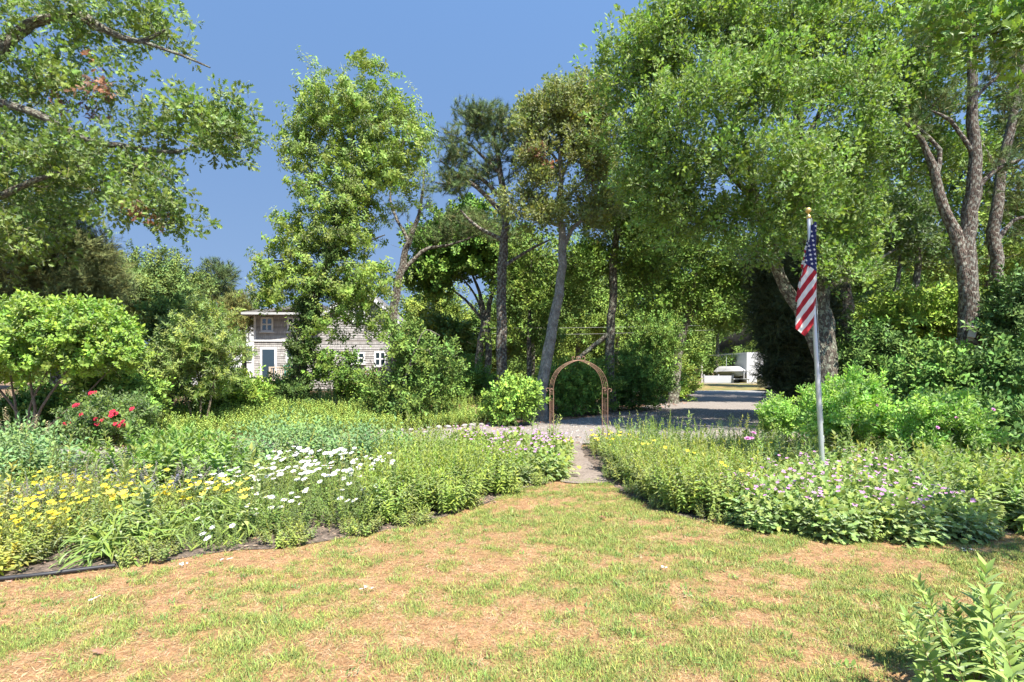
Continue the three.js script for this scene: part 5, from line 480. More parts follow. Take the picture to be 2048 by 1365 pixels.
  {"name": "woodland_tree", "label": "tall woodland tree behind the pines at the right edge", "category": "tree", "species": "far", "seed": 172, "stems": [[[28.8, 0.22, -30, 0.2], [28.96, 4.09, -30, 0.17], [28.8, 8.17, -30, 0.1], [28.69, 10.63, -30, 0.03]]], "lobes": [[28.8, 9.6, -30, 1.75, 2.45, 2.1, 22], [27.93, 7.56, -30, 1.53, 2.05, 1.79, 16], [29.78, 7.76, -30, 1.53, 2.05, 1.79, 16], [28.8, 5.92, -30, 2.18, 1.84, 2.01, 22], [28.8, 0.93, -30, 2.18, 0.82, 1.5, 12]], "group": "trees of the wood behind the garden", "per": 9, "spread": 0.6, "size": 0.9, "clear": 0.1, "leafColor": [0.11, 0.19, 0.04]},
  {"name": "woodland_tree", "label": "middling far-off woodland tree behind the shingled house", "category": "tree", "species": "far", "seed": 173, "stems": [[[-13.27, 0.35, -48, 0.2], [-13.0, 2.04, -48, 0.17], [-13.27, 4.08, -48, 0.1], [-13.44, 5.65, -48, 0.03]]], "lobes": [[-13.27, 5.0, -48, 2.44, 1.57, 2.01, 22], [-14.49, 3.69, -48, 2.14, 1.31, 1.72, 16], [-11.89, 3.82, -48, 2.14, 1.31, 1.72, 16], [-13.27, 2.64, -48, 3.05, 1.18, 2.12, 22], [-13.27, 1.48, -48, 3.05, 1.31, 2.18, 12]], "group": "trees of the wood behind the garden", "per": 9, "spread": 0.96, "size": 1.26, "clear": 0.1, "leafColor": [0.15, 0.23, 0.05]},
  {"name": "woodland_tree", "label": "middling far-off woodland tree beyond the covered boat", "category": "tree", "species": "far", "seed": 174, "stems": [[[27.35, 0.58, -80, 0.2], [27.78, 2.4, -80, 0.17], [27.35, 4.81, -80, 0.1], [27.05, 6.99, -80, 0.03]]], "lobes": [[27.35, 6.08, -80, 3.49, 2.18, 2.84, 22], [25.6, 4.26, -80, 3.05, 1.82, 2.44, 16], [29.31, 4.45, -80, 3.05, 1.82, 2.44, 16], [27.35, 2.81, -80, 4.36, 1.64, 3.0, 22], [27.35, 2.47, -80, 4.36, 2.18, 3.27, 12]], "group": "trees of the wood behind the garden", "per": 9, "spread": 1.6, "size": 1.9, "clear": 0.1, "leafColor": [0.1, 0.175, 0.04]},
  {"name": "woodland_tree", "label": "middling far-off woodland tree beyond the covered boat", "category": "tree", "species": "far", "seed": 175, "stems": [[[35.24, 0.62, -85, 0.2], [35.7, 2.5, -85, 0.17], [35.24, 4.99, -85, 0.1], [34.93, 7.31, -85, 0.03]]], "lobes": [[35.24, 6.34, -85, 3.71, 2.32, 3.01, 22], [33.38, 4.41, -85, 3.25, 1.93, 2.59, 16], [37.32, 4.6, -85, 3.25, 1.93, 2.59, 16], [35.24, 2.87, -85, 4.64, 1.74, 3.19, 22], [35.24, 2.63, -85, 4.64, 2.32, 3.48, 12]], "group": "trees of the wood behind the garden", "per": 9, "spread": 1.7, "size": 2.0, "clear": 0.1, "leafColor": [0.13, 0.21, 0.045]},
  {"name": "woodland_tree", "label": "middling far-off woodland tree behind the black-green cedar", "category": "tree", "species": "far", "seed": 176, "stems": [[[31.42, 0.44, -60, 0.2], [31.75, 2.04, -60, 0.17], [31.42, 4.08, -60, 0.1], [31.2, 6.37, -60, 0.03]]], "lobes": [[31.42, 5.42, -60, 3.49, 2.29, 2.89, 22], [29.67, 3.51, -60, 3.05, 1.91, 2.48, 16], [33.38, 3.7, -60, 3.05, 1.91, 2.48, 16], [31.42, 1.98, -60, 4.36, 1.72, 3.04, 22], [31.42, 1.85, -60, 4.36, 1.64, 3.0, 12]], "group": "trees of the wood behind the garden", "per": 9, "spread": 1.2, "size": 1.5, "clear": 0.1, "leafColor": [0.11, 0.19, 0.04]},
  {"name": "woodland_tree", "label": "tall woodland tree behind the yellow-green bush", "category": "tree", "species": "far", "seed": 177, "stems": [[[-31.42, 0.29, -40, 0.2], [-31.2, 2.59, -40, 0.17], [-31.42, 5.17, -40, 0.1], [-31.56, 7.14, -40, 0.03]]], "lobes": [[-31.42, 6.32, -40, 3.49, 1.96, 2.73, 22], [-33.16, 4.68, -40, 3.05, 1.64, 2.35, 16], [-29.45, 4.85, -40, 3.05, 1.64, 2.35, 16], [-31.42, 3.37, -40, 4.36, 1.47, 2.92, 22], [-31.42, 1.24, -40, 4.36, 1.09, 2.73, 12]], "group": "trees of the wood behind the garden", "per": 9, "spread": 0.8, "size": 1.1, "clear": 0.1, "leafColor": [0.15, 0.23, 0.05]},
  {"name": "woodland_tree", "label": "tall woodland tree behind the yellow-green bush", "category": "tree", "species": "far", "seed": 178, "stems": [[[-32.2, 0.26, -36, 0.2], [-32.01, 3.08, -36, 0.17], [-32.2, 6.15, -36, 0.1], [-32.33, 8.31, -36, 0.03]]], "lobes": [[-32.2, 7.41, -36, 3.14, 2.16, 2.65, 22], [-33.77, 5.61, -36, 2.75, 1.8, 2.27, 16], [-30.44, 5.79, -36, 2.75, 1.8, 2.27, 16], [-32.2, 4.17, -36, 3.93, 1.62, 2.77, 22], [-32.2, 1.11, -36, 3.93, 0.98, 2.45, 12]], "group": "trees of the wood behind the garden", "per": 9, "spread": 0.72, "size": 1.02, "clear": 0.1, "leafColor": [0.1, 0.175, 0.04]},
  {"name": "woodland_tree", "label": "middling woodland tree behind the shingled house", "category": "tree", "species": "far", "seed": 179, "stems": [[[-25.36, 0.32, -44, 0.2], [-25.12, 1.75, -44, 0.17], [-25.36, 3.5, -44, 0.1], [-25.52, 4.94, -44, 0.03]]], "lobes": [[-25.36, 4.34, -44, 2.88, 1.44, 2.16, 22], [-26.8, 3.14, -44, 2.52, 1.2, 1.86, 16], [-23.74, 3.26, -44, 2.52, 1.2, 1.86, 16], [-25.36, 2.18, -44, 3.6, 1.08, 2.34, 22], [-25.36, 1.36, -44, 3.6, 1.2, 2.4, 12]], "group": "trees of the wood behind the garden", "per": 9, "spread": 0.88, "size": 1.18, "clear": 0.1, "leafColor": [0.13, 0.21, 0.045]},
  {"name": "woodland_tree", "label": "middling woodland tree behind the shingled house", "category": "tree", "species": "far", "seed": 180, "stems": [[[-19.4, 0.33, -46, 0.2], [-19.15, 1.79, -46, 0.17], [-19.4, 3.57, -46, 0.1], [-19.57, 4.83, -46, 0.03]]], "lobes": [[-19.4, 4.3, -46, 2.01, 1.25, 1.63, 22], [-20.41, 3.26, -46, 1.76, 1.05, 1.4, 16], [-18.27, 3.36, -46, 1.76, 1.05, 1.4, 16], [-19.4, 2.42, -46, 2.51, 0.94, 1.73, 22], [-19.4, 1.42, -46, 2.51, 1.25, 1.88, 12]], "group": "trees of the wood behind the garden", "per": 9, "spread": 0.92, "size": 1.22, "clear": 0.1, "leafColor": [0.11, 0.19, 0.04]}
];
for (const o of WOODY) grow(o);

// ---------- perennials in the two beds ----------
const C = { lime: [0.22, 0.31, 0.045], green: [0.15, 0.24, 0.035], fresh: [0.18, 0.28, 0.04], blue: [0.16, 0.28, 0.13], grey: [0.20, 0.25, 0.14], olive: [0.24, 0.30, 0.06], deep: [0.10, 0.18, 0.03] };
let nextSeed = 900; const SELF_SOWN = [];
const plant = (o) => clump({ seed: nextSeed++, ...o });
// yellow evening primroses, far left
[[-6.2, 7.2, 0.55, 'by the blue-green plant at the far left'], [-5.2, 7.3, 0.55, 'behind the daylilies'], [-5.35, 6.2, 0.5, 'left of the larger daylily'], [-4.5, 6.3, 0.5, 'just behind the larger daylily'], [-4.95, 5.45, 0.42, 'at the black edging in the left corner'], [-3.95, 6.9, 0.42, 'between daylilies and tall leafy plants']].forEach(([x, d, r, where]) =>
  plant({ name: 'evening_primrose', label: 'yellow evening primroses ' + where, category: 'flowers', group: 'evening primroses in the left bed', kind: 'primrose', x, d, r, n: 110, color: C.olive, flowers: [['primrose', 36, 'primrose_flower', 0.24, 0.46]] }));
plant({ name: 'leafy_plant', label: 'lime leafy plant with reddening base at the black edging', kind: 'broad', x: -4.75, d: 5.1, r: 0.3, n: 22, size: 0.62, color: [0.32, 0.33, 0.04] });
[[-4.0, 5.75, 0.34, 46, 'large arching daylily drooping over the lawn edge', 5], [-3.25, 6.25, 0.3, 40, 'smaller daylily in front of the daisies', 8], [-4.7, 6.9, 0.2, 16, 'small daylily among the yellow primroses', 3]].forEach(([x, d, r, n, label, f]) =>
  plant({ name: 'daylily', label, kind: 'strap', x, d, r, n, lean: 0.5, color: [0.19, 0.28, 0.055], flowers: [['lily', f, 'daylily_flower', 0.4, 0.58]] }));
[[-5.7, 7.9, 0.5], [-6.3, 8.5, 0.5], [-4.85, 7.6, 0.35], [-5.8, 6.6, 0.3], [-4.5, 7.9, 0.3]].forEach(([x, d, r]) =>
  plant({ name: 'catmint', label: 'grey-leaved lavender-flowered catmint between the yellow primroses', group: 'catmint in the left bed', kind: 'catmint', x, d, r, n: 80, color: C.grey, material: 'matte' }));
[[-8.6, 9.2, 0.7, 'at the far left edge under the bush'], [-7.7, 8.7, 0.55, 'left of the gravel glimpse'], [-4.5, 10.3, 0.75, 'behind the daisies'], [-3.5, 10.4, 0.6, 'behind the daisies, on the arch side'], [-2.4, 9.6, 0.4, 'behind the white daisy drift, nearest the arch']].forEach(([x, d, r, where]) =>
  plant({ name: 'indigo_plant', label: 'bushy blue-green leaved plant ' + where, kind: 'bluegreen', x, d, r, n: 120, color: C.blue, material: 'matte', size: 1.25 }));
[[-6.1, 8.9, 0.6], [-5.3, 9.0, 0.6], [-4.7, 8.5, 0.6], [-5.0, 8.1, 0.4], [-5.7, 9.7, 0.5]].forEach(([x, d, r]) =>
  plant({ name: 'tall_phlox', label: 'tall narrow-leaved green plant between blue-green clumps in the left bed', group: 'tall leafy plants in the left bed', kind: 'broad', x, d, r, n: 60, color: [0.17, 0.29, 0.05], size: 1.2 }));
// ox-eye daisies
[[-3.0, 7.3, 0.45, 34, 0.4, 0.62, 'at the heart of the drift'], [-2.35, 7.1, 0.42, 36, 0.4, 0.64, 'right of the heart of the drift'], [-3.3, 8.0, 0.4, 20, 0.52, 0.66, 'at the back, by the tall leafy plants'], [-2.7, 8.1, 0.4, 24, 0.54, 0.68, 'at the back, by the blue-green plant'], [-2.0, 7.6, 0.36, 28, 0.42, 0.64, 'at the right end of the drift'], [-3.6, 7.0, 0.38, 24, 0.34, 0.58, 'at the left end of the drift'], [-2.75, 6.35, 0.38, 18, 0.24, 0.48, 'at the front over the smaller daylily'], [-3.1, 5.85, 0.34, 9, 0.08, 0.3, 'flopping over the lawn edge'], [-1.9, 6.6, 0.3, 8, 0.3, 0.5, 'thinning out at the front right']].forEach(([x, d, r, n, lo, hi, where]) =>
  plant({ name: 'daisy_clump', label: 'white ox-eye daisies ' + where, category: 'flowers', group: 'drift of daisies', kind: 'daisy', x, d, r, n: 120, color: C.green, size: hi / 0.62 < 0.6 ? 0.6 : 1, flowers: [['daisy', n, 'daisy_flower', lo, hi]] }));
// leafy phlox and geranium towards the path
[[-1.5, 7.2, 0.4], [-1.0, 7.3, 0.4], [-1.45, 8.0, 0.5], [-0.8, 8.0, 0.45], [-0.3, 8.35, 0.4], [-1.9, 8.8, 0.5], [-1.1, 8.8, 0.5], [-0.4, 9.1, 0.45], [-1.9, 9.8, 0.5], [-1.2, 10.2, 0.55], [-2.6, 10.6, 0.5], [-2.1, 11.4, 0.6], [-1.55, 6.75, 0.28], [-0.85, 7.35, 0.26]].forEach(([x, d, r]) =>
  plant({ name: 'phlox_clump', label: 'dense leafy phlox clump ' + (d < 7.5 ? 'at the lawn edge ' : d < 9 ? 'in mid-bed ' : 'at the gravel side ') + (x < -1.3 ? 'next to the daisies' : 'towards the sandy path'), group: 'phlox in the left bed', kind: 'phlox', x, d, r, n: 84, color: C.lime }));
[[-0.1, 9.0, 0.4], [0.5, 9.4, 0.42], [-0.3, 9.9, 0.5], [0.62, 10.2, 0.4], [-0.1, 10.9, 0.5], [0.75, 11.1, 0.36], [-0.8, 11.2, 0.5], [0.2, 11.8, 0.45], [-0.9, 12.0, 0.4]].forEach(([x, d, r]) =>
  plant({ name: 'cranesbill', label: 'low mound of pink-flowered cranesbill ' + (d < 9.6 ? 'at the lawn end of the path' : d < 11 ? 'halfway along the path' : 'by the left arch leg') + (x < 0 ? ', set back from it' : ''), group: 'cranesbill left of the arch', kind: 'crane', x, d, r, n: 110, color: [0.21, 0.29, 0.07], size: 1.05, flowers: [['crane', 24, 'cranesbill_flower', 0.4, 0.55, 1.2]] }));
// low filler along the front of the left bed
[[-2.4, 5.92, 0.25], [-1.7, 6.22, 0.2], [-3.55, 5.38, 0.25], [-1.2, 6.6, 0.2], [-0.6, 7.4, 0.22], [-0.05, 8.2, 0.22], [0.35, 8.75, 0.2]].forEach(([x, d, r]) =>
  plant({ name: 'front_filler', label: 'low small-leaved plant at the front edge of the left bed', group: 'edging plants in the left bed', kind: 'cover', x, d, r, n: 60, size: 0.6, color: [0.22, 0.28, 0.06] }));
// right bed
[[2.6, 11.3, 0.35, 0.98], [3.2, 11.5, 0.35, 0.92], [3.9, 11.6, 0.45, 0.7], [2.75, 10.4, 0.4, 0.85], [3.5, 10.6, 0.45, 0.68], [4.4, 11.2, 0.45, 0.6], [5.2, 11.8, 0.45, 0.6], [4.9, 10.4, 0.45, 0.6]].forEach(([x, d, r, s]) =>
  plant({ name: 'goldenrod', label: 'upright wand-like green plant ' + (x < 3 ? 'beside the peony' : x < 4.2 ? 'against the shaded drive' : 'left of the flagpole') + (d > 11 ? ', at the gravel' : ', inside the bed'), group: 'upright plants behind the right bed', kind: 'rod', x, d, r, n: 52, size: s, color: C.fresh }));
plant({ name: 'peony', label: 'blue-green peony with one red bloom beside the right arch leg', kind: 'peony', x: 2.35, d: 10.3, r: 0.4, n: 46, color: [0.12, 0.20, 0.11], flowers: [['rose', 2, 'peony_flower', 0.4, 0.5, 1.5]] });
[[2.0, 11.6, 0.28], [2.1, 10.8, 0.25], [2.0, 12.3, 0.3]].forEach(([x, d, r]) =>
  plant({ name: 'coreopsis', label: 'low yellow-flowered tuft at the right foot of the arch', group: 'yellow flowers at the arch foot', kind: 'primrose', x, d, r, n: 60, color: C.lime, flowers: [['primrose', 9, 'yellow_flower', 0.3, 0.44]] }));
[[2.05, 8.9, 0.34], [2.3, 9.5, 0.4], [2.9, 9.4, 0.45], [2.45, 8.3, 0.36], [3.1, 8.6, 0.45], [3.8, 9.2, 0.5], [4.3, 9.7, 0.45], [2.75, 7.6, 0.36], [3.3, 7.8, 0.42], [1.95, 9.7, 0.25], [2.1, 7.75, 0.24], [2.3, 7.2, 0.26], [2.65, 6.95, 0.26]].forEach(([x, d, r], k) =>
  plant({ name: 'phlox_clump', label: 'yellow-green leafy phlox clump right of the path, ' + (d < 8 ? 'at the lawn edge' : d < 9.3 ? 'in mid-bed' : 'towards the arch') + (x > 3 ? ', flagpole side' : ', path side'), group: 'phlox in the right bed', kind: 'phlox', x, d, r, n: 86, color: k % 2 ? C.lime : C.olive, flowers: k % 3 ? [] : [['primrose', 3, 'yellow_flower', 0.55, 0.68]] }));
plant({ name: 'asparagus_fern', label: 'feathery fine-leaved green plant behind the right bed phlox', kind: 'feather', x: 4.2, d: 10.6, r: 0.3, n: 34, color: [0.16, 0.27, 0.06], size: 1.1 });
plant({ name: 'tall_pink_flower', label: 'tall pink-headed flower standing above the phlox left of the flagpole', kind: 'phlox', x: 3.7, d: 8.4, r: 0.16, n: 14, size: 1.15, color: C.green, flowers: [['peony', 3, 'pink_flower', 0.75, 0.86]] });
[[3.0, 7.1, 0.36], [3.5, 6.9, 0.4], [3.4, 7.4, 0.4], [4.0, 7.3, 0.45], [4.0, 6.6, 0.4], [4.6, 6.9, 0.45], [4.6, 7.7, 0.5], [5.3, 7.4, 0.45], [4.0, 8.2, 0.5], [4.9, 8.7, 0.5], [5.5, 8.3, 0.5], [3.6, 6.2, 0.3], [4.3, 6.12, 0.3], [4.9, 6.25, 0.32], [3.0, 6.55, 0.3], [5.9, 9.1, 0.5]].forEach(([x, d, r]) =>
  plant({ name: 'cranesbill', label: 'soft mound of pink-flowered cranesbill ' + (d < 6.7 ? 'at the lawn edge ' : d < 7.8 ? 'in the middle of the bed ' : 'at the back of the bed ') + (x < 3.8 ? 'left of the flagpole' : x < 5 ? 'in line with the flagpole' : 'right of the flagpole'), group: 'cranesbill around the flagpole', kind: 'crane', x, d, r, n: 130, color: [0.23, 0.33, 0.11], size: 1.0, flowers: [['crane', 17, 'cranesbill_flower', 0.36, 0.5, 1.2]] }));
[[5.4, 6.75, 0.4], [6.0, 7.1, 0.5], [6.5, 7.6, 0.5], [6.0, 8.0, 0.5], [6.9, 7.0, 0.5], [7.0, 8.3, 0.6], [6.6, 6.8, 0.4], [7.6, 7.8, 0.6], [6.4, 8.7, 0.5], [5.3, 9.4, 0.45], [5.9, 10.1, 0.5], [5.75, 6.45, 0.32], [6.35, 6.55, 0.34], [6.95, 6.65, 0.36]].forEach(([x, d, r]) =>
  plant({ name: 'broad_phlox', label: 'pale broad-leaved plant right of the cranesbill, ' + (d < 7.3 ? 'along the lawn edge' : d < 8.5 ? 'in mid-bed' : 'under the rugosa roses') + (x > 6.4 ? ' at the right edge' : ''), group: 'broad-leaved plants at the right edge', kind: 'broad', x, d, r, n: 44, color: [0.21, 0.30, 0.07] }));
[[2.05, 7.3, 0.2], [2.5, 6.75, 0.2], [1.8, 8.1, 0.18], [3.15, 6.35, 0.2], [1.7, 9.2, 0.16], [3.9, 6.05, 0.2], [5.2, 6.15, 0.2]].forEach(([x, d, r]) =>
  plant({ name: 'front_filler', label: 'low small-leaved plant at the front edge of the right bed', group: 'edging plants in the right bed', kind: 'cover', x, d, r, n: 46, size: 0.6, color: [0.22, 0.29, 0.07] }));
// the odd taller or stray stem that breaks the mounds
for (const [kind, n, color, sd] of [['rod', 200, [0.24, 0.33, 0.06], 741], ['broad', 150, [0.28, 0.36, 0.08], 742], ['phlox', 260, [0.33, 0.38, 0.07], 743], ['primrose', 260, [0.30, 0.34, 0.09], 744]]) SELF_SOWN.push([kind, n, color, sd]);
// the leafy perennial close to the camera, bottom right
{
  reseed(77);
  const t = thing('leafy_perennial', 'lush light-green leafy perennial in the bottom right corner', 'plant', 2.72, 0.006, -2.75);
  const kinds = variants(4, 78, () => stem({ h: 0.72, n: 9, whorl: 4, leaf: 'lance', len: 0.175, wid: 0.37, open: 1.15, r: 0.006, stemTint: [1.0, 0.45, 0.9], lean: 0.05, from: 0.2 }));
  reseed(79);
  for (let k = 0; k < 90; k++) {
    const a = rnd() * 6.283, r = Math.sqrt(rnd()) * 0.66, m = part('stem', kinds[k % 4], M.leafNear ??= new THREE.MeshPhysicalMaterial({ ...{ vertexColors: true, side: THREE.DoubleSide, roughness: 1, transmission: 0.38, thickness: 0, clearcoat: 0.2, clearcoatRoughness: 0.45 }, color: new THREE.Color().setRGB(0.29, 0.41, 0.08) }), t);
    m.position.set(Math.cos(a) * r * 1.1 + 0.25, 0, Math.sin(a) * r); const s = R(0.68, 0.92) * (1 - 0.15 * r); m.scale.set(s, s, s); m.quaternion.setFromUnitVectors(_Y, V(Math.cos(a) * r * 0.5, 1, Math.sin(a) * r * 0.5).normalize()); m.rotateY(rnd() * 6.28);
  }
  const top = part('stem', kinds[1], M.leafNear, t); top.position.set(-0.02, 0, -0.42); top.scale.setScalar(1.02);
}
// red rose by the bush
{
  const g = grow({ name: 'rose_bush', label: 'red-flowering rose bush right of the yellow-green bush', category: 'rose bush', species: 'rose', seed: 555, stems: [[[-7.9, 0.05, -10.9, 0.02], [-7.9, 0.5, -10.9, 0.015], [-7.7, 1.0, -10.8, 0.008]], [[-7.8, 0.05, -10.9, 0.02], [-7.5, 0.5, -10.8, 0.012], [-7.3, 0.9, -10.7, 0.006]], [[-7.95, 0.05, -10.9, 0.02], [-8.2, 0.6, -10.9, 0.012], [-8.3, 1.0, -10.8, 0.006]]], lobes: [[-7.8, 0.75, -10.8, 0.75, 0.45, 0.6, 50]], stemName: 'cane', clear: 0.1, limbR: 0.01, per: 10, spread: 0.15, leafColor: [0.10, 0.18, 0.035] });
  reseed(556);
  for (const [x, y, n] of [[-0.25, 1.15, 5], [0.15, 0.85, 7], [0.45, 0.98, 4], [0.6, 0.8, 5], [-0.4, 0.78, 2], [0.1, 1.35, 2], [-0.15, 0.95, 3], [0.72, 1.02, 1]]) for (let k = 0; k < n; k++) { const m = part('rose_flower', pick(BLOOM.rose), M.petal, g); m.position.set(x + gauss() * 0.12, y + gauss() * 0.05, 0.62 + gauss() * 0.1); m.quaternion.setFromUnitVectors(_Y, V(gauss() * 0.4, 0.7, 0.8).normalize()); m.scale.setScalar(R(1.1, 1.6)); }
}
for (const g of scene.children.filter((o) => o.name.startsWith('rose_bush') && o.userData.label.startsWith('rugosa'))) { reseed(600 + g.id % 7); for (let k = 0; k < 4; k++) { const m = part('rose_flower', pick(BLOOM.peony), M.petal, g); m.position.set(R(-0.5, 0.5), R(0.85, 1.25), R(0.35, 0.6)); m.quaternion.setFromUnitVectors(_Y, V(0, 0.6, 0.8)); m.scale.setScalar(0.62); } }
// pink-cream spires at the far left
{ reseed(610); const t = thing('spire_flower', 'cream-topped flower spires above the blue-green plant at far left', 'flowers', -7.9, 0.008, -8.4); for (let k = 0; k < 9; k++) { const g = new GB(), h = R(0.85, 1.25), x = R(-0.6, 0.7), z = R(-0.3, 0.3); g.tube([V(x, 0, z), V(x + 0.02, h * 0.6, z), V(x + R(-0.05, 0.05), h, z)], [0.005, 0.004, 0.002], 4, [0.2, 0.26, 0.1], 0, false); for (let q = 0; q < 22; q++) { const a = q * 2.4; g.leaf('small', V(x, h * (0.82 + 0.19 * q / 22), z), V(Math.cos(a), 0.4, Math.sin(a)).normalize(), V(0, 1, 0.1), 0.04, 0.6, 0.1, [0.62, 0.5, 0.28]); } part('flower_spire', g.geo(), M.petal, t); } }

// ---------- ground cover, undergrowth, turf, litter: masses nobody could count ----------
function strew(name, label, category, kinds, mat, n, sample, color, size, sd, lean = 0.15, ty = 1) {
  reseed(sd); const t = stuff(numbered(name), label, category), lists = kinds.map(() => []);
  for (let k = 0; k < n; k++) { const s = sample(); if (!s) continue; const [x, d, y, c, sc] = s; lists[Math.floor(rnd() * kinds.length)].push([stand(V(x, y, -d), V(gauss() * lean, 1, gauss() * lean).normalize(), rnd() * 6.28, (sc ?? 1) * size * R(0.7, 1.2), (sc ?? 1) * size * R(0.7, 1.2) * ty), tone(c ?? color, 0.25, 0.14)]); }
  lists.forEach((l, k) => { if (l.length) copies(name, kinds[k], mat, l, t).userData.kind = 'stuff'; });
}
strew('ground_cover', 'bright yellow-green ground cover on the bank beyond the gravel', 'ground cover', STEM.cover, M.dull, 17000, () => { const x = R(-12, 1.2), d = R(13, 25); if (inPoly(x, d, DRIVE) || distPoly(x, d, DRIVE) < 0.3 || fbm(x * 0.5, d * 0.5, 2) < 0.3 || x > -0.2 + (17 - d) * 0.1 && d > 17.8 || (d > 19.5 + x * 0.15 && rnd() < 0.72)) return null; return [x, d, H(x, d) - 0.02]; }, [0.27, 0.36, 0.075], 1.15, 701);
strew('undergrowth', 'patchy green undergrowth on the woodland floor', 'undergrowth', STEM.cover, M.dense, 8000, () => { const x = R(-22, 26), d = R(14, 34); if (inPoly(x, d, DRIVE) || distPoly(x, d, DRIVE) < 1.1 || inPoly(x, d, BED_RIGHT) || fbm(x * 0.4 + 9, d * 0.4, 3) < 0.5) return null; return [x, d, H(x, d) - 0.02]; }, [0.11, 0.19, 0.035], 1.4, 702);
strew('bed_filler', 'small weeds and leaves covering bare soil in the beds', 'weeds', STEM.cover, M.dull, 6500, () => { const x = R(-9, 9), d = R(4.6, 13.5), P = x < 1.3 ? BED_LEFT : BED_RIGHT; if (!inPoly(x, d, P)) return null; const e = distPoly(x, d, P); if (e < 0.16 || (e < 0.4 && rnd() < 0.6)) return null; return [x, d, 0.005, null, e < 0.5 ? 0.5 : 0.95]; }, [0.19, 0.265, 0.05], 0.95, 703);
{ let first = true; for (const [kind, n, color, sd] of SELF_SOWN) strew('self_sown_stems', 'stray self-sown ' + { rod: 'wand-like', broad: 'broad-leaved', phlox: 'narrow-leaved', primrose: 'small' }[kind] + ' stems poking out of the beds', 'plants', STEM[kind], M.leaf, n, () => { const x = R(-8, 8), d = R(5, 12.6), P = x < 1.3 ? BED_LEFT : BED_RIGHT; if (!inPoly(x, d, P) || distPoly(x, d, P) < 0.25) return null; return [x, d, 0.005, null, R(0.7, 1.25)]; }, color, 1.0, sd, 0.35); }
{ // turf: upright green tufts where the lawn is alive, flat straw where it is dry
  const tuft = (n, h, w, flat) => { const g = new GB(); for (let k = 0; k < n; k++) { const a = rnd() * 6.28, r = Math.sqrt(rnd()) * 0.04, e = flat ? R(1.0, 1.5) : R(0.1, 0.9), l = R(0.75, 1.25); g.leaf('small', V(Math.cos(a * 3) * r, 0, Math.sin(a * 3) * r), V(Math.cos(a) * Math.sin(e), Math.cos(e), Math.sin(a) * Math.sin(e)), V(0, 1, 0.1), h * R(0.6, 1.2), w, R(0.1, 0.5), [l, l, l * R(0.7, 1.1)], 0.2); } return g.geo(); };
  const green = variants(4, 711, () => tuft(13, 0.04, 0.09)), straw = variants(4, 712, () => tuft(10, 0.05, 0.05, true)), weed = variants(3, 713, () => tuft(9, 0.045, 0.5, false));
  const spot = () => { const u = rnd(), d = 2.2 + 7.0 * Math.pow(u, 0.85), x = R(-0.98, 0.98) * d; if (inPoly(x, d, BED_LEFT) || inPoly(x, d, BED_RIGHT) || d > 9.05) return null; return [x, d]; };
  strew('grass', 'short patchy green grass of the lawn', 'grass', green, M.dull, 84000, () => { const s = spot(); if (!s || rnd() > 0.08 + 0.92 * greenAt(...s)) return null; const y = rnd(); return [...s, 0, y < 0.55 ? [0.22, 0.285, 0.065] : y < 0.8 ? [0.33, 0.325, 0.10] : [0.155, 0.24, 0.05], (0.8 + 0.35 * greenAt(...s)) * (rnd() < 0.04 ? 1.7 : 1)]; }, null, 1, 721, 0.25);
  strew('dry_grass', 'dry straw-coloured thatch lying in the lawn', 'grass', straw, M.dull, 46000, () => { const s = spot(); if (!s || rnd() < greenAt(...s) * 0.55) return null; return [...s, 0.002, pick([[0.36, 0.21, 0.10], [0.44, 0.29, 0.15], [0.27, 0.15, 0.07], [0.52, 0.39, 0.23]])]; }, null, 1, 722, 0.3);
  strew('lawn_weeds', 'small broad-leaved weeds dotted through the lawn', 'weeds', weed, M.leaf, 1500, () => { const s = spot(); if (!s || fbm(s[0] * 2, s[1] * 2 + 30, 2) < 0.52) return null; return [...s, 0]; }, [0.21, 0.31, 0.06], 0.9, 723);
  const litterLeaf = variants(3, 714, () => { const g = new GB(); for (let k = 0; k < 5; k++) g.leaf('oak', V(R(-0.2, 0.2), R(0, 0.03), R(-0.2, 0.2)), V(R(-1, 1), R(-0.1, 0.25), R(-1, 1)).normalize(), V(R(-0.3, 0.3), 1, R(-0.3, 0.3)), R(0.09, 0.14), 0.8, R(0, 0.3), [1, R(0.85, 1.1), 1]); return g.geo(); });
  strew('leaf_litter', 'fallen brown oak leaves on the banks of the drive', 'leaf litter', litterLeaf, M.dull, 5200, () => { const x = R(-14, 22), d = R(12.5, 36); const e = distPoly(x, d, DRIVE), i = inPoly(x, d, DRIVE); if ((i && (e > 0.9 || rnd() < 0.6)) || (!i && e > 5) || inPoly(x, d, BED_RIGHT) || inPoly(x, d, BED_LEFT)) return null; return [x, d, (i ? 0.014 : H(x, d) - 0.02)]; }, [0.36, 0.205, 0.115], 1.1, 724, 0.08);
  strew('bed_mulch', 'dead leaves and twigs on the bare soil at the bed edges', 'mulch', litterLeaf, M.dull, 2600, () => { const x = R(-8, 8), d = R(4.5, 10), P = x < 1.2 ? BED_LEFT : BED_RIGHT; if (!inPoly(x, d, P) || distPoly(x, d, P) > 0.5) return null; return [x, d, 0.01]; }, [0.30, 0.2, 0.13], 0.42, 725, 0.1);
  const pebble = new THREE.IcosahedronGeometry(0.02, 0); pebble.scale(1, 0.6, 1); pebble.setAttribute('color', new THREE.Float32BufferAttribute(new Array(pebble.attributes.position.count * 3).fill(1), 3));
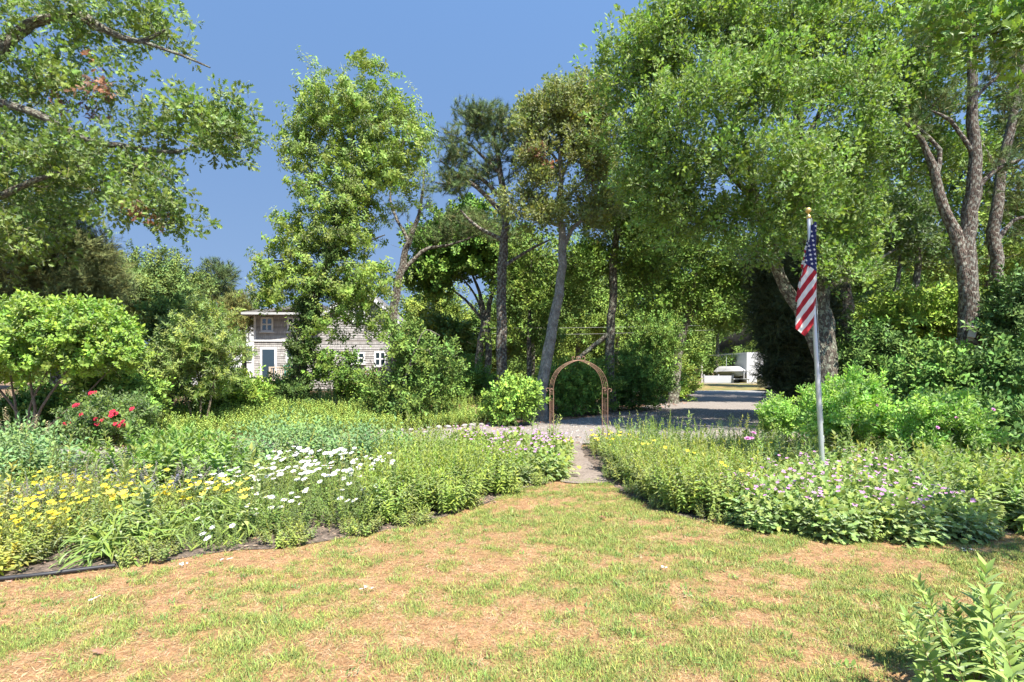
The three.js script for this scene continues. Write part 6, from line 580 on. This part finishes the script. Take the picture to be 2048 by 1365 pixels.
  strew('gravel', 'loose pale gravel stones on the drive', 'gravel', [pebble], std(null, 0.9, { vertexColors: true }), 16000, () => { const d = 9.5 + 14 * Math.pow(rnd(), 1.3), x = R(-10, 11); if (!inPoly(x, d, DRIVE)) return null; return [x, d, 0.016, pick([[0.38, 0.33, 0.29], [0.29, 0.25, 0.22], [0.46, 0.41, 0.36], [0.22, 0.185, 0.16]])]; }, null, 1, 726);
}
for (const [x, d] of [[4.15, 5.75], [4.6, 5.55], [-3.1, 5.15], [-2.75, 5.3], [-1.2, 4.6], [1.4, 5.1], [-3.35, 4.4]]) { reseed(830 + Math.round(x * 9)); const gb = new GB(); for (let k = 0; k < 4; k++) gb.leaf('oval', V(R(-0.04, 0.04), 0.03, R(-0.04, 0.04)), V(R(-1, 1), 0.1, R(-1, 1)).normalize(), V(0, 1, 0), 0.035, 0.6, 0.2, [0.7, 0.68, 0.66]); const m = part('fallen_petal', gb.geo(), M.petal); m.name = numbered('fallen_petal'); m.position.set(x, 0.005, -d); tag(m, 'white petals fallen on the lawn', 'petals', 'petals fallen on the lawn'); }
// mossy grass strips between the wheel tracks of the drive
strew('track_grass', 'thin grass strips growing in the gravel of the drive', 'grass', STEM.cover, M.dull, 900, () => { const d = R(13.4, 21), x = mix(3.2, 6.0, (d - 13.4) / 7.6) + gauss() * 0.55; if (!inPoly(x, d, DRIVE) || fbm(x * 1.2, d * 1.2, 2) < 0.45) return null; return [x, d, 0.01]; }, [0.16, 0.22, 0.045], 0.2, 727, 0.3);

// ---------- flagpole and flag ----------
{
  const steel = std([0.62, 0.63, 0.64], 0.38, { metalness: 0.65 }), brass = std([0.62, 0.45, 0.16], 0.35, { metalness: 0.6 });
  const t = thing('flagpole', 'grey metal flagpole with a gold ball standing in the right bed', 'flagpole', 4.82, 0, -8.5);
  t.rotation.z = 0.056;
  part('lower_shaft', new THREE.CylinderGeometry(0.036, 0.038, 1.75, 20).translate(0, 0.87, 0), steel, t);
  part('collar', new THREE.CylinderGeometry(0.0395, 0.0395, 0.035, 20).translate(0, 1.745, 0), steel, t);
  part('upper_shaft', new THREE.CylinderGeometry(0.026, 0.033, 2.42, 20).translate(0, 2.955, 0), steel, t);
  part('truck', new THREE.LatheGeometry([[0, 0], [0.034, 0], [0.036, 0.02], [0.03, 0.05], [0.014, 0.06], [0.01, 0.09], [0, 0.09]].map(([x, y]) => new THREE.Vector2(x, y)), 18).translate(0, 4.165, 0), brass, t);
  part('finial_ball', new THREE.SphereGeometry(0.045, 24, 16).translate(0, 4.295, 0), brass, t);
  const rope = [V(0.036, 4.17, 0.02), V(0.042, 3.2, 0.02), V(0.042, 2.1, 0.015), V(0.04, 1.0, 0.01)];
  part('halyard', new THREE.TubeGeometry(new THREE.CatmullRomCurve3(rope), 24, 0.003, 5), std([0.75, 0.75, 0.72], 0.9), t);
  part('cleat', box(0.042, 0.75, 0.0, 0.016, 0.1, 0.016, 0.005), steel, t);
  // the flag: canton and stripes are its print, it hangs in deep folds from its upper corner
  const cv = document.createElement('canvas'); cv.width = 1140; cv.height = 600; const c = cv.getContext('2d');
  for (let k = 0; k < 13; k++) { c.fillStyle = k % 2 ? '#eeeae4' : '#b3202d'; c.fillRect(0, k * 600 / 13, 1140, 600 / 13 + 1); }
  c.fillStyle = '#232a5e'; c.fillRect(0, 0, 456, 600 * 7 / 13); c.fillStyle = '#f3f1ee';
  for (let r = 0; r < 9; r++) for (let k = 0; k < (r % 2 ? 5 : 6); k++) { const x = (r % 2 ? 76 : 38) + k * 76, y = 32.3 * (r + 1); c.beginPath(); for (let s = 0; s < 10; s++) { const a = -Math.PI / 2 + s * Math.PI / 5, q = s % 2 ? 7 : 18; c.lineTo(x + Math.cos(a) * q, y + Math.sin(a) * q); } c.closePath(); c.fill(); }
  const print = new THREE.CanvasTexture(cv); print.colorSpace = THREE.SRGBColorSpace; print.magFilter = THREE.LinearFilter;
  const nu = 150, nv = 90, g = new GB();
  // u runs from the hoist to the fly, v down the hoist; hung by its upper hoist corner, the cloth falls along its diagonal and folds over itself at both sides
  const al = 0.66, ca = Math.cos(al), sa = Math.sin(al);
  for (let j = 0; j <= nv; j++) for (let i = 0; i <= nu; i++) {
    const u = i / nu, v = j / nv, a = u * 1.52, b = v * 0.91, s = a * ca + b * sa, w = b * ca - a * sa;
    const half = mix(0.035, 0.15, sstep(0, 1.25, s)), mid = -0.13 * s, e = (w - mid) / half, k = Math.floor((e + 1) / 2), f = e - 2 * k, tri = k % 2 ? -f : f;   // folded panels
    const x = mid * 0.75 + tri * half * 0.96, z = 0.05 - Math.abs(k) * 0.028 + (k % 2 ? -0.006 : 0.006) * 0 - 0.014 * Math.pow(Math.abs(f), 3) + 0.012 * Math.sin(w * 26 + s * 3.0) + 0.006 * Math.sin(w * 61);
    g.v(x, -s, z, [1, 1, 1], u, 1 - v);
  }
  for (let j = 0; j < nv; j++) for (let i = 0; i < nu; i++) { const q = j * (nu + 1) + i; g.tri(q, q + nu + 1, q + 1); g.tri(q + 1, q + nu + 1, q + nu + 2); }
  const f = part('flag', g.geo(), new THREE.MeshPhysicalMaterial({ map: print, side: THREE.DoubleSide, roughness: 1, transmission: 0.22, thickness: 0 }));
  f.name = numbered('flag'); f.position.set(4.655, 4.1, -8.49); tag(f, 'stars and stripes flag hanging limp in folds from the flagpole', 'flag');
}
// ---------- rusty rose arch ----------
{
  const rust = new THREE.MeshStandardMaterial({ map: texture(256, (u, v) => { const a = fbm(u * 12, v * 12, 4, 12); return lerp3([0.15, 0.08, 0.052], [0.36, 0.205, 0.14], clamp(a * 1.8 - 0.45)); }), roughness: 0.85 });
  const t = thing('garden_arch', 'rusty iron rose arch with scrolls standing over the sandy path', 'garden arch', 1.39, 0.016, -11.5); t.rotation.y = 0.12;
  const rod = (name, pts, r, n = 20) => part(name, new THREE.TubeGeometry(new THREE.CatmullRomCurve3(pts.map((p) => V(...p)), false, 'centripetal'), n, r, 6), rust, t);
  const W = 0.57, D = 0.2, S = 1.38, top = 1.98, arc = (s, z) => [[s * W, S - 0.12, z], [s * W, S + 0.05, z], [s * W * 0.93, S + 0.22, z], [s * W * 0.76, S + 0.385, z], [s * W * 0.5, S + 0.5, z], [s * W * 0.22, S + 0.575, z], [0, top, z]];
  for (const s of [-1, 1]) {
    for (const z of [-D, D]) {
      rod('post', [[s * W, -0.1, z], [s * W, S * 0.5, z], [s * W, S - 0.03, z]], 0.0075, 6);
      const o = s, cx = s * W + o * 0.05, cy = S - 0.03, sp = []; sp.push([s * W, S - 0.12, z]); for (let k = 0; k <= 12; k++) { const a = Math.PI - k / 12 * 4.9, r = 0.05 * (1 - k / 12 * 0.6); sp.push([cx + o * Math.cos(a) * r, cy + Math.sin(a) * r, z]); }
      rod('scroll', sp, 0.007, 30);
      rod('top_scroll', Array.from({ length: 12 }, (_, k) => { const a = -Math.PI / 2 + k / 11 * 4.7, r = 0.045 * (1 - k / 11 * 0.55); return [s * 0.055 + s * Math.cos(a) * r, top + 0.045 + Math.sin(a) * r, z]; }), 0.007, 26);
    }
    for (const z of [-D, -D / 3, D / 3, D]) rod('arch_rod', arc(s, z), z === -D || z === D ? 0.006 : 0.004, 28);
    for (const z of [-D / 3, D / 3]) rod('upright', [[s * W, -0.1, z], [s * W, 0.5, z], [s * W, 1.16, z]], 0.004, 4);
    for (const y of [0.32, 0.68, 0.92, 1.18]) rod('rung', [[s * W, y, -D], [s * W, y, D]], 0.004, 2);
    for (const [x, y] of [[1, S - 0.01], [0.9, S + 0.26], [0.5, S + 0.5], [0.2, S + 0.578]]) rod('rung', [[s * W * x, y, -D], [s * W * x, y, D]], 0.004, 2);
  }
  rod('ridge_bar', [[0, top, -D], [0, top, D]], 0.007, 2);
}
// ---------- shingled house ----------
{
  const shingle = [0, 1, 2].map((k) => std([[0.36, 0.345, 0.33], [0.30, 0.285, 0.27], [0.42, 0.40, 0.385]][k], 0.95, { map: texture(256, (u, v) => { const n = 14, i = Math.floor(u * n), c = 0.72 + 0.28 * hash(i, k + 3), e = Math.abs(u * n - i - 0.5) > 0.46 ? 0.5 : 1; const w = fbm(u * 60, v * 6, 3); return [c * e * (0.8 + 0.4 * w), c * e * (0.8 + 0.38 * w), c * e * (0.8 + 0.36 * w)]; }) }));
  const white = std([0.6, 0.6, 0.59], 0.6), glass = new THREE.MeshPhysicalMaterial({ color: 0x27343a, roughness: 0.05, clearcoat: 1, metalness: 0 }), roofM = std([0.16, 0.15, 0.145], 0.95), deckM = std([0.50, 0.40, 0.30], 0.9), redM = std([0.42, 0.16, 0.10], 0.9);
  const t = thing('shingled_house', 'two-storey grey shingled house half hidden by trees', 'house', -15.4, H(-13, 33), -32.6); t.rotation.y = 0.06;   // origin: left front corner, x along the front, front faces +z
  const wallM = std([0.24, 0.215, 0.195], 0.95);
  part('wall', box(4.35, 1.5, -3, 8.7, 3.0, 6), wallM, t);
  part('wall', box(1.9, 3.75, -3.1, 3.8, 1.5, 5.6), wallM, t);
  { const s = new THREE.Shape([[3.8, 3.0], [8.7, 3.0], [8.7, 4.0], [6.25, 6.2], [3.8, 4.0]].map(([x, y]) => new THREE.Vector2(x, y))); part('gable_wall', new THREE.ExtrudeGeometry(s, { depth: 5.9, bevelEnabled: false }).translate(0, 0, -5.95), wallM, t); }
  // shingle courses, each with a thick butt edge that throws a shadow line
  const course = (x0, x1, y, z, k) => { const h = 0.155, g = new THREE.BufferGeometry(), zt = z + 0.006, zb = z + 0.034, L = (x1 - x0) / 1.6;
    g.setAttribute('position', new THREE.Float32BufferAttribute([x0, y, zb, x1, y, zb, x1, y + h, zt, x0, y + h, zt, x0, y, z, x1, y, z, x1, y, zb, x0, y, zb], 3));
    g.setAttribute('uv', new THREE.Float32BufferAttribute([k * 0.37, 0, k * 0.37 + L, 0, k * 0.37 + L, 1, k * 0.37, 1, 0, 0, L, 0, L, 0.1, 0, 0.1], 2)); g.setIndex([0, 1, 2, 0, 2, 3, 4, 5, 6, 4, 6, 7]); g.computeVertexNormals();
    part('shingle_course', g, shingle[k % 3], t); };
  let k = 0;
  for (let y = 0.1; y < 2.9; y += 0.14) course(0, 8.7, y, 0, k++);
  for (let y = 3.02; y < 4.45; y += 0.14) course(0, 3.78, y, -0.3, k++);
  for (let y = 3.02; y < 5.95; y += 0.14) { const w = y < 4 ? 2.45 : Math.max(0.1, 2.45 * (6.2 - y - 0.14) / 2.2); course(6.25 - w, 6.25 + w, y, -0.05, k++); }
  part('corner_board', box(0.05, 3.76, -0.27, 0.12, 1.48, 0.12), white, t); part('corner_board', box(8.68, 1.9, 0.0, 0.14, 4.0, 0.14), white, t); part('corner_board', box(0.05, 1.5, 0.0, 0.12, 2.9, 0.12), white, t);
  part('belt_board', box(1.9, 2.97, 0.02, 3.8, 0.1, 0.12), white, t);
  { const s = new THREE.Shape([[-0.35, 4.42], [-0.35, 4.6], [3.9, 5.2], [3.9, 5.0]].map(([x, y]) => new THREE.Vector2(x, y))); const r = part('roof', new THREE.ExtrudeGeometry(s, { depth: 6.9, bevelEnabled: false }).translate(0, 0, -6.2), roofM, t); part('fascia', box(1.8, 4.53, 0.72, 4.3, 0.13, 0.03), std([0.4, 0.4, 0.39], 0.7), r).rotation.z = 0.0; }
  for (const s of [-1, 1]) { const g = new THREE.BoxGeometry(3.55, 0.12, 6.6); const m = part('roof', g, roofM, t); m.position.set(6.25 + s * 1.36, 5.12, -2.85); m.rotation.z = -s * 0.732; part('fascia', box(0, -0.06, 3.31, 3.55, 0.2, 0.04), white, m); }
  part('chimney', box(8.95, 2.05, -0.6, 0.5, 4.1, 0.7, 0.02), std([0.36, 0.13, 0.085], 0.95, { bumpMap: bumpNoise, bumpScale: 0.02 }), t);
  const win = (x, y, z, w, h, n) => { const f = part('window', box(x, y, z + 0.03, w, h, 0.07), white, t); const pw = (w - 0.1 * (n + 1)) / n; for (let q = 0; q < n; q++) for (const s of [-1, 1]) part('pane', box(x - w / 2 + 0.1 + pw / 2 + q * (pw + 0.1), y + s * (h - 0.1) / 4, z + 0.062, pw, (h - 0.28) / 2, 0.02), glass, f); part('sill', box(x, y - h / 2 - 0.03, z + 0.07, w + 0.12, 0.05, 0.14), white, f); };
  win(0.75, 3.95, -0.3, 0.72, 0.85, 2); win(2.3, 3.95, -0.3, 0.72, 0.85, 2); win(2.35, 1.95, 0, 0.8, 1.25, 2); win(6.2, 1.95, 0, 0.8, 0.7, 2); win(7.5, 1.9, 0, 0.7, 0.9, 2); win(6.25, 4.6, -0.05, 0.7, 0.9, 2);
  const d = part('sliding_door', box(0.95, 1.55, 0.03, 0.95, 2.05, 0.08), white, t); part('pane', box(0.95, 1.55, 0.075, 0.7, 1.8, 0.02), glass, d); part('handle', box(1.32, 1.5, 0.09, 0.03, 0.16, 0.03), std([0.3, 0.3, 0.3], 0.4), d);
  const dk = part('deck', box(1.6, 0.38, 0.85, 3.3, 0.12, 1.5), deckM, t);
  for (let q = 0; q < 11; q++) part('board', box(1.6, 0.455, 0.17 + q * 0.137, 3.32, 0.03, 0.125), deckM, dk);
  for (const x of [0, 1.6, 3.2]) part('post', box(x, 0.55, 1.55, 0.1, 1.75, 0.1), deckM, dk);
  part('rail', box(2.42, 1.4, 1.55, 1.75, 0.06, 0.12), deckM, dk); part('rail', box(2.42, 0.62, 1.55, 1.6, 0.06, 0.05), deckM, dk);
  for (let q = 0; q < 12; q++) part('baluster', box(1.72 + q * 0.13, 1.0, 1.56, 0.04, 0.8, 0.04), deckM, dk);
  const st = part('side_steps', box(7.1, 0.35, 0.6, 1.0, 0.1, 1.0), redM, t); for (let q = 0; q < 7; q++) part('baluster', box(6.65 + q * 0.15, 0.75, 1.1, 0.04, 0.75, 0.04), redM, st); part('rail', box(7.1, 1.14, 1.1, 1.05, 0.05, 0.07), redM, st);
  const ch = thing('deck_chair', 'green chair behind the deck railing', 'chair', -13.2, t.position.y + 0.47, -32.15); ch.rotation.y = 0.06; const gm = std([0.02, 0.22, 0.17], 0.6);
  part('seat', box(0, 0.4, 0, 0.5, 0.05, 0.5, 0.02), gm, ch); part('backrest', box(0, 0.72, -0.24, 0.5, 0.62, 0.05, 0.02), gm, ch); for (const [x, z] of [[-1, -1], [1, -1], [-1, 1], [1, 1]]) part('leg', box(x * 0.22, 0.2, z * 0.21, 0.04, 0.4, 0.04), gm, ch);
  const bin = thing('trash_bin', 'dark green bin beside the red steps of the shingled house', 'bin', -7.9, H(-7.9, 30.6) - 0.02, -30.6); part('body', new THREE.CylinderGeometry(0.32, 0.26, 0.85, 4, 1).rotateY(0.78).translate(0, 0.43, 0), std([0.02, 0.05, 0.035], 0.6), bin); part('lid', box(0, 0.88, 0, 0.5, 0.06, 0.52, 0.02), std([0.02, 0.05, 0.035], 0.6), bin);
  // white neighbour behind
  const nb = thing('white_house', 'white gabled house behind the left corner of the shingled house', 'house', -21.5, H(-21, 42), -42); const s = new THREE.Shape([[-3, 0], [3.2, 0], [3.2, 4], [0, 6.2], [-3, 4]].map(([x, y]) => new THREE.Vector2(x, y)));
  part('wall', new THREE.ExtrudeGeometry(s, { depth: 7, bevelEnabled: false }).translate(0, 0, -7), white, nb); for (const q of [-1, 1]) { const m = part('roof', new THREE.BoxGeometry(4.2, 0.14, 7.6), roofM, nb); m.position.set(q * 1.66, 5.12, -3.5); m.rotation.z = -q * 0.6; }
  for (const x of [-1.4, 1.5]) { const f = part('window', box(x, 2.4, 0.03, 0.9, 1.3, 0.08), std([0.7, 0.7, 0.7], 0.6), nb); part('pane', box(x, 2.4, 0.075, 0.74, 1.12, 0.02), glass, f); }
  // the house over the road, with clapboards
  const fh = thing('clapboard_house', 'white clapboard house behind the covered boat', 'house', 24.6, 0, -57.5), clap = std([0.55, 0.55, 0.56], 0.7);
  part('wall', box(4.5, 1.6, -4, 9, 3.2, 8), clap, fh); for (let q = 0; q < 19; q++) { const b = part('clapboard', box(4.5, 0.2 + q * 0.16, 0.02, 9.02, 0.15, 0.03), clap, fh); b.rotation.x = 0.0; }
  { const sh = new THREE.Shape([[-4.5, 0], [0.5, 3.1], [0.5, 3.25], [-4.7, 0.1]].map(([x, y]) => new THREE.Vector2(x, y))); part('roof', new THREE.ExtrudeGeometry(sh, { depth: 9.6, bevelEnabled: false }).rotateY(-Math.PI / 2).translate(9.3, 3.2, -3.9), roofM, fh); part('corner_board', box(0.02, 1.6, 0.03, 0.16, 3.2, 0.1), white, fh); }
  { const f = part('window', box(2.2, 1.7, 0.05, 1.0, 1.3, 0.08), white, fh); part('pane', box(2.2, 1.7, 0.095, 0.82, 1.1, 0.02), glass, f); }
  const gl = thing('white_garage', 'white low building showing through trees left of the white fence', 'building', 19.5, 0, -68); part('wall', box(0, 1.5, -2.5, 6, 3.0, 5), clap, gl); { const r = part('roof', box(0, 3.15, -2.3, 6.6, 0.24, 5.8), std([0.7, 0.7, 0.7], 0.8), gl); part('fascia', box(0, 3.1, 0.62, 6.6, 0.3, 0.04), white, r); } part('garage_door', box(-0.8, 1.15, 0.03, 2.6, 2.2, 0.08), std([0.7, 0.7, 0.72], 0.6), gl);
}
// ---------- things over the road ----------
{
  const white = std([0.40, 0.41, 0.44], 0.7), dark = std([0.02, 0.02, 0.022], 0.7), galv = std([0.5, 0.5, 0.5], 0.5, { metalness: 0.5 });
  const fe = thing('white_fence', 'low white panel fence left of the covered boat', 'fence', 19.8, 0.02, -56.6);
  for (let k = 0; k < 26; k++) part('board', box(0.07 + k * 0.115, 0.39, 0, 0.108, 0.74, 0.03), white, fe);
  for (const x of [0, 1.5, 3.0]) part('post', box(x, 0.44, -0.07, 0.1, 0.9, 0.1), white, fe);
  part('rail', box(1.5, 0.62, -0.03, 3.0, 0.08, 0.04), white, fe); part('rail', box(1.5, 0.16, -0.03, 3.0, 0.08, 0.04), white, fe);
  const b = thing('covered_boat', 'motorboat under a pale cover parked bow-on over the road', 'boat', 23.4, 0.03, -56.2);
  // hull lofted from stern to bow (towards the camera)
  const g = new GB(), st = 12, ring = 9; for (let i = 0; i <= st; i++) { const f = i / st, z = -4.6 + 5.2 * f, w = 1.02 * Math.pow(1 - Math.pow(f, 3.2), 0.6) + 0.02, keel = 0.5 + 0.34 * Math.pow(f, 3), gun = 1.15 + 0.12 * f; for (let j = 0; j < ring; j++) { const s = j / (ring - 1) * 2 - 1, q = Math.abs(s); g.v(Math.sign(s) * w * Math.pow(q, 0.6), keel + (gun - keel) * Math.pow(q, 1.5), z); } }
  for (let i = 0; i < st; i++) for (let j = 0; j < ring - 1; j++) { const a = i * ring + j; g.tri(a, a + 1, a + ring); g.tri(a + 1, a + ring + 1, a + ring); }
  part('hull', g.geo(), std([0.30, 0.34, 0.40], 0.35, { side: THREE.DoubleSide }), b);
  const cg = new GB(); for (let i = 0; i <= st; i++) { const f = i / st, z = -4.65 + 5.3 * f, w = 1.06 * Math.pow(1 - Math.pow(f, 3.2), 0.6) + 0.05, hi = 1.28 + 0.42 * sstep(1.0, 0.55, f); for (let j = 0; j < ring; j++) { const s = j / (ring - 1) * 2 - 1, q = Math.abs(s); cg.v(s * w, (q > 0.95 ? 1.1 + 0.12 * f : mix(1.28 + 0.1 * f, hi, sstep(0.9, 0.45, q))), z); } }
  for (let i = 0; i < st; i++) for (let j = 0; j < ring - 1; j++) { const a = i * ring + j; cg.tri(a, a + ring, a + 1); cg.tri(a + 1, a + ring, a + ring + 1); }
  part('cover', cg.geo(), std([0.42, 0.41, 0.39], 0.9, { side: THREE.DoubleSide }), b);
  const tr = part('trailer', mergeGeometries([box(-0.7, 0.42, -2.2, 0.08, 0.1, 4.4), box(0.7, 0.42, -2.2, 0.08, 0.1, 4.4), box(0, 0.42, 1.0, 0.08, 0.1, 2.2), box(0, 0.42, -0.1, 1.5, 0.08, 0.08), box(0, 0.75, 0.75, 0.07, 0.7, 0.07), box(0, 0.2, 1.8, 0.06, 0.4, 0.06)]), galv, b);
  for (const s of [-1, 1]) { part('wheel', new THREE.CylinderGeometry(0.3, 0.3, 0.2, 20).rotateZ(Math.PI / 2).translate(s * 1.0, 0.3, -2.6), dark, tr); part('guide_post', box(s * 1.12, 0.95, -3.6, 0.06, 1.1, 0.06), white, tr); }
  part('antenna', new THREE.CylinderGeometry(0.02, 0.03, 1.5, 8).translate(-0.78, 1.95, -1.8), white, b);
  const po = thing('wooden_post', 'grey wooden post at the left end of the white fence', 'post', 19.55, 0.02, -56.7); part('shaft', new THREE.CylinderGeometry(0.1, 0.12, 2.7, 12).translate(0, 1.3, 0), std([0.42, 0.40, 0.37], 0.95), po); part('cap', new THREE.CylinderGeometry(0.05, 0.11, 0.06, 12).translate(0, 2.68, 0), std([0.42, 0.40, 0.37], 0.95), po);
  const wire = (pts, label) => { const w = part('overhead_wire', new THREE.TubeGeometry(new THREE.CatmullRomCurve3(pts.map((p) => V(...p))), 40, 0.008, 5), std([0.30, 0.29, 0.28], 0.6)); w.name = numbered('overhead_wire'); tag(w, label, 'wire'); };
  wire([[-30, 4.6, -35], [-4.6, 4.2, -34], [3, 4.18, -34], [14, 4.5, -36]], 'upper thin overhead wire crossing behind the pitch pine');
  wire([[-30, 4.3, -35], [-4.6, 3.9, -34], [3, 3.78, -34], [14, 4.2, -36]], 'lower thin overhead wire crossing behind the pitch pine');
  wire([[10, 3.3, -55], [20, 2.85, -55], [25, 3.25, -54], [40, 4.5, -50]], 'overhead wire sagging above the covered boat');
  // grey car half behind the cedar
  const car = thing('parked_car', 'grey car mostly hidden behind the black-green cedar', 'car', 20.2, 0.03, -39.4), paint = new THREE.MeshPhysicalMaterial({ color: 0x8d9296, roughness: 0.4, metalness: 0.5, clearcoat: 1, clearcoatRoughness: 0.1 });
  const sh = new THREE.Shape([[-2.2, 0.32], [2.2, 0.32], [2.25, 0.75], [1.95, 0.95], [1.0, 1.02], [0.45, 1.45], [-1.3, 1.48], [-2.0, 1.0], [-2.25, 0.9]].map(([x, y]) => new THREE.Vector2(x, y)));
  const body = part('body', new THREE.ExtrudeGeometry(sh, { depth: 1.56, bevelEnabled: true, bevelSize: 0.06, bevelThickness: 0.08, bevelSegments: 3 }).translate(0, 0, -0.78), paint, car), gl = new THREE.MeshPhysicalMaterial({ color: 0x0c1013, roughness: 0.05, clearcoat: 1 });
  for (const z of [-0.868, 0.868]) for (const [x0, x1, x2, x3] of [[-1.75, -0.45, -0.45, -1.25], [-0.38, 0.82, 0.4, -0.38]]) { const w = new THREE.Shape([[x0, 1.02], [x1, 1.02], [x2, 1.4], [x3, 1.4]].map(([x, y]) => new THREE.Vector2(x, y))); part('window', new THREE.ExtrudeGeometry(w, { depth: 0.012, bevelEnabled: false }).translate(0, 0, z - 0.006), gl, body); }
  for (const x of [-1.4, 1.4]) for (const z of [-0.78, 0.78]) { const w = part('wheel', new THREE.CylinderGeometry(0.33, 0.33, 0.22, 24).rotateX(Math.PI / 2).translate(x, 0.33, z), dark, car); part('rim', new THREE.CylinderGeometry(0.2, 0.2, 0.235, 16).rotateX(Math.PI / 2).translate(x, 0.33, z), galv, w); }
  for (const z of [-0.6, 0.6]) { part('headlight', box(2.24, 0.72, z, 0.06, 0.12, 0.3, 0.02), white, car); part('tail_light', box(-2.27, 0.85, z, 0.05, 0.14, 0.25, 0.02), std([0.4, 0.01, 0.01], 0.3), car); }
}
// ---------- small things in the garden ----------
{
  const n = thing('nest_box', 'weathered pale wooden nest box hanging on the pine trunk', 'nest box', 11.06, 2.58, -13.24), wd = std([0.52, 0.47, 0.40], 0.95), wd2 = std([0.40, 0.36, 0.30], 0.95); n.rotation.set(0, -0.6, -0.22);
  part('body', box(0, 0.1, 0, 0.15, 0.24, 0.16, 0.006), wd, n); part('roof', box(0, 0.245, 0.02, 0.2, 0.02, 0.24, 0.004).rotateX(0.18), wd2, n); part('back_board', box(0, 0.1, -0.09, 0.13, 0.4, 0.02, 0.004), wd2, n); part('entrance', new THREE.CylinderGeometry(0.02, 0.02, 0.006, 16).rotateX(Math.PI / 2).translate(0, 0.14, 0.081), std([0.01, 0.01, 0.01], 1), n);
  const edge = smoothPlan([[-6.5, 4.2], [-4.9, 4.72], [-4.2, 4.93], [-3.7, 5.14]], 0.02, false); const e = part('edging_strip', new THREE.TubeGeometry(new THREE.CatmullRomCurve3(edge.map(([x, d]) => V(x, 0.03, -d + 0.03))), 60, 0.02, 8), std([0.02, 0.02, 0.022], 0.5)); e.name = numbered('edging_strip'); tag(e, 'black plastic edging strip at the left corner of the lawn', 'edging');
  reseed(801); const stone = std([0.42, 0.39, 0.36], 0.9, { bumpMap: bumpNoise, bumpScale: 0.02 });
  for (let k = 0; k < 16; k++) { const f = k / 15, x = mix(-3.6, 0.0, f), d = mix(15.25, 17.75, Math.pow(f, 1.05)) + gauss() * 0.05, g = new THREE.IcosahedronGeometry(R(0.06, 0.1), 1), p = g.attributes.position; for (let q = 0; q < p.count; q++) { const s = 0.8 + 0.4 * vnoise(p.getX(q) * 30 + k * 9, p.getZ(q) * 30 + p.getY(q) * 20); p.setXYZ(q, p.getX(q) * s * 1.35, p.getY(q) * s * 0.7, p.getZ(q) * s); } g.computeVertexNormals(); const m = part('edging_stone', g, stone); m.name = numbered('edging_stone'); m.position.set(x, 0.05, -d); m.rotation.y = rnd() * 6; tag(m, 'pale stone in the row edging the gravel before the ground cover', 'stone', 'stones edging the gravel'); }
  [[1.05, 6.75, 'brown fallen leaf at the bed edge right of the path', [0.3, 0.13, 0.05]], [-2.75, 3.6, 'brown fallen leaf on the dry turf at lower left', [0.36, 0.17, 0.09]], [2.6, 6.2, 'curled brown leaf on the lawn before the right bed', [0.28, 0.14, 0.07]]].forEach(([x, d, label, c], k) => { reseed(820 + k); const g = new GB(); g.leaf('oak', V(0, 0.02, 0), V(1, 0.1, 0.3).normalize(), V(0, 1, 0), 0.11, 0.9, 0.25, c, 0.5); const m = part('fallen_leaf', g.geo(), M.matte); m.name = numbered('fallen_leaf'); m.position.set(x, 0.012, -d); tag(m, label, 'leaf'); });
}

renderer.render(scene, camera);
